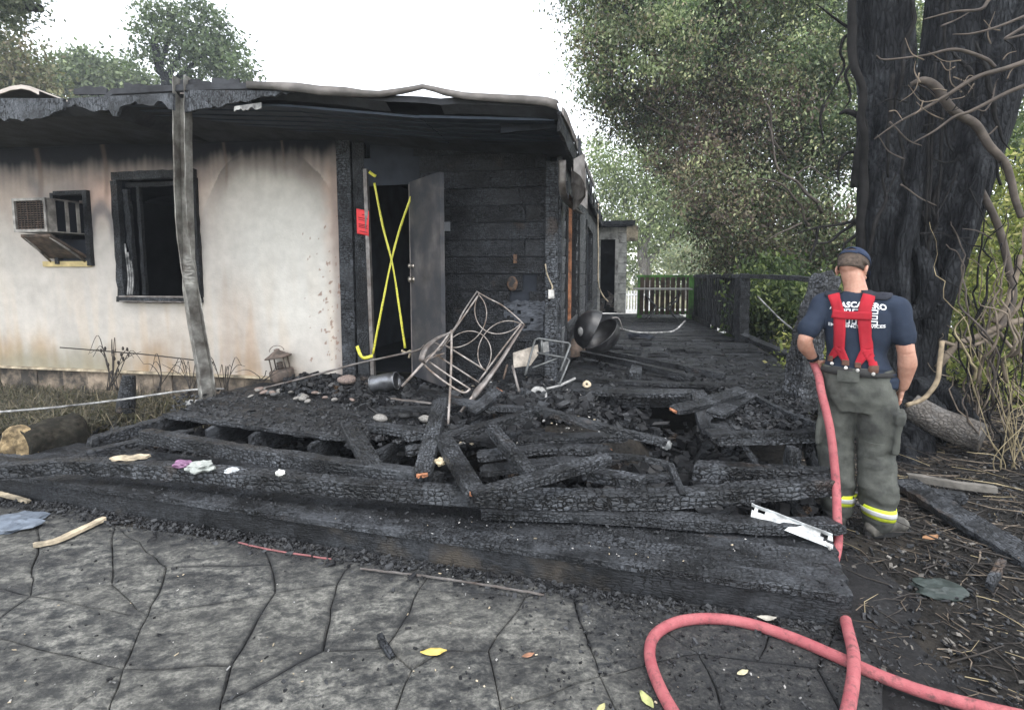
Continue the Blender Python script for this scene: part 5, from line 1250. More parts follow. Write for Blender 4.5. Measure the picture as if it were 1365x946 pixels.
green = plain('scorched_green_paint', (.12, .33, .06), .6, .4, var=.3, scale=6, dirt=(.03, .04, .025), dirt_amt=.3)
slat_m = plain('brown_slat', (.14, .10, .075), .85, .2, var=.5, scale=6, dirt=(.04, .035, .03), dirt_amt=.4)
def railing(name, a, b, n, h, pm, sm, label, posts, top=True, gap=.3, bot=.12, hslat=None):
    a = Vector(a); b = Vector(b); L = (b - a).length; th = math.atan2(b.y - a.y, b.x - a.x)
    o = empty(name, a, th, label, 'railing')
    if top: bm = bmesh.new(); box2(bm, (-.05, -.06, h - .05), (L + .05, .06, h)); mesh_obj('top_rail', bm, pm, o)
    bm = bmesh.new(); box2(bm, (0, -.035, bot - .04), (L, .035, bot + .04)); mesh_obj('bottom_rail', bm, pm, o)
    bm = bmesh.new(); box2(bm, (0, -.03, h - .13), (L, .03, h - .052)); mesh_obj('upper_rail', bm, pm, o)
    for p in posts: bm = bmesh.new(); box2(bm, (L * p - .05, -.052, -.12), (L * p + .05, .052, h - .052)); mesh_obj('post', bm, pm, o)
    w = L / n
    for i in range(n):
        bm = bmesh.new(); g_ = gap + random.uniform(-.08, .08); rr = random.uniform(-.012, .012)
        vs = box2(bm, (w * (i + g_ / 2), -.06, bot - .05), (w * (i + 1 - g_ / 2), -.036, h - .06)); bmesh.ops.rotate(bm, verts=vs, cent=(w * i, 0, .5), matrix=Matrix.Rotation(rr, 3, 'Y'))
        mesh_obj('slat', bm, sm, o)
    return o
hR = 1.06
ra, rb = G(852, 417, ZU), G(921, 417, ZU)
ra = D(852, 366, 13.6); rb = D(921, 366, 13.6); ra.z = rb.z = ZU
railing('railing', ra, rb, 10, hR, green, slat_m, 'green framed railing with brown slats across the far end of the deck', (0.02, .98))
rc = D(988, 366, 8.7); rc.z = ZU
o = railing('railing', (rb.x + .06, 13.4, ZU), rc, 22, hR, M['char_fine'], M['char_fine'], 'long charred slatted railing along the right edge of the deck', (.0, .55, 1.0), gap=.42)
bm = bmesh.new(); box2(bm, (-.06, -.07, -.02), (.06, .07, hR - .06)); g_ = mesh_obj('green_post', bm, green, o); g_.location = (.1, -.1, 0)
bm = bmesh.new(); box2(bm, (.1, -.09, -.02), (2.6, -.062, .10)); mesh_obj('kickboard', bm, M['char_fine'], o)
sweep_log('handrail', [D(930, 368, 11), D(988, 368, 8.7), D(1050, 370, 7.2), D(1086, 373, 6.6)], .13, .06, M['char'], None, 0, .008, .05, 91, None, 'charred handrail beam jutting out right past the last railing post', 'rail')
sweep_log('fallen_rail', [G(990, 447, .78), G(1020, 460, .70), G(1056, 474, .60)], .09, .07, M['char'], None, .3, .008, .04, 92, None, 'charred fallen rail leaning from the last post down the deck edge', 'rail')
sweep_log('railing_post', [D(989, 458, 8.6), D(990, 410, 8.6), D(991, 365, 8.6)], .16, .16, M['char'], None, 0, .008, .04, 93, None, 'thick charred post ending the slatted railing', 'post')
sweep_log('pole', [D(1010, 395, 7.5), D(1040, 425, 7.2), D(1056, 438, 7.0)], .014, .014, M['ash'], None, 0, .002, .1, 94, None, 'thin pale rod leaning in the gap behind the deck edge', 'rod')
# white picket fence glimpsed beyond the annex
pf = empty('picket_fence', D(843, 400, 24), 0, 'white picket fence glimpsed between the annex and the green railing', 'fence')
wp = plain('white_fence_paint', (.75, .75, .75), .6)
for k in range(9):
    bm = bmesh.new(); box2(bm, (-.34 + k * .13, 0, -1.0), (-.27 + k * .13, .03, .42)); mesh_obj('picket', bm, wp, pf)
for z in (-.6, .2): bm = bmesh.new(); box2(bm, (-.4, .031, z), (.9, .07, z + .08)); mesh_obj('rail', bm, wp, pf)

# ================================================================== hose
def hose_mat():
    k = NT('faded_red_hose'); v = k.coord(rnd=False); a = k.noise(v, 11, 6, .65); b = k.noise(v, 160, 2)
    c = k.mix(k.ramp(a.outputs[0], [(.35, 0.0), (.7, 1.0)]), (.27, .07, .08), (.36, .12, .125))
    c = k.mix(k.ramp(k.noise(v, 26, 5, .7).outputs[0], [(.52, 0.0), (.68, .85)]), c, (.10, .05, .05))
    return k.fin(c, .8, k.bump(b.outputs[0], .0025), .18)
rH = .0245
hz_ = rH
PO = Vector((2.28, 3.40, 0)); PR = -math.atan2(PO.x, PO.y)
def PL(x, y, z): return PO + Matrix.Rotation(PR, 3, 'Z') @ Vector((x, y, z))
H = [PL(-.325, .06, 1.075), PL(-.305, .01, 1.035), PL(-.275, -.075, .985), PL(-.25, -.16, .90), D(1107, 575, 3.30), D(1114, 640, 3.2), D(1116, 690, 3.05), D(1117, 725, 2.98)]
H[-1].z = max(H[-1].z, .06)
H += [Vector((1.73, 2.78, hz_ + .01)), Vector((1.66, 2.6, hz_ + .01)), G(1131, 842, hz_ * 1.2 + .02), G(1138, 875, hz_ + .05), G(1135, 920, hz_ + .055), G(1118, 975, hz_ + .05), G(1050, 1050, hz_), G(950, 1020, hz_), G(905, 960, hz_), G(878, 912, hz_), G(866, 872, hz_), G(874, 845, hz_), G(905, 828, hz_), G(950, 824, hz_), G(1000, 831, hz_), G(1060, 851, hz_), G(1125, 879, hz_), G(1190, 907, hz_), G(1260, 930, hz_), G(1380, 958, hz_), G(1500, 975, hz_)]
bm = bmesh.new(); tube(bm, spline(H, 9), rH, 14)
tag(mesh_obj('fire_hose', bm, hose_mat()), 'faded red hose held by the firefighter and looped on the patio', 'hose')
# ================================================================== white melted metal bracket on the step
bk = empty('metal_bracket', G(1052, 700, .20), 0, 'whitened half melted metal bracket lying at the right end of the front step', 'bracket')
bi = Matrix.Translation(-bk.location); P0 = G(1000, 680, .26); P1 = G(1108, 722, .19)
dx = (P1 - P0); Lb = dx.length; dx.normalize(); nv = Vector((dx.y, -dx.x, 0)).normalized(); uu = dx.cross(-nv).normalized()
def bkp(x, y, z): return P0 + dx * x + nv * y + uu * z
bm = bmesh.new(); wd = .055; n = 22
top_e = []; bot_e = []
for i in range(n + 1):
    x = Lb * i / n; j = .006 * nz((x * 12, 0, 0), 1); e = 1.0
    if i == 0: e = 1.15
    top_e.append(bkp(x, -wd / 2 * e + j, .018)); bot_e.append(bkp(x + (.012 if i in (0, n) else 0), wd / 2 * e + j * .6, .0))
A = [bm.verts.new(p) for p in top_e]; B = [bm.verts.new(p) for p in bot_e]; Lp = [bm.verts.new(p - Vector((0, 0, .02)) - nv * -.012) for p in bot_e]; Up = [bm.verts.new(p + Vector((0, 0, .02)) + nv * .004) for p in top_e]
Cm = [bm.verts.new((a + b) / 2 + Vector((0, 0, -.006))) for a, b in zip(top_e, bot_e)]
for i in range(n):
    for p, q in ((Up, A), (A, Cm), (Cm, B), (B, Lp)):
        if (p is A and i in (0, 19, 20)) or (p is Cm and i in (20, 21)): continue     # the two melted bites
        if p is A and i in (2, 3): continue                                             # and the bolt hole
        bm.faces.new((p[i], p[i + 1], q[i + 1], q[i]))
o = mesh_obj('plate', bm, plain('oxidised_aluminium', (.58, .60, .60), .5, .5, .35, var=.35, scale=18, dirt=(.12, .12, .12), dirt_amt=.35), bk); o.data.transform(bi); sm = o.modifiers.new('s', 'SOLIDIFY'); sm.thickness = .006
bm = bmesh.new(); tube(bm, spline([bkp(Lb - .03, .03, .0), bkp(Lb + .0, .045, -.01), bkp(Lb + .0, .06, -.015)], 4), .008, 6); o = mesh_obj('broken_lug', bm, M['white'], bk); o.data.transform(bi)
# ================================================================== small finds
def leaf(name, u, v, z, L, col, label, rz=0, group=None, curl=.3, tilt=0):
    bm = bmesh.new(); n = 8; R = []
    for i in range(n + 1):
        x = i / n; w = .22 * math.sin(pi * (x * .92 + .04)) * (1 + .25 * nz((x * 5, u, 0), 1)); zc = curl * .35 * (x - .5) ** 2
        R.append([bm.verts.new(((x - .5) * L, s * w * L, (zc + abs(s) * .10 * curl + .04 * nz((x * 4, s, v), 1)) * L)) for s in (-1, -.5, 0, .5, 1)])
    for a, b in zip(R, R[1:]):
        for k in range(4): bm.faces.new((a[k], b[k], b[k + 1], a[k + 1])).smooth = True
    o = mesh_obj(name, bm, plain(name + '_tone', col, .7, .3, var=.4, scale=30, bump=.001)); o.location = G(u, v, z); o.rotation_euler = (tilt, 0, rz); sm = o.modifiers.new('s', 'SOLIDIFY'); sm.thickness = .001
    return tag(o, label, 'leaf', group)
leaf('fallen_leaf', 578, 869, .012, .115, (.55, .43, .12), 'yellow dry leaf lying on the pale slabs', .1)
leaf('fallen_leaf', 862, 932, .012, .09, (.36, .38, .16), 'greenish leaf left of the hose loop at the bottom', 1.9)
leaf('fallen_leaf', 801, 944, .012, .06, (.40, .38, .18), 'small pale leaf at the bottom edge left of the hose', .9)
leaf('fallen_leaf', 813, 684, .19, .05, (.24, .30, .06), 'small green leaf on the front step', .2)
leaf('fallen_leaf', 990, 896, .012, .06, (.50, .46, .30), 'pale leaf tucked under the hose at its crossing', .4)
leaf('fallen_leaf', 1022, 825, .02, .09, (.40, .38, .33), 'pale curled leaf behind the hose at the foot of the step', -.1, curl=.8)
leaf('fallen_leaf', 704, 873, .012, .06, (.25, .13, .08), 'small reddish brown leaf on the sooty slabs', .4)
leaf('fallen_leaf', 872, 692, .20, .13, (.30, .28, .25), 'grey curled dead leaf on the front step with a long stalk', .5, curl=1.0)
leaf('fallen_leaf', 703, 681, .20, .09, (.36, .33, .27), 'beige curled scrap beside the white shell on the step', 1.2, curl=1.2)
leaf('fallen_leaf', 1240, 718, .03, .13, (.30, .16, .08), 'reddish brown dead leaf on the soil before the firefighter\'s boots', .3, curl=.8)
leaf('fallen_leaf', 1050, 524, ZU + .02, .06, (.3, .29, .25), 'pale leaf on the right deck', .2)
tubing('leaf_stalk', [G(880, 690, .21), G(898, 672, .24), G(907, 658, .28)], .004, M['twig'], 'curved dry stalk rising from the grey leaf on the step', 'stalk')
def crumple(name, u, v, z, r, col, label, cat, seed=0, sq=.6):
    bm = bmesh.new(); bmesh.ops.create_icosphere(bm, subdivisions=3, radius=1)
    for w in bm.verts: w.co *= 1 + .55 * nz(w.co + Vector((seed, 0, 0)), 1.9); w.co = Vector((w.co.x * r * 1.4, w.co.y * r, w.co.z * r * sq))
    o = mesh_obj(name, bm, plain(name + '_tone_%d' % seed, col, .5, .4, var=.35, scale=20)); o.location = G(u, v, z + r * sq * .7); return tag(o, label, cat)
crumple('crumpled_bag', 268, 622, .36, .06, (.30, .32, .30), 'crumpled pale plastic bag on the front beam near its left end', 'bag', 3)
crumple('crumpled_wrapper', 244, 618, .36, .045, (.20, .10, .18), 'crumpled purple and white wrapper beside the pale bag', 'wrapper', 5)
crumple('crumpled_scrap', 308, 628, .34, .035, (.42, .44, .45), 'small crumpled grey scrap right of the pale bag', 'scrap', 8)
crumple('crumpled_scrap', 373, 632, .34, .02, (.6, .6, .56), 'tiny white curl standing on the front beam', 'scrap', 9, 1.6)
crumple('crumpled_tarp', 8, 698, .0, .14, (.13, .155, .19), 'bluish grey crumpled tarp at the left edge of the patio', 'tarp', 12, .25)
crumple('white_lump', 887, 592, .16, .04, (.3, .31, .31), 'ashy white lump deep in the hole', 'lump', 14, 1.2)
crumple('cream_bracket', 587, 615, .42, .025, (.55, .46, .3), 'small cream fitting on the left edge of the raw tipped plank', 'fitting', 15, 1)
crumple('stone_block', 1250, 785, -.02, .09, (.03, .04, .036), 'flat brown stone half buried in the right soil', 'stone', 17, .3)
# cut log at the left edge
l0, l1 = D(20, 594, 4.42), D(104, 600, 4.9)
lg = empty('log', Vector((l0.x, l0.y, .0)), 0, 'cut fibrous log lying at the left edge before the grass', 'log')
lo_ = lg.location; ax = (l0 - l1); ax.z = 0; ax.normalize(); e0 = l0 - lo_; e1 = l1 - lo_; e0.z = e1.z = .19
bm = bmesh.new(); tube(bm, spline([e0, e0.lerp(e1, .3), e0.lerp(e1, .7), e1, e1 - ax * .06], 6), [.185] * 18 + [.17, .16, .15, .13, .11, .08, .03], 22)
for v in bm.verts: v.co += Vector((nz(v.co, 6), nz(v.co + Vector((3, 0, 0)), 6), nz(v.co, 5))) * .035
mesh_obj('log_body', bm, plain('mossy_log_bark', (.04, .036, .028), .95, .15, var=.8, scale=22, bump=.03, dirt=(.02, .02, .016), dirt_amt=.5), lg)
face_ax = (ax * .75 + Vector((-.1, -.6, .12))).normalized(); Mx = Matrix.Translation(e0 + ax * .015) @ Vector((0, 0, 1)).rotation_difference(face_ax).to_matrix().to_4x4() @ Matrix.Diagonal((1, 1.05, 1, 1))
bm = bmesh.new(); L = lathe(bm, [(0.002, .02)] + [(.02 * i, .02 + .012 * math.sin(i * 2.3)) for i in range(1, 9)] + [(.185, -.02), (.19, -.06)], 30, Mx)
for R in L:
    for v in R: v.co += face_ax * .025 * nz(v.co, 12) + Vector((nz(v.co, 9), nz(v.co + Vector((4, 0, 0)), 9), nz(v.co, 7))) * .016
mesh_obj('cut_face', bm, plain('cut_log_face', (.36, .27, .15), .9, .2, var=.7, scale=20, bump=.01, dirt=(.08, .06, .035), dirt_amt=.7), lg)
# ================================================================== foliage
def leaf_mat(name):
    k = NT(name); at = k.n('ShaderNodeVertexColor', layer_name='tone')
    tr = k.n('ShaderNodeBsdfTranslucent'); k.l(k.mix(1.0, at.outputs[0], (1.0, 1.25, .7), 'MULTIPLY'), tr.inputs[0])
    k.fin(at.outputs[0], .65, None, .25); mx = k.n('ShaderNodeMixShader'); mx.inputs[0].default_value = .3
    k.l(k.b.outputs[0], mx.inputs[1]); k.l(tr.outputs[0], mx.inputs[2]); k.l(mx.outputs[0], k.out.inputs[0]); return k.m
M['leaf'] = leaf_mat('leaf')
def leaf_cloud(name, clumps, sprays, per, L, palette, parent=None, seed=1, spread=.28, droop=.35, aspect=.42, zone=None, kind='stuff', fill=.5):
    """clumps: (centre, (rx, ry, rz), weight). sprays of small leaves through the clumps' volume; palette: (weight, colour)"""
    r = np.random.default_rng(seed); W_ = np.array([c[2] for c in clumps], 'f'); W_ /= W_.sum()
    ci = r.choice(len(clumps), sprays, p=W_); C0 = np.array([tuple(c[0]) for c in clumps])[ci]; R0 = np.array([c[1] for c in clumps])[ci]
    d = r.normal(size=(sprays, 3)); d /= np.linalg.norm(d, axis=1)[:, None]; rad = r.uniform(fill ** 3, 1, sprays) ** (1 / 3)
    lump_ = np.array([noise.noise(Vector(x * 2.3 + c)) for x, c in zip(d, C0 * 3)]); SP = C0 + d * R0 * (rad * (1 + .38 * lump_))[:, None]
    pw = np.array([p[0] for p in palette], 'f'); pw /= pw.sum(); pc = np.array([p[1] for p in palette], 'f')
    si = r.choice(len(palette), sprays, p=pw); SC = pc[si]
    if zone: SC = np.array([zone(Vector(p), c, r) for p, c in zip(SP, SC)])
    SC = SC * r.uniform(.7, 1.3, (sprays, 1))
    n = sprays * per; S_ = np.repeat(SP, per, 0); sg = spread * r.uniform(.5, 1.5, sprays).repeat(per)[:, None]
    P = S_ + r.normal(size=(n, 3)) * sg * np.array([1, 1, .7])
    ax = r.normal(size=(n, 3)); ax[:, 2] -= droop * 2; ax /= np.linalg.norm(ax, axis=1)[:, None]
    up = r.normal(size=(n, 3)); up[:, 2] += .8; sd = np.cross(ax, up); sd /= np.linalg.norm(sd, axis=1)[:, None]
    l = (L * r.uniform(.6, 1.35, n))[:, None]; w = l * aspect * .5; nr = np.cross(ax, sd)
    V = np.stack([P, P + ax * l * .5 + sd * w + nr * l * .06, P + ax * l, P + ax * l * .5 - sd * w + nr * l * .06], 1).reshape(-1, 3)
    col = np.repeat(SC, per, 0) * r.uniform(.82, 1.2, (n, 1)); col = np.clip(col, .005, .9)
    me = bpy.data.meshes.new(name); me.vertices.add(n * 4); me.vertices.foreach_set('co', V.astype('f').ravel())
    me.loops.add(n * 4); me.loops.foreach_set('vertex_index', np.arange(n * 4, dtype='i')); me.polygons.add(n); me.polygons.foreach_set('loop_start', np.arange(0, n * 4, 4, dtype='i')); me.update()
    ca = me.color_attributes.new('tone', 'FLOAT_COLOR', 'POINT'); ca.data.foreach_set('color', np.concatenate([np.repeat(col, 4, 0), np.ones((n * 4, 1))], 1).astype('f').ravel())
    me.materials.append(M['leaf']); o = link(bpy.data.objects.new(name, me), parent)
    if kind: o['kind'] = kind
    return o
def clump(u, v, Y, rp, w=None, dep=1.0, sq=1.0):
    q = rp * Y / FPX; return (D(u, v, Y), (q, q * dep, q * sq), w or rp * rp)
def bark_mat(name, dark, light, sc=(1, 1, .22), dist=.03, ash=.0):
    k = NT(name); v = k.coord(sc, rnd=False); a = k.noise(v, 9, 8, .65, .6); b = k.noise(v, 34, 5, .6)
    vo = k.n('ShaderNodeTexVoronoi', feature='DISTANCE_TO_EDGE'); vo.inputs['Scale'].default_value = 26; k.l(v, vo.inputs['Vector'])
    h = k.math('MULTIPLY', k.ramp(vo.outputs[0], [(0, 0.0), (.3, 1.0)]), a.outputs[0])
    c = k.mix(k.ramp(a.outputs[0], [(.35, 0.0), (.66, 1.0)]), dark, light); c = k.mix(k.ramp(vo.outputs[0], [(0, .6), (.10, 0.0)]), c, tuple(x * .25 for x in dark))
    w_ = k.coord((1, 1, .6), rnd=False); pl = k.noise(w_, 2.2, 5, .65); fi = k.noise(w_, 38, 6, .7)
    c = k.mix(k.math('MULTIPLY', k.ramp(pl.outputs[0], [(.50, 0.0), (.66, .8)]), k.ramp(fi.outputs[0], [(.4, .1), (.6, 1.0)])), c, tuple(min(.3, x * 2.4) for x in light))
    return k.fin(c, .85, k.bump(fi.outputs[0], dist * .5, 1.0, k.bump(h, dist * 1.3)), .09)
M['bark'] = bark_mat('scorched_bark', (.003, .0035, .005), (.030, .032, .035))
M['bark_pale'] = bark_mat('grey_bark', (.10, .09, .08), (.30, .28, .25), dist=.02)
M['vine'] = plain('tan_vine', (.085, .07, .058), .8, .25, var=.5, scale=12, dirt=(.06, .05, .045), dirt_amt=.4)
M['vine_dark'] = plain('dark_vine', (.014, .0135, .0135), .9, .1, var=.5, scale=12)
def stem_mesh(bm, pts, r, n=64, ridge=.10, sub=16, flare=0.0, seed=0):
    P = spline(pts, sub); rs = np.interp(np.linspace(0, 1, len(P)), np.linspace(0, 1, len(r)), r); fr = frames(P); R = []; Ls = 0
    for i, (p, (t, s, u)) in enumerate(zip(P, fr)):
        if i: Ls += (p - P[i - 1]).length
        q = []
        for k in range(n):
            a = 2 * math.pi * k / n; e = Vector((math.cos(a), math.sin(a), 0))
            rr = rs[i] * (1 + ridge * (nz((e.x * 2.2, e.y * 2.2, Ls * .9 + seed), 1) * 1.2 + nz((e.x * 6, e.y * 6, Ls * 2.0 + seed), 1) * .7 + 1.0 * (.25 - abs(nz((e.x * 7, e.y * 7, Ls * 1.4 + seed + 9), 1))) + .3 * nz((e.x * 16, e.y * 16, Ls * 5 + seed), 1)))
            q.append(bm.verts.new(p + s * (e.x * rr) + u * (e.y * rr)))
        R.append(q)
    for a, b in zip(R, R[1:]):
        for k in range(n): bm.faces.new((a[k], a[(k + 1) % n], b[(k + 1) % n], b[k])).smooth = True
    bm.faces.new(R[0]); bm.faces.new(R[-1])
# ---- the great scorched tree at the right
YT = 5.3; bt = empty('scorched_tree', D(1205, 560, YT), 0, 'huge blackened tree with fused stems and hanging vines at the right', 'tree'); bti = Matrix.Translation(-bt.location)
def tpart(name, bm, m): o = mesh_obj(name, bm, m, bt); o.data.transform(bti); return o
q = lambda u, v, y=0: D(u, v, YT + y)
bm = bmesh.new(); stem_mesh(bm, [q(1196, 575), q(1192, 500), q(1184, 400), q(1182, 250), q(1182, 120), q(1174, 0), q(1160, -150), q(1150, -400)], [.34, .28, .25, .235, .24, .24, .21, .18], seed=1); tpart('trunk', bm, M['bark'])
bm = bmesh.new(); stem_mesh(bm, [q(1206, 575, .1), q(1216, 480, .1), q(1230, 400, .1), q(1258, 280, .15), q(1264, 150, .25), q(1272, 20, .3), q(1295, -150, .3), q(1300, -400, .4)], [.30, .25, .25, .26, .25, .24, .24, .2], seed=2); tpart('trunk', bm, M['bark'])
bm = bmesh.new(); stem_mesh(bm, [q(1216, 500, -.05), q(1232, 420, -.05), q(1262, 320, -.05), q(1298, 200, 0), q(1330, 90, .1), q(1360, -40, .1), q(1395, -250, .2)], [.16, .19, .21, .23, .25, .26, .22], seed=3); tpart('trunk', bm, M['bark'])
bm = bmesh.new(); stem_mesh(bm, [q(1224, 330, -.28), q(1232, 350, -.32), q(1238, 385, -.34), q(1228, 412, -.34), q(1200, 424, -.32), q(1185, 428, -.3)], [.05, .07, .085, .08, .06, .03], 18, seed=4); tpart('gnarled_limb', bm, M['bark'])
bm = bmesh.new(); stem_mesh(bm, [q(1206, 425, -.34), q(1204, 340, -.35), q(1216, 290, -.36), q(1222, 240, -.34), q(1230, 180, -.30)], [.05, .06, .06, .05, .04], 14, seed=5); tpart('gnarled_limb', bm, M['bark'])
bm = bmesh.new(); stem_mesh(bm, [q(1228, 420, -.3), q(1262, 380, -.34), q(1290, 300, -.34), q(1312, 210, -.3)], [.05, .07, .06, .05], 14, seed=6); tpart('gnarled_limb', bm, M['bark'])
def vine(pts, r, m='vine_dark', name='vine', n=7, wig=.0):
    P = spline([q(*p) for p in pts], 7); P = [p + Vector((nz(p, 4), nz(p + Vector((5, 0, 0)), 4), nz(p, 3))) * wig for p in P]
    rr = np.interp(np.linspace(0, 1, len(P)), np.linspace(0, 1, len(r)), r) if isinstance(r, (list, tuple)) else [r] * len(P)
    bm = bmesh.new(); tube(bm, P, [float(x) for x in rr], n); return tpart(name, bm, M[m])
vine([(1214, 112, -.5), (1232, 106, -.55), (1250, 118, -.55), (1268, 145, -.55), (1300, 165, -.5), (1318, 195, -.5), (1342, 222, -.5), (1352, 262, -.5), (1362, 290, -.5)], [.02, .034, .036, .036, .034, .03, .026], 'vine', 'twisted_limb', 10, .015)
vine([(1390, 75, -.8), (1340, 92, -.8), (1300, 104, -.75), (1260, 128, -.7), (1226, 148, -.65), (1195, 165, -.6), (1165, 186, -.55)], [0.0217, 0.0186, 0.0161, 0.0124, 0.0087, 0.005], 'vine', 'bare_branch', 8, .01)
vine([(1326, 90, -.75), (1312, 78, -.75), (1272, 66, -.7), (1230, 74, -.65), (1180, 80, -.6), (1168, 74, -.6)], [0.0136, 0.0149, 0.0136, 0.0093, 0.0074, 0.0037], 'vine', 'bare_branch', 8, .01)
vine([(1318, 0, -.8), (1306, 13, -.8), (1272, 16, -.7), (1232, 26, -.65)], [.014, .012, .009, .005], 'vine', 'bare_branch')
vine([(1375, 18, -.9), (1330, 36, -.85), (1296, 45, -.8), (1270, 46, -.75)], [.012, .01, .008, .004], 'vine', 'bare_branch')
vine([(1372, 112, -.9), (1340, 125, -.85), (1295, 148, -.8), (1272, 156, -.75), (1245, 175, -.7), (1218, 190, -.65)], [.018, .015, .012, .009, .005], 'vine', 'bare_branch')
vine([(1375, 30, -1), (1350, 45, -1), (1340, 52, -1), (1368, 46, -1)], [.012, .012, .008, .01], 'vine', 'bare_branch')
for u0, u1, v0, v1 in ((1240, 1234, 140, 300), (1258, 1248, 150, 300), (1263, 1262, -10, 120), (1247, 1238, 80, 290)):
    vine([(u0, v0, -.42), ((u0 + u1) / 2 + random.uniform(-4, 4), (v0 + v1) / 2, -.42), (u1, v1, -.42)], .012, 'vine_dark', 'vine', 6, .02)
# dark vines down the left flank and burnt twigs reaching left
vine([(1134, -40, -.1), (1135, 40, -.15), (1139, 90, -.2), (1150, 120, -.25), (1146, 160, -.3), (1154, 190, -.3), (1148, 250, -.28), (1150, 300, -.28), (1146, 360, -.25)], [.03, .04, .035, .03, .035, .03, .04, .035, .03], 'vine_dark', 'vine', 8, .03)
vine([(1140, 250, -.2), (1147, 200, -.25), (1150, 165, -.25), (1130, 150, -.2), (1120, 152, -.2)], [.05, .045, .03, .025, .012], 'vine_dark', 'burnt_twig', 7, .02)
for pts in ([(1142, 36, 0), (1128, 35, -.1), (1110, 22, -.2), (1088, 6, -.3)], [(1140, 40, 0), (1124, 50, -.1), (1121, 70, -.1), (1126, 88, -.1), (1112, 115, -.15), (1100, 140, -.2)], [(1136, 85, 0), (1126, 100, -.1), (1131, 130, -.1), (1124, 150, -.15)],
            [(1146, 290, 0), (1120, 300, -.2), (1090, 305, -.3), (1060, 310, -.5)], [(1145, 292, 0), (1110, 320, -.2), (1080, 328, -.3)], [(1148, 200, 0), (1124, 205, -.2), (1118, 230, -.2), (1122, 244, -.2)], [(1142, 310, 0), (1128, 325, -.1), (1124, 345, -.2)],
            [(1100, 138, -.2), (1093, 160, -.2), (1098, 190, -.2)], [(1090, 305, -.3), (1086, 330, -.3), (1078, 350, -.4)]):
    vine(pts, [.018, .014, .010, .005], 'vine_dark', 'burnt_twig', 6, .03)
# fine dead twigs across the trunk
rq = random.Random(5)
for k in range(26):
    u, v = rq.uniform(1180, 1360), rq.uniform(20, 330); du, dv = rq.uniform(-50, 50), rq.uniform(-30, 60)
    vine([(u, v, -.5), (u + du * .5, v + dv * .5 + rq.uniform(-8, 8), -.5), (u + du, v + dv, -.55)], [.008, .006, .003], rq.choice(['vine', 'vine_dark', 'vine_dark']), 'dead_twig', 5, .03)
for k in range(34):
    t_ = rq.random(); u = 1180 + 170 * t_; v = 165 - 85 * t_ + rq.uniform(-60, 40); L_ = rq.uniform(12, 46); a_ = rq.uniform(0, 6.28)
    P_t = [(u, v, -.7), (u + L_ * .5 * math.cos(a_), v + L_ * .5 * math.sin(a_) + rq.uniform(-5, 5), -.7), (u + L_ * math.cos(a_ + .3), v + L_ * math.sin(a_ + .3), -.72)]
    vine(P_t, [.006, .004, .002], rq.choice(['vine_dark', 'twig', 'vine_dark']), 'dead_twig', 5, .02)
for k in range(11):
    u = rq.uniform(1150, 1330); v = rq.uniform(-20, 330); L_ = rq.uniform(60, 190); sl = rq.uniform(-.25, .35)
    vine([(u, v, -.30), (u + sl * L_ * .3 + rq.uniform(-7, 7), v + L_ * .33, -.33), (u + sl * L_ * .6 + rq.uniform(-9, 9), v + L_ * .66, -.33), (u + sl * L_, v + L_, -.30)], [rq.uniform(.008, .02), rq.uniform(.008, .028), rq.uniform(.004, .012)], 'vine_dark', 'vine', 8, .05)
# roots
for pts in ([(1235, 520, -.1), (1250, 560, -.3), (1262, 590, -.4)], [(1200, 540, -.2), (1225, 590, -.5), (1240, 620, -.6)], [(1180, 560, -.2), (1215, 640, -.7), (1225, 660, -.8)]):
    bm = bmesh.new(); stem_mesh(bm, [q(*p) for p in pts], [.16, .12, .05], 14, seed=pts[0][0]); tpart('root', bm, M['bark'])
# logs by the trunk
def log(name, pts, r, label, m='bark_pale'):
    bm = bmesh.new(); stem_mesh(bm, pts, r, 20, .06); o = mesh_obj(name, bm, M[m]); return tag(o, label, 'log')
M['log'] = bark_mat('grey_log_bark', (.06, .055, .05), (.17, .155, .14), (1, 1, 1), .012)
log('fallen_log', [D(1212, 540, 4.9), D(1250, 562, 4.75), D(1285, 575, 4.65), D(1310, 583, 4.55)], [.12, .13, .135, .12], 'thick grey fallen log lying right of the firefighter', 'log')
log('fallen_log', [D(1215, 516, 5.0), D(1245, 514, 5.1), D(1265, 530, 5.0), D(1295, 565, 4.9)], [.09, .10, .10, .08], 'dark bent log behind the thick grey log', 'bark')
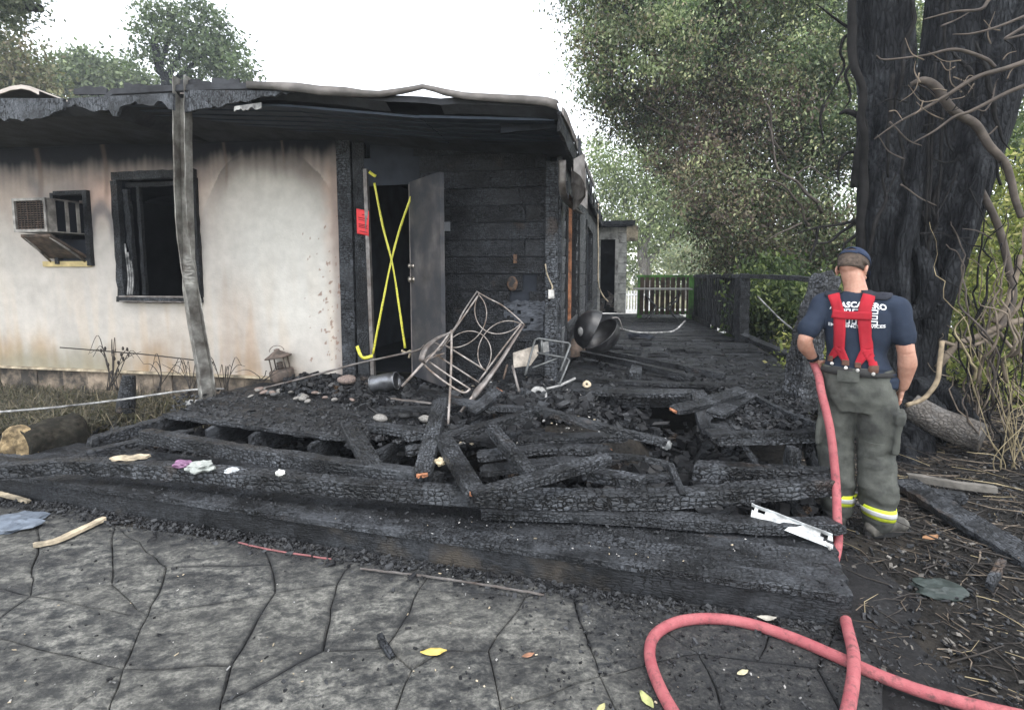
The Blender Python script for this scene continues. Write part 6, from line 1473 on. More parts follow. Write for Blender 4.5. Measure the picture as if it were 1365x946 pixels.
# ---- understorey of the right side
sh = empty('shrub', D(1330, 480, 6.0), 0, 'yellow green shrub with tangled bare stems at the right edge', 'shrub'); si_ = Matrix.Translation(-sh.location)
pal_y = [(3, (.26, .27, .08)), (2, (.16, .19, .05)), (1.5, (.38, .35, .15)), (1, (.10, .12, .04))]
o = leaf_cloud('foliage', [clump(1335, 400, 6.2, 42), clump(1300, 440, 6.6, 34), clump(1360, 470, 6.0, 40), clump(1345, 330, 6.6, 40), clump(1310, 360, 7.0, 34), clump(1340, 520, 6.3, 36), clump(1300, 500, 6.8, 30), clump(1370, 250, 6.6, 45), clump(1400, 400, 6, 60), clump(1400, 540, 5.6, 60)], 900, 14, .075, pal_y, sh, 21, .16); o.data.transform(si_)
rq = random.Random(9)
for k in range(64):
    u, v = rq.uniform(1285, 1390), rq.uniform(470, 640); Y = rq.uniform(4.3, 5.8); h = rq.uniform(60, 240); lean = rq.uniform(-70, 60)
    P = spline([D(u, v, Y), D(u + lean * .35, v - h * .45, Y - .1), D(u + lean * .7 + rq.uniform(-20, 20), v - h * .8, Y - .1), D(u + lean, v - h, Y - .2)], 6)
    P = [p + Vector((nz(p, 3), nz(p, 4), nz(p + Vector((9, 0, 0)), 3))) * .11 + Vector((nz(p, 11), nz(p + Vector((3, 0, 0)), 11), 0)) * .03 for p in P]; r0 = rq.uniform(.004, .013)
    bm = bmesh.new(); tube(bm, P, [r0 * (1 - .75 * i / len(P)) for i in range(len(P))], 6); o = mesh_obj('bare_stem', bm, M[rq.choice(['vine', 'vine_dark', 'twig', 'twig', 'vine_dark', 'straw'])], sh); o.data.transform(si_)
for pts, r, m in (([(1250, 490), (1275, 460), (1305, 448), (1340, 432), (1375, 425)], .030, 'twig'), ([(1255, 455), (1290, 462), (1330, 440), (1380, 380)], .018, 'twig'), ([(1330, 440), (1345, 460), (1368, 480)], .016, 'twig'), ([(1300, 240), (1330, 300), (1345, 360), (1350, 400), (1330, 440)], .030, 'vine'), ([(1360, 340), (1345, 400), (1325, 430)], .026, 'twig')):
    bm = bmesh.new(); tube(bm, spline([D(u, v, 5.0) for u, v in pts], 6), r, 8); o = mesh_obj('bare_stem', bm, M[m], sh); o.data.transform(si_)
tubing('pale_branch', [D(1208, 540, 4.3), D(1228, 533, 4.3), D(1240, 522, 4.3), D(1250, 505, 4.3), D(1253, 480, 4.35), D(1256, 455, 4.4)], .018, plain('peeled_branch', (.25, .20, .135), .8, .2, var=.5, scale=16), 'peeled tan branch curving beside the firefighter\'s right hand', 'branch')
straw = empty('dry_weeds', D(1340, 640, 4.4), 0, 'clump of dry straw coloured stems at the right edge above the soil', 'weeds'); sti = Matrix.Translation(-straw.location)
for k in range(22):
    u = rq.uniform(1318, 1385); v = rq.uniform(600, 665); P = spline([D(u, v, 4.3), D(u + rq.uniform(-25, 25), v - rq.uniform(20, 60), 4.25), D(u + rq.uniform(-50, 40), v - rq.uniform(60, 150), 4.2)], 5)
    bm = bmesh.new(); tube(bm, P, [.0055 * (1 - .7 * i / len(P)) for i in range(len(P))], 5); o = mesh_obj('stem', bm, M['straw'], straw); o.data.transform(sti)
# pale dead leaf hanging close at the right edge
o = leaf('hanging_bark', 1358, 330, 1.2, .36, (.36, .26, .21), 'large pale brown curled dead bark hanging at the right edge', 0, None, 1.0)
o['category'] = 'bark'; o.location = D(1362, 328, 3.0); o.rotation_euler = (1.2, 1.35, .2)
# ---- the leafy tree behind the deck
ct = empty('leafy_tree', D(1010, 415, 12.0), 0, 'large partly scorched leafy tree behind the deck railing', 'tree'); cti = Matrix.Translation(-ct.location)
CL = [(800, 15, 46), (835, -35, 60), (798, 72, 38), (812, 118, 36), (842, 152, 42), (866, 70, 66), (880, 160, 50), (930, 20, 80), (935, 130, 70), (912, 205, 42), (948, 240, 52), (990, 50, 80), (1000, 150, 72), (995, 250, 60), (958, 292, 38),
      (1060, 40, 80), (1070, 140, 70), (1065, 235, 60), (1035, 305, 48), (1098, 300, 46), (1112, 70, 60), (1125, 180, 50), (985, 338, 34), (1030, 348, 34), (1090, 345, 40), (900, -70, 80), (1000, -80, 90), (1100, -70, 90), (1190, 60, 50), (1150, 340, 30), (960, 350, 22)]
pal_c = [(3, (.085, .12, .06)), (2.5, (.135, .165, .092)), (2, (.21, .24, .135)), (1.6, (.33, .34, .19)), (1.4, (.035, .05, .026))]
def scorch_and_light(p, c, r):
    a = 720 * p.x / p.y + 682; b = 366 - 720 * (p.z - EYE) / p.y
    f = math.exp(-((a - 940) / 110) ** 2 - ((b - 190) / 120) ** 2) * .75 + .15 * (a < 830) + .35 * (b > 270 and a > 940)
    lum = 1 + 1.1 * noise.noise(p * .9) + .6 * noise.noise(p * 2.2); c = c * max(.35, lum)  # noise paints lit clumps and dark gaps into the leaf colours
    if r.random() < f: return max(.5, lum) * np.array([(.115, .082, .068), (.15, .12, .09), (.085, .065, .055), (.22, .19, .13)][r.integers(4)])
    return c
o = leaf_cloud('crown', [clump(u, v, 11.5 + 2.2 * nz((u * .013, v * .017, 0)) + (1.2 if v < 60 else 0), r_, None, 1.1) for u, v, r_ in CL], 7600, 34, .082, pal_c, ct, 31, .20, .45, .46, scorch_and_light, fill=.1); o.data.transform(cti)
bm = bmesh.new(); stem_mesh(bm, [D(1015, 440, 12.3), D(1008, 330, 12.2), D(980, 200, 12), D(960, 60, 12), D(940, -120, 12)], [.26, .22, .18, .12, .05], 14); o = mesh_obj('trunk', bm, M['bark'], ct); o.data.transform(cti)
for pts, r in (([(1008, 330, 12), (1050, 230, 11.2), (1032, 180, 10.6), (1018, 140, 10.4)], .05), ([(1095, 282, 10.4), (1065, 245, 10.2), (1040, 225, 10.2), (1020, 165, 10.3)], .035), ([(1098, 345, 10.6), (1050, 250, 10.4), (995, 240, 10.2)], .03), ([(1060, 232, 10.2), (1080, 222, 10.1), (1110, 240, 10)], .02),
               ([(980, 200, 12), (890, 100, 11.4), (850, 50, 11), (830, 10, 11)], .07), ([(985, 240, 12), (920, 180, 11.2), (860, 140, 11)], .05), ([(1000, 300, 12), (1080, 180, 11.5), (1120, 60, 11)], .06), ([(1072, 300, 9.8), (1040, 310, 9.8), (1010, 330, 9.8)], .018), ([(940, 240, 10.4), (925, 250, 10.3), (905, 262, 10.2)], .015)):
    bm = bmesh.new(); P = spline([D(*p) for p in pts], 6); P = [p + Vector((nz(p, 2), nz(p, 2.5), nz(p + Vector((9, 0, 0)), 2))) * .10 for p in P]; tube(bm, P, [r * (1 - .7 * i / len(P)) for i in range(len(P))], 7); o = mesh_obj('limb', bm, M['vine'] if r < .055 else M['bark'], ct); o.data.transform(cti)
# shrubs under and behind the railing
s2 = empty('shrub', D(1030, 440, 8.6), 0, 'dark green leafy shrub seen through the gap below the charred handrail', 'shrub'); i2 = Matrix.Translation(-s2.location)
o = leaf_cloud('foliage', [clump(1015, 395, 9.0, 30), clump(1048, 400, 8.8, 30), clump(1010, 425, 9.2, 24), clump(1035, 425, 9.4, 18), clump(1075, 420, 8.4, 26), clump(1030, 372, 9.6, 34), clump(1000, 440, 9.4, 16)], 620, 16, .10, [(3, (.035, .055, .022)), (2, (.07, .10, .035)), (1, (.14, .17, .06))], s2, 41, .15, .5); o.data.transform(i2)
s3 = empty('shrub', D(1090, 500, 6.4), 0, 'sparse yellow green undergrowth between the leaning charred trunk and the firefighter', 'shrub'); i3 = Matrix.Translation(-s3.location)
o = leaf_cloud('foliage', [clump(1085, 480, 6.6, 24), clump(1070, 500, 6.2, 18), clump(1105, 450, 7.5, 30), clump(1060, 460, 8, 14), clump(1100, 510, 6, 18)], 200, 14, .08, pal_y, s3, 43, .13, .3); o.data.transform(i3)
s4 = empty('shrub', D(1190, 380, 9), 0, 'dark leafy undergrowth behind the great blackened tree', 'shrub'); i4 = Matrix.Translation(-s4.location)
o = leaf_cloud('foliage', [clump(1140, 400, 9, 50), clump(1320, 250, 9.5, 90), clump(1370, 130, 10, 80), clump(1220, 40, 13, 50), clump(1330, 20, 11, 60), clump(1290, 400, 9, 70), clump(1380, 380, 9, 90), clump(1290, 520, 8, 60), clump(1150, 480, 8, 40), clump(1400, 500, 8, 70)], 2300, 16, .11, [(2, (.05, .075, .03)), (2, (.10, .13, .05)), (1, (.2, .23, .09))], s4, 44, .26, .4, fill=.2); o.data.transform(i4)
# ---- trees far behind
def far_tree(name, label, base, CL, sprays, L, pal, seed, Y, trunk, tr, m='bark_pale', group=None, spread=.5, fill=.3):
    t = empty(name, D(*base), 0, label, 'tree', group); ti = Matrix.Translation(-t.location)
    o = leaf_cloud('crown', [clump(u, v, Y + 1.5 * nz((u * .03, v * .03, seed)), r_) for u, v, r_ in CL], sprays, 16, L, pal, t, seed, spread, .3, .5, fill=fill); o.data.transform(ti)
    for pts, r in zip(trunk, tr):
        bm = bmesh.new(); P = spline([D(u, v, Y) for u, v in pts], 6); tube(bm, P, [r * (1 - .6 * i / len(P)) for i in range(len(P))], 8); o = mesh_obj('trunk' if r > .12 else 'limb', bm, M[m], t); o.data.transform(ti)
    return t
pal_f = [(3, (.17, .21, .10)), (2, (.23, .27, .13)), (1, (.11, .14, .07)), (1, (.30, .31, .19))]
far_tree('pale_tree', 'pale green tree with light trunk beyond the annex', (862, 400, 27), [(800, 215, 22), (812, 250, 30), (842, 235, 36), (880, 250, 36), (820, 290, 26), (860, 290, 36), (905, 300, 34), (890, 335, 24), (925, 335, 26), (835, 325, 16), (800, 190, 14), (870, 200, 30), (920, 260, 40)], 1500, .17, pal_f, 51, 27, [[(862, 400), (860, 360), (856, 335), (868, 290), (860, 240)], [(862, 350), (885, 330), (905, 300)], [(856, 335), (846, 300), (830, 260)]], [.34, .16, .14], spread=.42)
far_tree('grey_tree', 'greyish low tree beyond the far railing', (915, 400, 22), [(905, 345, 18), (925, 350, 20), (945, 340, 24), (890, 352, 10), (960, 352, 22)], 420, .14, [(2, (.26, .29, .22)), (1, (.2, .22, .14)), (1, (.34, .33, .22))], 52, 22, [[(915, 400), (918, 370), (922, 345)]], [.14], spread=.35)
pal_l = [(3, (.085, .115, .06)), (2, (.13, .16, .09)), (1, (.05, .07, .04))]
far_tree('oak_tree', 'rounded open tree standing behind the house roof left of centre', (222, 330, 24), [(207, 12, 13), (228, 14, 12), (196, 24, 10), (238, 20, 8), (262, 10, 11), (278, 26, 16), (205, 48, 21), (190, 72, 14), (232, 55, 20), (262, 45, 20), (292, 46, 20), (306, 64, 17), (285, 78, 24), (255, 88, 20), (318, 92, 17), (218, 78, 11), (300, 104, 20), (240, 110, 14), (178, 80, 8), (325, 108, 12), (262, 72, 16)], 560, .19, pal_l, 53, 24, [[(222, 330), (224, 180), (222, 110), (212, 90), (205, 50)], [(222, 110), (236, 80), (262, 45)], [(224, 115), (252, 90), (290, 60)], [(212, 92), (228, 40), (222, 12)]], [.3, .13, .12, .1], 'bark', spread=.27, fill=.15)
far_tree('hill_tree', 'broad low olive tree row left behind the roof, right part', (150, 330, 30), [(90, 100, 22), (120, 95, 20), (150, 100, 22), (178, 108, 18), (100, 85, 10), (130, 110, 24), (70, 112, 20), (190, 115, 18)], 560, .26, [(3, (.13, .16, .09)), (2, (.17, .20, .11)), (1, (.08, .1, .06))], 54, 30, [[(130, 330), (128, 160), (126, 110)]], [.3], 'bark', spread=.45)
far_tree('brown_tree', 'dark brownish tree behind the roof at the left edge', (20, 330, 20), [(5, 70, 26), (25, 90, 26), (0, 105, 30), (45, 100, 22), (-40, 80, 50), (12, 58, 12), (40, 78, 12), (60, 112, 16), (-60, 30, 50)], 620, .18, [(2, (.10, .11, .06)), (2, (.13, .11, .07)), (1, (.18, .17, .10))], 55, 20, [[(10, 330), (8, 160), (5, 90)]], [.3], 'bark', spread=.34)
far_tree('overhanging_tree', 'grey green bough hanging into the top left corner', (-90, 330, 12), [(8, 5, 20), (30, 15, 13), (22, -10, 24), (45, 10, 8), (18, 28, 8), (-40, -10, 50), (36, 26, 5)], 330, .10, [(2, (.07, .085, .06)), (1, (.12, .13, .09))], 56, 12, [[(-90, 330), (-95, 120), (-80, 0), (-20, -15), (20, 5), (55, 12)]], [.2], 'bark', spread=.16)
# far wood behind it all, right
for (u0, v0, Yh) in ():
    pass
o = leaf_cloud('far_wood', [clump(u, 330 + 25 * nz((u * .02, 0, 0)), 46 + 4 * nz((u * .05, 3, 0)), 46) for u in range(760, 1700, 40)] + [clump(u, 380, 44, 30) for u in range(760, 1700, 40)], 2600, 12, .4, [(2, (.14, .17, .09)), (2, (.22, .24, .13)), (1, (.09, .11, .06))], None, 60, .7, .2, .6, fill=.2)
# road glimpsed below the trees, its sunlit brightness put into the pale colour
rd = mesh_obj('road', ([(3.5, 15.5, -.03), (30, 15.5, -.03), (34, 30, -.03), (3.5, 26, -.03)], [], [(0, 1, 2, 3)]), dust('sunlit_tone_road', (.42, .42, .40), (.55, .54, .50), 6)); rd['kind'] = 'structure'
# ---- weeds before the stucco wall at the left
def blades(name, n, f, pal, h, w, seed, bend=.5):
    r = np.random.default_rng(seed); V = []; F = []; Cc = []
    for _ in range(n):
        p = f(r); hh = h * r.uniform(.4, 1.2); a = r.uniform(0, 6.28); d = np.array([math.cos(a), math.sin(a), 0]); s = np.array([-d[1], d[0], 0]) * w * r.uniform(.6, 1.4); b = bend * r.uniform(.2, 1.5); c = np.array(pal[r.integers(len(pal))]) * r.uniform(.7, 1.3); i = len(V)
        p = np.array(p); m = p + d * b * hh * .35 + np.array([0, 0, hh * .62]); t = p + d * b * hh + np.array([0, 0, hh * (1 - .35 * b)])
        V += [p - s, p + s, m + s * .7, m - s * .7, t]; F += [(i, i + 1, i + 2, i + 3), (i + 3, i + 2, i + 4)]; Cc += [c] * 5
    me = bpy.data.meshes.new(name); me.from_pydata([tuple(v) for v in V], [], F); ca = me.color_attributes.new('tone', 'FLOAT_COLOR', 'POINT'); ca.data.foreach_set('color', np.concatenate([np.array(Cc), np.ones((len(Cc), 1))], 1).astype('f').ravel())
    me.materials.append(M['leaf']); o = link(bpy.data.objects.new(name, me)); o['kind'] = 'stuff'; return o
def wgrass(r):
    while True:
        s = r.uniform(-7.2, -3.55); t = -r.uniform(.05, 1.3) ; p = HW(s, t, 0)
        if t < -.9 and s > -4.6: continue
        if r.random() < smooth01(-4.9, -3.6, s) * .9: continue
        return (p.x, p.y, .02)
blades('dry_grass', 9000, wgrass, [(.085, .085, .06), (.115, .105, .08), (.15, .13, .095), (.045, .044, .038), (.19, .165, .115)], .36, .005, 71, 1.3)
def weedstem(u, v, n, seed, hpx=60):
    q_ = random.Random(seed); w = empty('burnt_weed', D(u, v, 5.6), 0, None, None); i_ = Matrix.Translation(-w.location)
    for k in range(n):
        lean = q_.uniform(-26, 26); P = spline([D(u + q_.uniform(-9, 9), v, 5.6), D(u + lean * .3, v - hpx * .5 * q_.uniform(.6, 1.1), 5.58), D(u + lean, v - hpx * q_.uniform(.7, 1.2), 5.6), D(u + lean * 1.7, v - hpx * q_.uniform(.5, .9), 5.6)], 5)
        bm = bmesh.new(); tube(bm, P, [.006 * (1 - .7 * i / len(P)) for i in range(len(P))], 5); o = mesh_obj('stem', bm, M['twig_dark'], w); o.data.transform(i_)
    return w
for (u, v, n, h, lab) in ((150, 520, 9, 62, 'burnt weed with drooping dark seed heads left of the short stump'), (255, 530, 8, 50, 'burnt wiry weed at the left of the bent post foot'), (300, 528, 7, 46, 'burnt wiry weed at the right of the bent post foot'), (218, 520, 4, 44, 'sparse burnt weed right of the short stump'), (352, 508, 4, 18, 'tiny burnt sprig left of the lantern')):
    w = weedstem(u, v, n, u, h); tag(w, lab, 'weed')
    if u == 150:
        for k in range(14): bm = bmesh.new(); ellipsoid(bm, D(150 + random.uniform(-22, 24), 478 + random.uniform(-14, 20), 5.57) - w.location, (.012, .01, .022), None, 6, 5); mesh_obj('seed_head', bm, M['twig_dark'], w)
bm = bmesh.new(); stem_mesh(bm, [D(168, 548, 5.5), D(170, 520, 5.5), D(172, 500, 5.52)], [.09, .075, .06], 12); tag(mesh_obj('stump', bm, M['char_brown']), 'short charred stump in the weeds before the stucco wall', 'stump')

# ---- thin smoky air over the whole place
bm = bmesh.new(); box2(bm, (-95, -14, -1.2), (95, 95, 22)); hzm = bpy.data.materials.new('smoky_air'); hzm.use_nodes = True; t_ = hzm.node_tree; t_.nodes.clear()
ho = t_.nodes.new('ShaderNodeOutputMaterial'); hv = t_.nodes.new('ShaderNodeVolumePrincipled'); hv.inputs['Density'].default_value = .0019; hv.inputs['Color'].default_value = (.86, .92, 1, 1); hv.inputs['Anisotropy'].default_value = .2
t_.links.new(hv.outputs[0], ho.inputs['Volume']); hz_o = mesh_obj('haze', bm, hzm); hz_o['kind'] = 'stuff'
# ================================================================== the firefighter, seen from behind
PO = Vector((2.28, 3.40, 0)); PR = -math.atan2(PO.x, PO.y)
ff = empty('person', PO, PR, 'firefighter seen from behind in navy shirt, red suspenders and grey bunker trousers, holding the hose', 'person')
def solid(name, bm, voxel, m, sm=4, disp=None, parent=ff, fac=.5):
    """one continuous surface grown from overlapping shapes"""
    me = bpy.data.meshes.new(name); bmesh.ops.recalc_face_normals(bm, faces=bm.faces[:]); bm.to_mesh(me); bm.free(); t = bpy.data.objects.new(name, me); COL.objects.link(t)
    r = t.modifiers.new('r', 'REMESH'); r.mode = 'VOXEL'; r.voxel_size = voxel; r.use_smooth_shade = True
    s = t.modifiers.new('s', 'SMOOTH'); s.iterations = sm; s.factor = fac
    dg = bpy.context.evaluated_depsgraph_get(); out = bpy.data.meshes.new_from_object(t.evaluated_get(dg)); bpy.data.objects.remove(t)
    if disp:
        no = [v.normal.copy() for v in out.vertices]
        for v, n in zip(out.vertices, no): v.co += n * disp(v.co.copy(), n)
    out.name = name; out.materials.clear()
    for x in (m if isinstance(m, list) else [m]): out.materials.append(x)
    out.polygons.foreach_set('use_smooth', [True] * len(out.polygons)); return link(bpy.data.objects.new(name, out), parent)
def rings(bm, L, n=24):
    """L: (cx, cy, z, rx, ry) upright stack of ellipses, closed"""
    R = [[bm.verts.new((cx + rx * math.cos(2 * pi * k / n), cy + ry * math.sin(2 * pi * k / n), z)) for k in range(n)] for cx, cy, z, rx, ry in L]
    for a, b in zip(R, R[1:]):
        for k in range(n): bm.faces.new((a[k], a[(k + 1) % n], b[(k + 1) % n], b[k]))
    bm.faces.new(R[0][::-1]); bm.faces.new(R[-1])
def limb(bm, pts, r, n=16, sub=6, flat=1.0):
    P = spline(pts, sub) if len(pts) > 2 else [Vector(p) for p in pts]; rr = [float(x) for x in np.interp(np.linspace(0, 1, len(P)), np.linspace(0, 1, len(r)), r)]
    tube(bm, P, rr, n, flat)
    for e, q_ in ((P[0], rr[0]), (P[-1], rr[-1])): ellipsoid(bm, e, (q_ * .97,) * 3, None, 12, 8)
sx = -.085
LS, LE, LWr = Vector((-.265, .0, 1.455)), Vector((-.365, -.10, 1.225)), Vector((-.318, .015, 1.085))
RS, RE, RW = Vector((.105, .0, 1.445)), Vector((.180, -.03, 1.175)), Vector((.178, .03, .955))
HC = Vector((-.125, .045, 1.695))
# --- skin: head, neck, trunk core, arms, hands - one surface
bm = bmesh.new()
HRm = Matrix.Rotation(-.30, 3, 'Z') @ Matrix.Rotation(-.62, 3, 'X')               # looking down to the right
def hd(x, y, z): return HC + HRm @ Vector((x, y, z))
ellipsoid(bm, hd(0, -.012, .02), (.078, .098, .10), HRm, 24, 16); ellipsoid(bm, hd(0, .045, -.055), (.058, .06, .065), HRm, 20, 12); ellipsoid(bm, hd(0, -.06, -.02), (.062, .05, .06), HRm)
ellipsoid(bm, hd(0, .085, -.095), (.03, .022, .02), HRm)                             # chin
ellipsoid(bm, hd(0, .112, -.028), (.013, .02, .026), HRm); ellipsoid(bm, hd(0, .122, -.042), (.017, .014, .012), HRm)   # nose
for s in (-1, 1):
    ellipsoid(bm, hd(s * .035, .088, .012), (.024, .012, .009), HRm)                # brow
    ellipsoid(bm, hd(s * .045, .07, -.03), (.024, .022, .02), HRm)                  # cheek
    ellipsoid(bm, hd(s * .082, -.008, -.022), (.010, .022, .034), HRm @ Matrix.Rotation(.35 * s, 3, 'Z')); ellipsoid(bm, hd(s * .081, .0, -.05), (.008, .011, .012), HRm)   # ear
ellipsoid(bm, hd(0, .098, -.066), (.024, .010, .006), HRm); ellipsoid(bm, hd(0, .097, -.078), (.021, .010, .007), HRm)  # lips
limb(bm, [hd(0, -.03, -.03), Vector((-.108, .0, 1.58)), Vector((-.095, -.005, 1.50))], [.060, .062, .075], 20)
rings(bm, [(-.06, 0, .86, .12, .09), (-.065, 0, 1.0, .14, .10), (-.075, 0, 1.2, .15, .10), (-.082, 0, 1.38, .17, .10), (-.085, 0, 1.46, .15, .085), (-.09, 0, 1.52, .07, .065)])
limb(bm, [LS, LS.lerp(LE, .5) + Vector((-.008, -.008, 0)), LE], [.050, .047, .044]); limb(bm, [LE, LE.lerp(LWr, .35) + Vector((-.012, -.004, 0)), LWr], [.044, .048, .029])
limb(bm, [RS, RS.lerp(RE, .5) + Vector((.008, -.008, 0)), RE], [.052, .051, .047]); limb(bm, [RE, RE.lerp(RW, .35) + Vector((.010, 0, 0)), RW], [.047, .052, .031])
def hand(bm, w, d, across, nrm, curls, thumb, s=1.0):
    """w wrist, d along the palm, across towards the little finger, nrm out of the back of the hand"""
    d = d.normalized(); across = (across - d * across.dot(d)).normalized(); nrm = across.cross(d).normalized() if nrm is None else nrm.normalized()
    for k in range(5): ellipsoid(bm, w + d * (.012 + .018 * k) * s, (.030 * s if k else .024, .016 * s, .022 * s), Matrix((across, nrm, d)).transposed(), 14, 8)
    for i, (off, ln, cu) in enumerate(zip((-.030, -.010, .010, .029), (.072, .082, .076, .058), curls)):
        p = w + d * (.086 - .004 * abs(i - 1)) * s + across * off * s; a = cu * .35; P = [p - d * .02 * s]
        for j, f in enumerate((.42, .33, .25)):
            P.append(p); dirv = d * math.cos(a) - nrm * math.sin(a); p = p + dirv * ln * f * s; a += cu * (.6 if j == 0 else .5)
        P.append(p); tube(bm, P, [.0095 * s, .0095 * s, .0088 * s, .008 * s, .0065 * s], 10)
        for x in P[1:]: ellipsoid(bm, x, (.0085 * s,) * 3, None, 8, 6)
    p = w + d * .022 * s - across * .026 * s; t1 = thumb[0].normalized(); t2 = thumb[1].normalized()
    P = [p, p + t1 * .036 * s, p + t1 * .036 * s + t2 * .03 * s, p + t1 * .036 * s + t2 * .054 * s]; tube(bm, P, [.015 * s, .0125 * s, .0105 * s, .008 * s], 10)
    for x in P: ellipsoid(bm, x, (.0105 * s,) * 3, None, 8, 6)
# right hand hangs relaxed, half curled; the palm faces the thigh
hand(bm, RW + Vector((-.002, .008, -.02)), Vector((-.16, .12, -1)), Vector((.1, -1, -.1)), Vector((1, .2, 0)), (.55, .65, .75, .85), (Vector((-.4, .7, -.6)), Vector((-.55, .35, -.8))))
# left hand closes round the hose at the hip
hand(bm, LWr + Vector((.004, .008, -.01)), Vector((.40, .10, -.85)), Vector((-.35, .15, -.8)), Vector((-.75, -.55, -.45)), (1.35, 1.4, 1.45, 1.5), (Vector((.7, .5, .1)), Vector((.5, -.3, -.5))))
def skin_mat():
    k = NT('tanned_skin'); v = k.coord(rnd=False); a = k.noise(v, 24, 6, .6); b = k.noise(v, 140, 3)
    c = k.mix(k.ramp(a.outputs[0], [(.35, 0.0), (.7, 1.0)]), (.33, .165, .115), (.46, .26, .19))
    k.b.inputs['Subsurface Weight'].default_value = .08; k.b.inputs['Subsurface Radius'].default_value = (.02, .008, .004)
    return k.fin(c, .5, k.bump(b.outputs[0], .0015), .4)
body = solid('body', bm, .0048, skin_mat(), 3)
# --- eyes set shut-ish under the bowed brow, cap and hair
hairm = plain('short_brown_hair', (.075, .055, .042), .75, .3, var=.6, scale=60, bump=.006)
bm = bmesh.new()
rgs = []
n = 28
for j in range(7):
    t = j / 6; ring = []
    for k in range(n + 1):
        a = math.radians(165 + 210 * k / n)
        zz_ = .055 - .118 * t; rr = 1.12 - .10 * max(0, t - .55)
        ring.append(bm.verts.new(hd(.079 * rr * math.cos(a) * (1 - .14 * t * t), -.012 + .10 * rr * math.sin(a) * (1 - .08 * t), zz_ + (.03 * (1 - abs(math.sin(a))) if t > .6 else 0)) + Vector((nz((a * 9, t * 9, 0)), nz((a * 9, t * 9, 4)), 0)) * .002))
    rgs.append(ring)
for a, b in zip(rgs, rgs[1:]):
    for k in range(n): bm.faces.new((a[k], a[k + 1], b[k + 1], b[k])).smooth = True
o = mesh_obj('hair', bm, hairm, ff); s_ = o.modifiers.new('s', 'SOLIDIFY'); s_.thickness = .006
navy = (.019, .027, .045)
def cloth(name, col, sc=60, var=.3, bumpd=.002, dirt=None, rough=.9):
    k = NT(name); v = k.coord(rnd=False); w = k.noise(v, 500, 2); f = k.noise(v, sc * .12, 6, .6); g = k.noise(v, 6, 5, .6)
    c = k.mix(1.0, col, k.ramp(g.outputs[0], [(.3, 1 - var), (.7, 1 + var * .7)]), 'MULTIPLY')
    if dirt: c = k.mix(k.ramp(f.outputs[0], [(.48, 0.0), (.68, .85)]), c, dirt)
    n1 = k.bump(w.outputs[0], .0006, .6); return k.fin(c, rough, k.bump(f.outputs[0], bumpd, 1.0, n1), .2)
capm = cloth('navy_cap', (.020, .030, .058)); capg = cloth('faded_cap_mesh', (.10, .10, .105))
bm = bmesh.new(); n = 36; R = []
for j in range(9):
    t = j / 8 * 1.42; R.append([bm.verts.new(hd(.092 * math.cos(t) * math.cos(2 * pi * k / n), -.012 + .115 * math.cos(t) * math.sin(2 * pi * k / n), .035 + .088 * math.sin(t))) for k in range(n)])
for j, (a, b) in enumerate(zip(R, R[1:])):
    for k in range(n):
        ang = (k + .5) / n * 360
        if j < 2 and 248 < ang < 292: continue                                      # the half-moon opening at the back
        if j == 2 and 256 < ang < 284: continue
        bm.faces.new((a[k], a[(k + 1) % n], b[(k + 1) % n], b[k])).smooth = True
bm.faces.new(R[-1]); o = mesh_obj('cap', bm, capm, ff); s_ = o.modifiers.new('s', 'SOLIDIFY'); s_.thickness = .004
bm = bmesh.new(); P = [hd(.0935 * math.cos(a), -.012 + .117 * math.sin(a), .037) for a in np.linspace(math.radians(240), math.radians(300), 9)]
for p, q_ in zip(P, P[1:]):
    up_ = HRm @ Vector((0, 0, .009)); f = bm.faces.new([bm.verts.new(x) for x in (p - up_, q_ - up_, q_ + up_, p + up_)])
o = mesh_obj('cap_strap', bm, capm, ff); s_ = o.modifiers.new('s', 'SOLIDIFY'); s_.thickness = .003
bm = bmesh.new(); ellipsoid(bm, hd(0, -.012, .124), (.008, .008, .005), HRm, 10, 6); mesh_obj('cap_button', bm, capm, ff)
bm = bmesh.new(); R = []
for j in range(7):
    t = j / 6; R.append([bm.verts.new(hd(.082 * s * (1 - .12 * t * t), .06 + .10 * math.sqrt(max(0, 1 - (s * .92) ** 2)) * t + .04 * (1 - abs(s)), .036 - .02 * t - .022 * s * s)) for s in np.linspace(-1, 1, 13)])
for a, b in zip(R, R[1:]):
    for k in range(12): bm.faces.new((a[k], a[k + 1], b[k + 1], b[k])).smooth = True
o = mesh_obj('cap_bill', bm, capm, ff); s_ = o.modifiers.new('s', 'SOLIDIFY'); s_.thickness = .004
# --- T-shirt
bm = bmesh.new()
rings(bm, [(-.04, 0, .945, .184, .148), (-.052, 0, .99, .188, .150), (-.066, 0, 1.06, .180, .140), (-.074, 0, 1.16, .174, .130), (-.08, -.004, 1.26, .184, .130), (-.083, -.006, 1.35, .194, .130), (-.084, -.004, 1.42, .196, .120), (-.085, 0, 1.475, .165, .104), (-.09, .004, 1.51, .115, .092), (-.098, .008, 1.545, .075, .074)], 32)
limb(bm, [Vector((-.20, 0, 1.462)), LS + Vector((-.012, 0, 0)), LS.lerp(LE, .35) + Vector((-.012, -.004, 0)), LS.lerp(LE, .70) + Vector((-.010, -.006, 0))], [.078, .072, .066, .072], 20)
limb(bm, [Vector((.03, 0, 1.458)), RS + Vector((.012, 0, 0)), RS.lerp(RE, .35) + Vector((.014, -.004, 0)), RS.lerp(RE, .66) + Vector((.014, -.006, 0))], [.078, .072, .066, .071], 20)
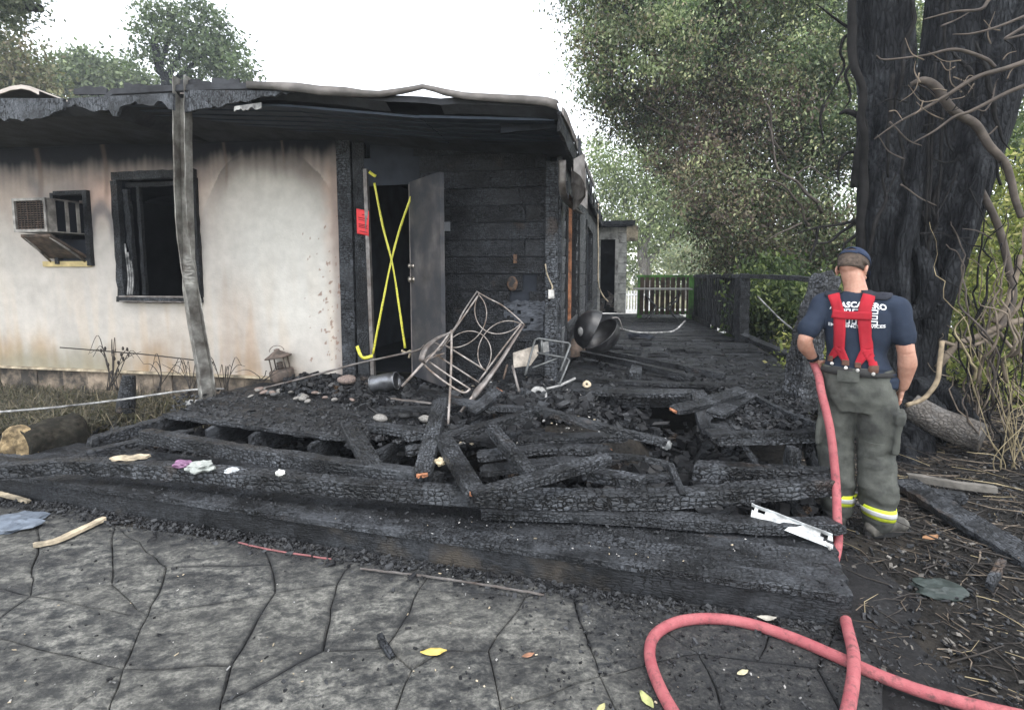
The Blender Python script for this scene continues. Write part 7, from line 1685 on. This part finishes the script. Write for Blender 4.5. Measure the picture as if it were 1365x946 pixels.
def shirt_fold(p, n):
    d = .008 * nz((p.x * 7, p.y * 5, p.z * 4 + p.x * 6), 1) + .005 * nz((p.x * 16, p.y * 12, p.z * 7), 1) + .010 * (.2 - abs(nz((p.x * 5 + p.z * 2.5, p.y * 5, p.z * 5 - p.x * 4 + 7), 1)))
    k = smooth01(1.30, 1.0, p.z); d += k * .011 * math.sin(26 * p.x + 5 * nz((p.x * 4, p.y * 4, p.z * 3), 1) + 8 * p.z)
    d += .006 * smooth01(.06, .0, abs(p.z - 1.03)) * math.sin(p.z * 160)
    if p.x > .0: d += .010 * smooth01(1.4, 1.1, p.z) * math.sin(30 * p.z + 20 * p.x)
    return d
shirtm = cloth('navy_tshirt', navy, 60, .25, .004)
shirt = solid('tshirt', bm, .0075, shirtm, 7, shirt_fold)
def bvh_of(o): me = o.data; return BVHTree.FromPolygons([v.co.copy() for v in me.vertices], [tuple(p.vertices) for p in me.polygons])
SB_ = bvh_of(shirt)
def on_back(x, z, off=.004, bvh=None):
    h = (bvh or SB_).ray_cast(Vector((x, -1, z)), Vector((0, 1, 0)))
    return h[0] + h[1] * off if h[0] else None
def on_near(p, off): h = SB_.find_nearest(Vector(p)); return h[0] + h[1] * off
# lettering on the back, laid on the cloth
white_print = plain('shirt_print', (.70, .71, .72), .7, .3, var=.15, bump=0.0005)
def lettering(txt, cx, z, size, m, off, wid=None, arch=0.0, fat=0.0, name='lettering', sp=1.0):
    cu = bpy.data.curves.new('t', 'FONT'); cu.body = txt; cu.align_x = 'CENTER'; cu.size = size; cu.offset = fat; cu.space_character = sp; cu.resolution_u = 3
    t = bpy.data.objects.new('t', cu); COL.objects.link(t); dg = bpy.context.evaluated_depsgraph_get(); me = bpy.data.meshes.new_from_object(t.evaluated_get(dg)); bpy.data.objects.remove(t)
    b = bmesh.new(); b.from_mesh(me); bmesh.ops.triangulate(b, faces=b.faces[:])
    long_ = [e for e in b.edges if e.calc_length() > .012]; bmesh.ops.subdivide_edges(b, edges=long_, cuts=2); bmesh.ops.triangulate(b, faces=b.faces[:])
    xs = [v.co.x for v in b.verts]; k = (wid / (max(xs) - min(xs))) if wid else 1.0; mid = (max(xs) + min(xs)) / 2
    for v in b.verts:
        x = (v.co.x - mid) * k; zz_ = v.co.y + z - arch * (x / .13) ** 2; q_ = on_back(cx + x, zz_, off)
        v.co = q_ if q_ else Vector((cx + x, -.14, zz_))
    return mesh_obj(name, b, m, ff)
cxl = -.085
lettering('ATASCADERO', cxl, 1.447, .048, white_print, .003, .30, .012, .0016)
lettering('FIRE', cxl - .005, 1.352, .112, white_print, .003, None, .004, .0075, 'lettering', 1.12)
lettering('FIRE', cxl - .005, 1.352, .112, shirtm, .0055, None, .004, .0012, 'lettering_fill', 1.12)
lettering('EMERGENCY SERVICES', cxl, 1.322, .026, white_print, .003, .30, -.004, .0006)
# --- suspenders: red webbing in an H, dark shoulder pads, leather tabs
red = cloth('red_webbing', (.32, .017, .028), 60, .25, .001); padm = cloth('dark_pad', (.02, .022, .03), 60, .3, .002); tabm = plain('leather_tab', (.10, .05, .035), .7, .3)
def strap(name, pts, w, m, off=.010, n=14, wend=None):
    P = spline(pts, 8); bm = bmesh.new(); R = []; L = len(P)
    for i, p in enumerate(P):
        t = (P[min(i + 1, L - 1)] - P[max(i - 1, 0)]).normalized(); nr = SB_.find_nearest(p)[1]; s = t.cross(nr).normalized(); ww = w + ((wend or w) - w) * i / (L - 1)
        R.append([bm.verts.new(on_near(p + s * ww * (k / 4 - .5), off)) for k in range(5)])
    for a, b in zip(R, R[1:]):
        for k in range(4): bm.faces.new((a[k], a[k + 1], b[k + 1], b[k])).smooth = True
    o = mesh_obj(name, bm, m, ff); s_ = o.modifiers.new('s', 'SOLIDIFY'); s_.thickness = .004; s_.offset = 1; return o
ub = lambda u, v: (lambda x, z: on_back(x, z, 0) or Vector((x, -.13, z)))((u - 1165) / 255 + .008, EYE - (v - 366) / 212)
lt = [ub(1107, 394), ub(1113, 405), ub(1118, 420), ub(1120, 440), ub(1121, 464)]; rt = [ub(1155, 394), ub(1152, 408), ub(1151, 420), ub(1153, 440), ub(1157, 464)]
strap('suspender_strap', lt, .066, red); strap('suspender_strap', rt, .066, red)
strap('cross_strap', [ub(1109, 419), ub(1125, 420), ub(1145, 420), ub(1160, 420)], .050, red, .015)
for c, e in ((lt, (1111, 478)), (lt, (1131, 481)), (rt, (1147, 483)), (rt, (1168, 486))):
    strap('suspender_tail', [c[-1], c[-1].lerp(ub(*e), .5), ub(*e)], .060, red, .011, 14, .036)
for e in ((1111, 480), (1131, 483), (1147, 485), (1168, 488)):
    strap('leather_tab', [ub(e[0], e[1] - 4), ub(e[0], e[1] + 4)], .036, tabm, .016); bm = bmesh.new(); ellipsoid(bm, ub(e[0], e[1] + 6) + Vector((0, -.028, 0)), (.011, .006, .011), None, 10, 6); mesh_obj('button', bm, M['white'], ff)
for x0_, c in ((-.235, lt[0]), (.035, rt[0])):
    strap('shoulder_pad', [c + Vector((0, 0, -.01)), c + Vector((-.012 if x0_ < 0 else .008, .02, .05)), Vector((x0_ + .008, -.05, 1.52)), Vector((x0_ + .012, .03, 1.54))], .085, padm, .007)
# --- bunker trousers
LH, LK, LA = Vector((-.155, .0, .88)), Vector((-.165, .015, .52)), Vector((-.130, .0, .10))
RH, RK, RA = Vector((.038, .0, .88)), Vector((.065, .02, .52)), Vector((.098, -.02, .09))
bm = bmesh.new()
rings(bm, [(-.06, 0, .78, .175, .135), (-.06, -.01, .86, .198, .158), (-.062, -.01, .94, .200, .158), (-.068, -.004, 1.02, .196, .150), (-.072, 0, 1.065, .192, .148)], 32)
limb(bm, [LH, LH.lerp(LK, .5) + Vector((-.004, -.005, 0)), LK, LK.lerp(LA, .5) + Vector((0, -.02, 0)), LA], [.114, .112, .101, .103, .092], 24)
limb(bm, [RH, RH.lerp(RK, .5) + Vector((.006, -.005, 0)), RK, RK.lerp(RA, .5) + Vector((0, -.02, 0)), RA], [.118, .116, .105, .108, .096], 24)
box(bm, Vector((.165, .0, .66)), (.035, .19, .24), Matrix.Rotation(.06, 3, 'Y')); box(bm, Vector((-.262, .0, .64)), (.03, .18, .22))
box(bm, Vector((.17, -.0, .765)), (.05, .20, .06)); box(bm, Vector((-.258, .02, .745)), (.04, .17, .06))
def pants_fold(p, n):
    d = .010 * nz((p.x * 6, p.y * 6, p.z * 5), 1) + .014 * (.2 - abs(nz((p.x * 6 + p.z * 3, p.y * 6, p.z * 6 + p.x * 3), 1))) + .005 * nz((p.x * 14, p.y * 14, p.z * 9), 1)
    lx = -.14 if p.x < -.03 else .06
    k = math.exp(-((p.z - .27) / .13) ** 2); d += .016 * k * nz((p.x * 5 + 3 * p.z, p.y * 5, p.z * 15 + 4 * (p.x - lx)), 1) + .007 * k * (.3 - abs(nz((p.x * 9, p.y * 9, p.z * 26), 1)))
    k = math.exp(-((p.z - .50) / .08) ** 2); d += .014 * k * nz((p.x * 6, p.y * 6, p.z * 18 - 6 * (p.x - lx)), 1)
    k = math.exp(-((p.z - .80) / .09) ** 2); d += .016 * k * nz((abs(p.x + .06) * 8, p.y * 5, p.z * 9 + 6 * abs(p.x + .06)), 1)
    return d
pantm = cloth('grey_bunker_cloth', (.075, .079, .070), 60, .35, .012, (.03, .031, .030))
pants = solid('trousers', bm, .008, pantm, 6, pants_fold); PB_ = bvh_of(pants)
def band(c, z0, z1, tilt, m, name, off):
    bm = bmesh.new(); n = 40; R = []
    for z in np.linspace(z0, z1, 4):
        q_ = []
        for k in range(n):
            a = 2 * pi * k / n; d = Vector((math.cos(a), math.sin(a), 0)); o_ = Vector((c.x, c.y, z + tilt * math.cos(a))); h = PB_.ray_cast(o_ + d * .3, -d)
            if not h[0] or (h[0] - o_).length > .112: p = o_ + d * .092
            else: p = h[0]
            q_.append(bm.verts.new(p + d * off))
        R.append(q_)
    for a, b in zip(R, R[1:]):
        for k in range(n): bm.faces.new((a[k], a[(k + 1) % n], b[(k + 1) % n], b[k])).smooth = True
    o = mesh_obj(name, bm, m, ff); s_ = o.modifiers.new('s', 'SOLIDIFY'); s_.thickness = .003; return o
lime = plain('lime_trim', (.62, .72, .03), .6, .4, var=.2, dirt=(.2, .22, .05), dirt_amt=.25); silver = plain('silver_trim', (.52, .53, .53), .4, .5, .1, var=.2)
for c, z, tl in ((LK.lerp(LA, .92), .155, -.010), (RK.lerp(RA, .92), .118, -.012)):
    band(c, z, z + .075, tl, lime, 'lime_band', .004); band(c, z + .022, z + .053, tl, silver, 'silver_stripe', .008)
# belt line and back patch
bm = bmesh.new(); R = []
for z in (1.02, 1.045, 1.068):
    R.append([])
    for k in range(48):
        a = 2 * pi * k / 48; d = Vector((math.cos(a), math.sin(a), 0)); o_ = Vector((-.07, 0, z)); h = PB_.ray_cast(o_ + d * .5, -d); R[-1].append(bm.verts.new((h[0] if h[0] else o_ + d * .19) + d * .012))
for a, b in zip(R, R[1:]):
    for k in range(48): bm.faces.new((a[k], a[(k + 1) % 48], b[(k + 1) % 48], b[k])).smooth = True
o = mesh_obj('waistband', bm, cloth('dark_waistband', (.03, .03, .03)), ff); s_ = o.modifiers.new('s', 'SOLIDIFY'); s_.thickness = .006
def patch(name, x0, x1, z0, z1, off, m, bvh):
    bm = bmesh.new(); V = [[bm.verts.new(on_back(x0 + (x1 - x0) * i / 6, z0 + (z1 - z0) * j / 6, off, bvh) or Vector((x0, -.15, z0))) for i in range(7)] for j in range(7)]
    for j in range(6):
        for i in range(6): bm.faces.new((V[j][i], V[j][i + 1], V[j + 1][i + 1], V[j + 1][i]))
    o = mesh_obj(name, bm, m, ff); s_ = o.modifiers.new('s', 'SOLIDIFY'); s_.thickness = .006; return o
patch('back_tab', -.16, -.05, .985, 1.05, .022, pantm, PB_)
patch('knee_patch', -.0, .10, .44, .60, .006, pantm, PB_)
# --- boots
bootm = plain('dusty_boot', (.045, .043, .038), .7, .35, var=.5, scale=10, dirt=(.16, .15, .13), dirt_amt=.3); solem = plain('boot_sole', (.015, .015, .015), .8)
for A, tw in ((LA, .15), (RA, -.75)):
    bm = bmesh.new(); Rz = Matrix.Rotation(tw, 3, 'Z'); F = lambda x, y, z: Vector((A.x, A.y, 0)) + Rz @ Vector((x, y, z))
    limb(bm, [F(0, .0, .18), F(0, -.005, .10), F(0, -.01, .06)], [.072, .066, .062], 18)
    ellipsoid(bm, F(0, -.03, .045), (.052, .065, .048), Rz, 18, 12); ellipsoid(bm, F(0, .08, .05), (.060, .12, .052), Rz, 18, 12); ellipsoid(bm, F(0, .15, .045), (.060, .075, .048), Rz, 18, 12)
    box(bm, F(0, .05, .016), (.085, .25, .032), Rz)
    b_ = solid('boot', bm, .009, bootm, 3)
    bm = bmesh.new(); tw_ = [F(.05 * math.cos(a) * (1 - .12 * (math.sin(a) < 0)), .055 + .155 * math.sin(a), 0) for a in np.linspace(0, 2 * pi, 29)[:-1]]
    A0 = [bm.verts.new(p + Vector((0, 0, -.012))) for p in tw_]; A1 = [bm.verts.new(p + Vector((0, 0, .022))) for p in tw_]
    for k in range(28): bm.faces.new((A0[k], A0[(k + 1) % 28], A1[(k + 1) % 28], A1[k]))
    bm.faces.new(A0[::-1]); bm.faces.new(A1); mesh_obj('sole', bm, solem, b_)
# watch strap on the left wrist
bm = bmesh.new(); ax_ = (LWr - LE).normalized(); Mx = Matrix.Translation(LWr - ax_ * .02) @ Vector((0, 0, 1)).rotation_difference(ax_).to_matrix().to_4x4(); lathe(bm, [(.0345, -.012), (.037, -.012), (.037, .012), (.0345, .012)], 24, Mx); mesh_obj('watch', bm, M['black'], ff)
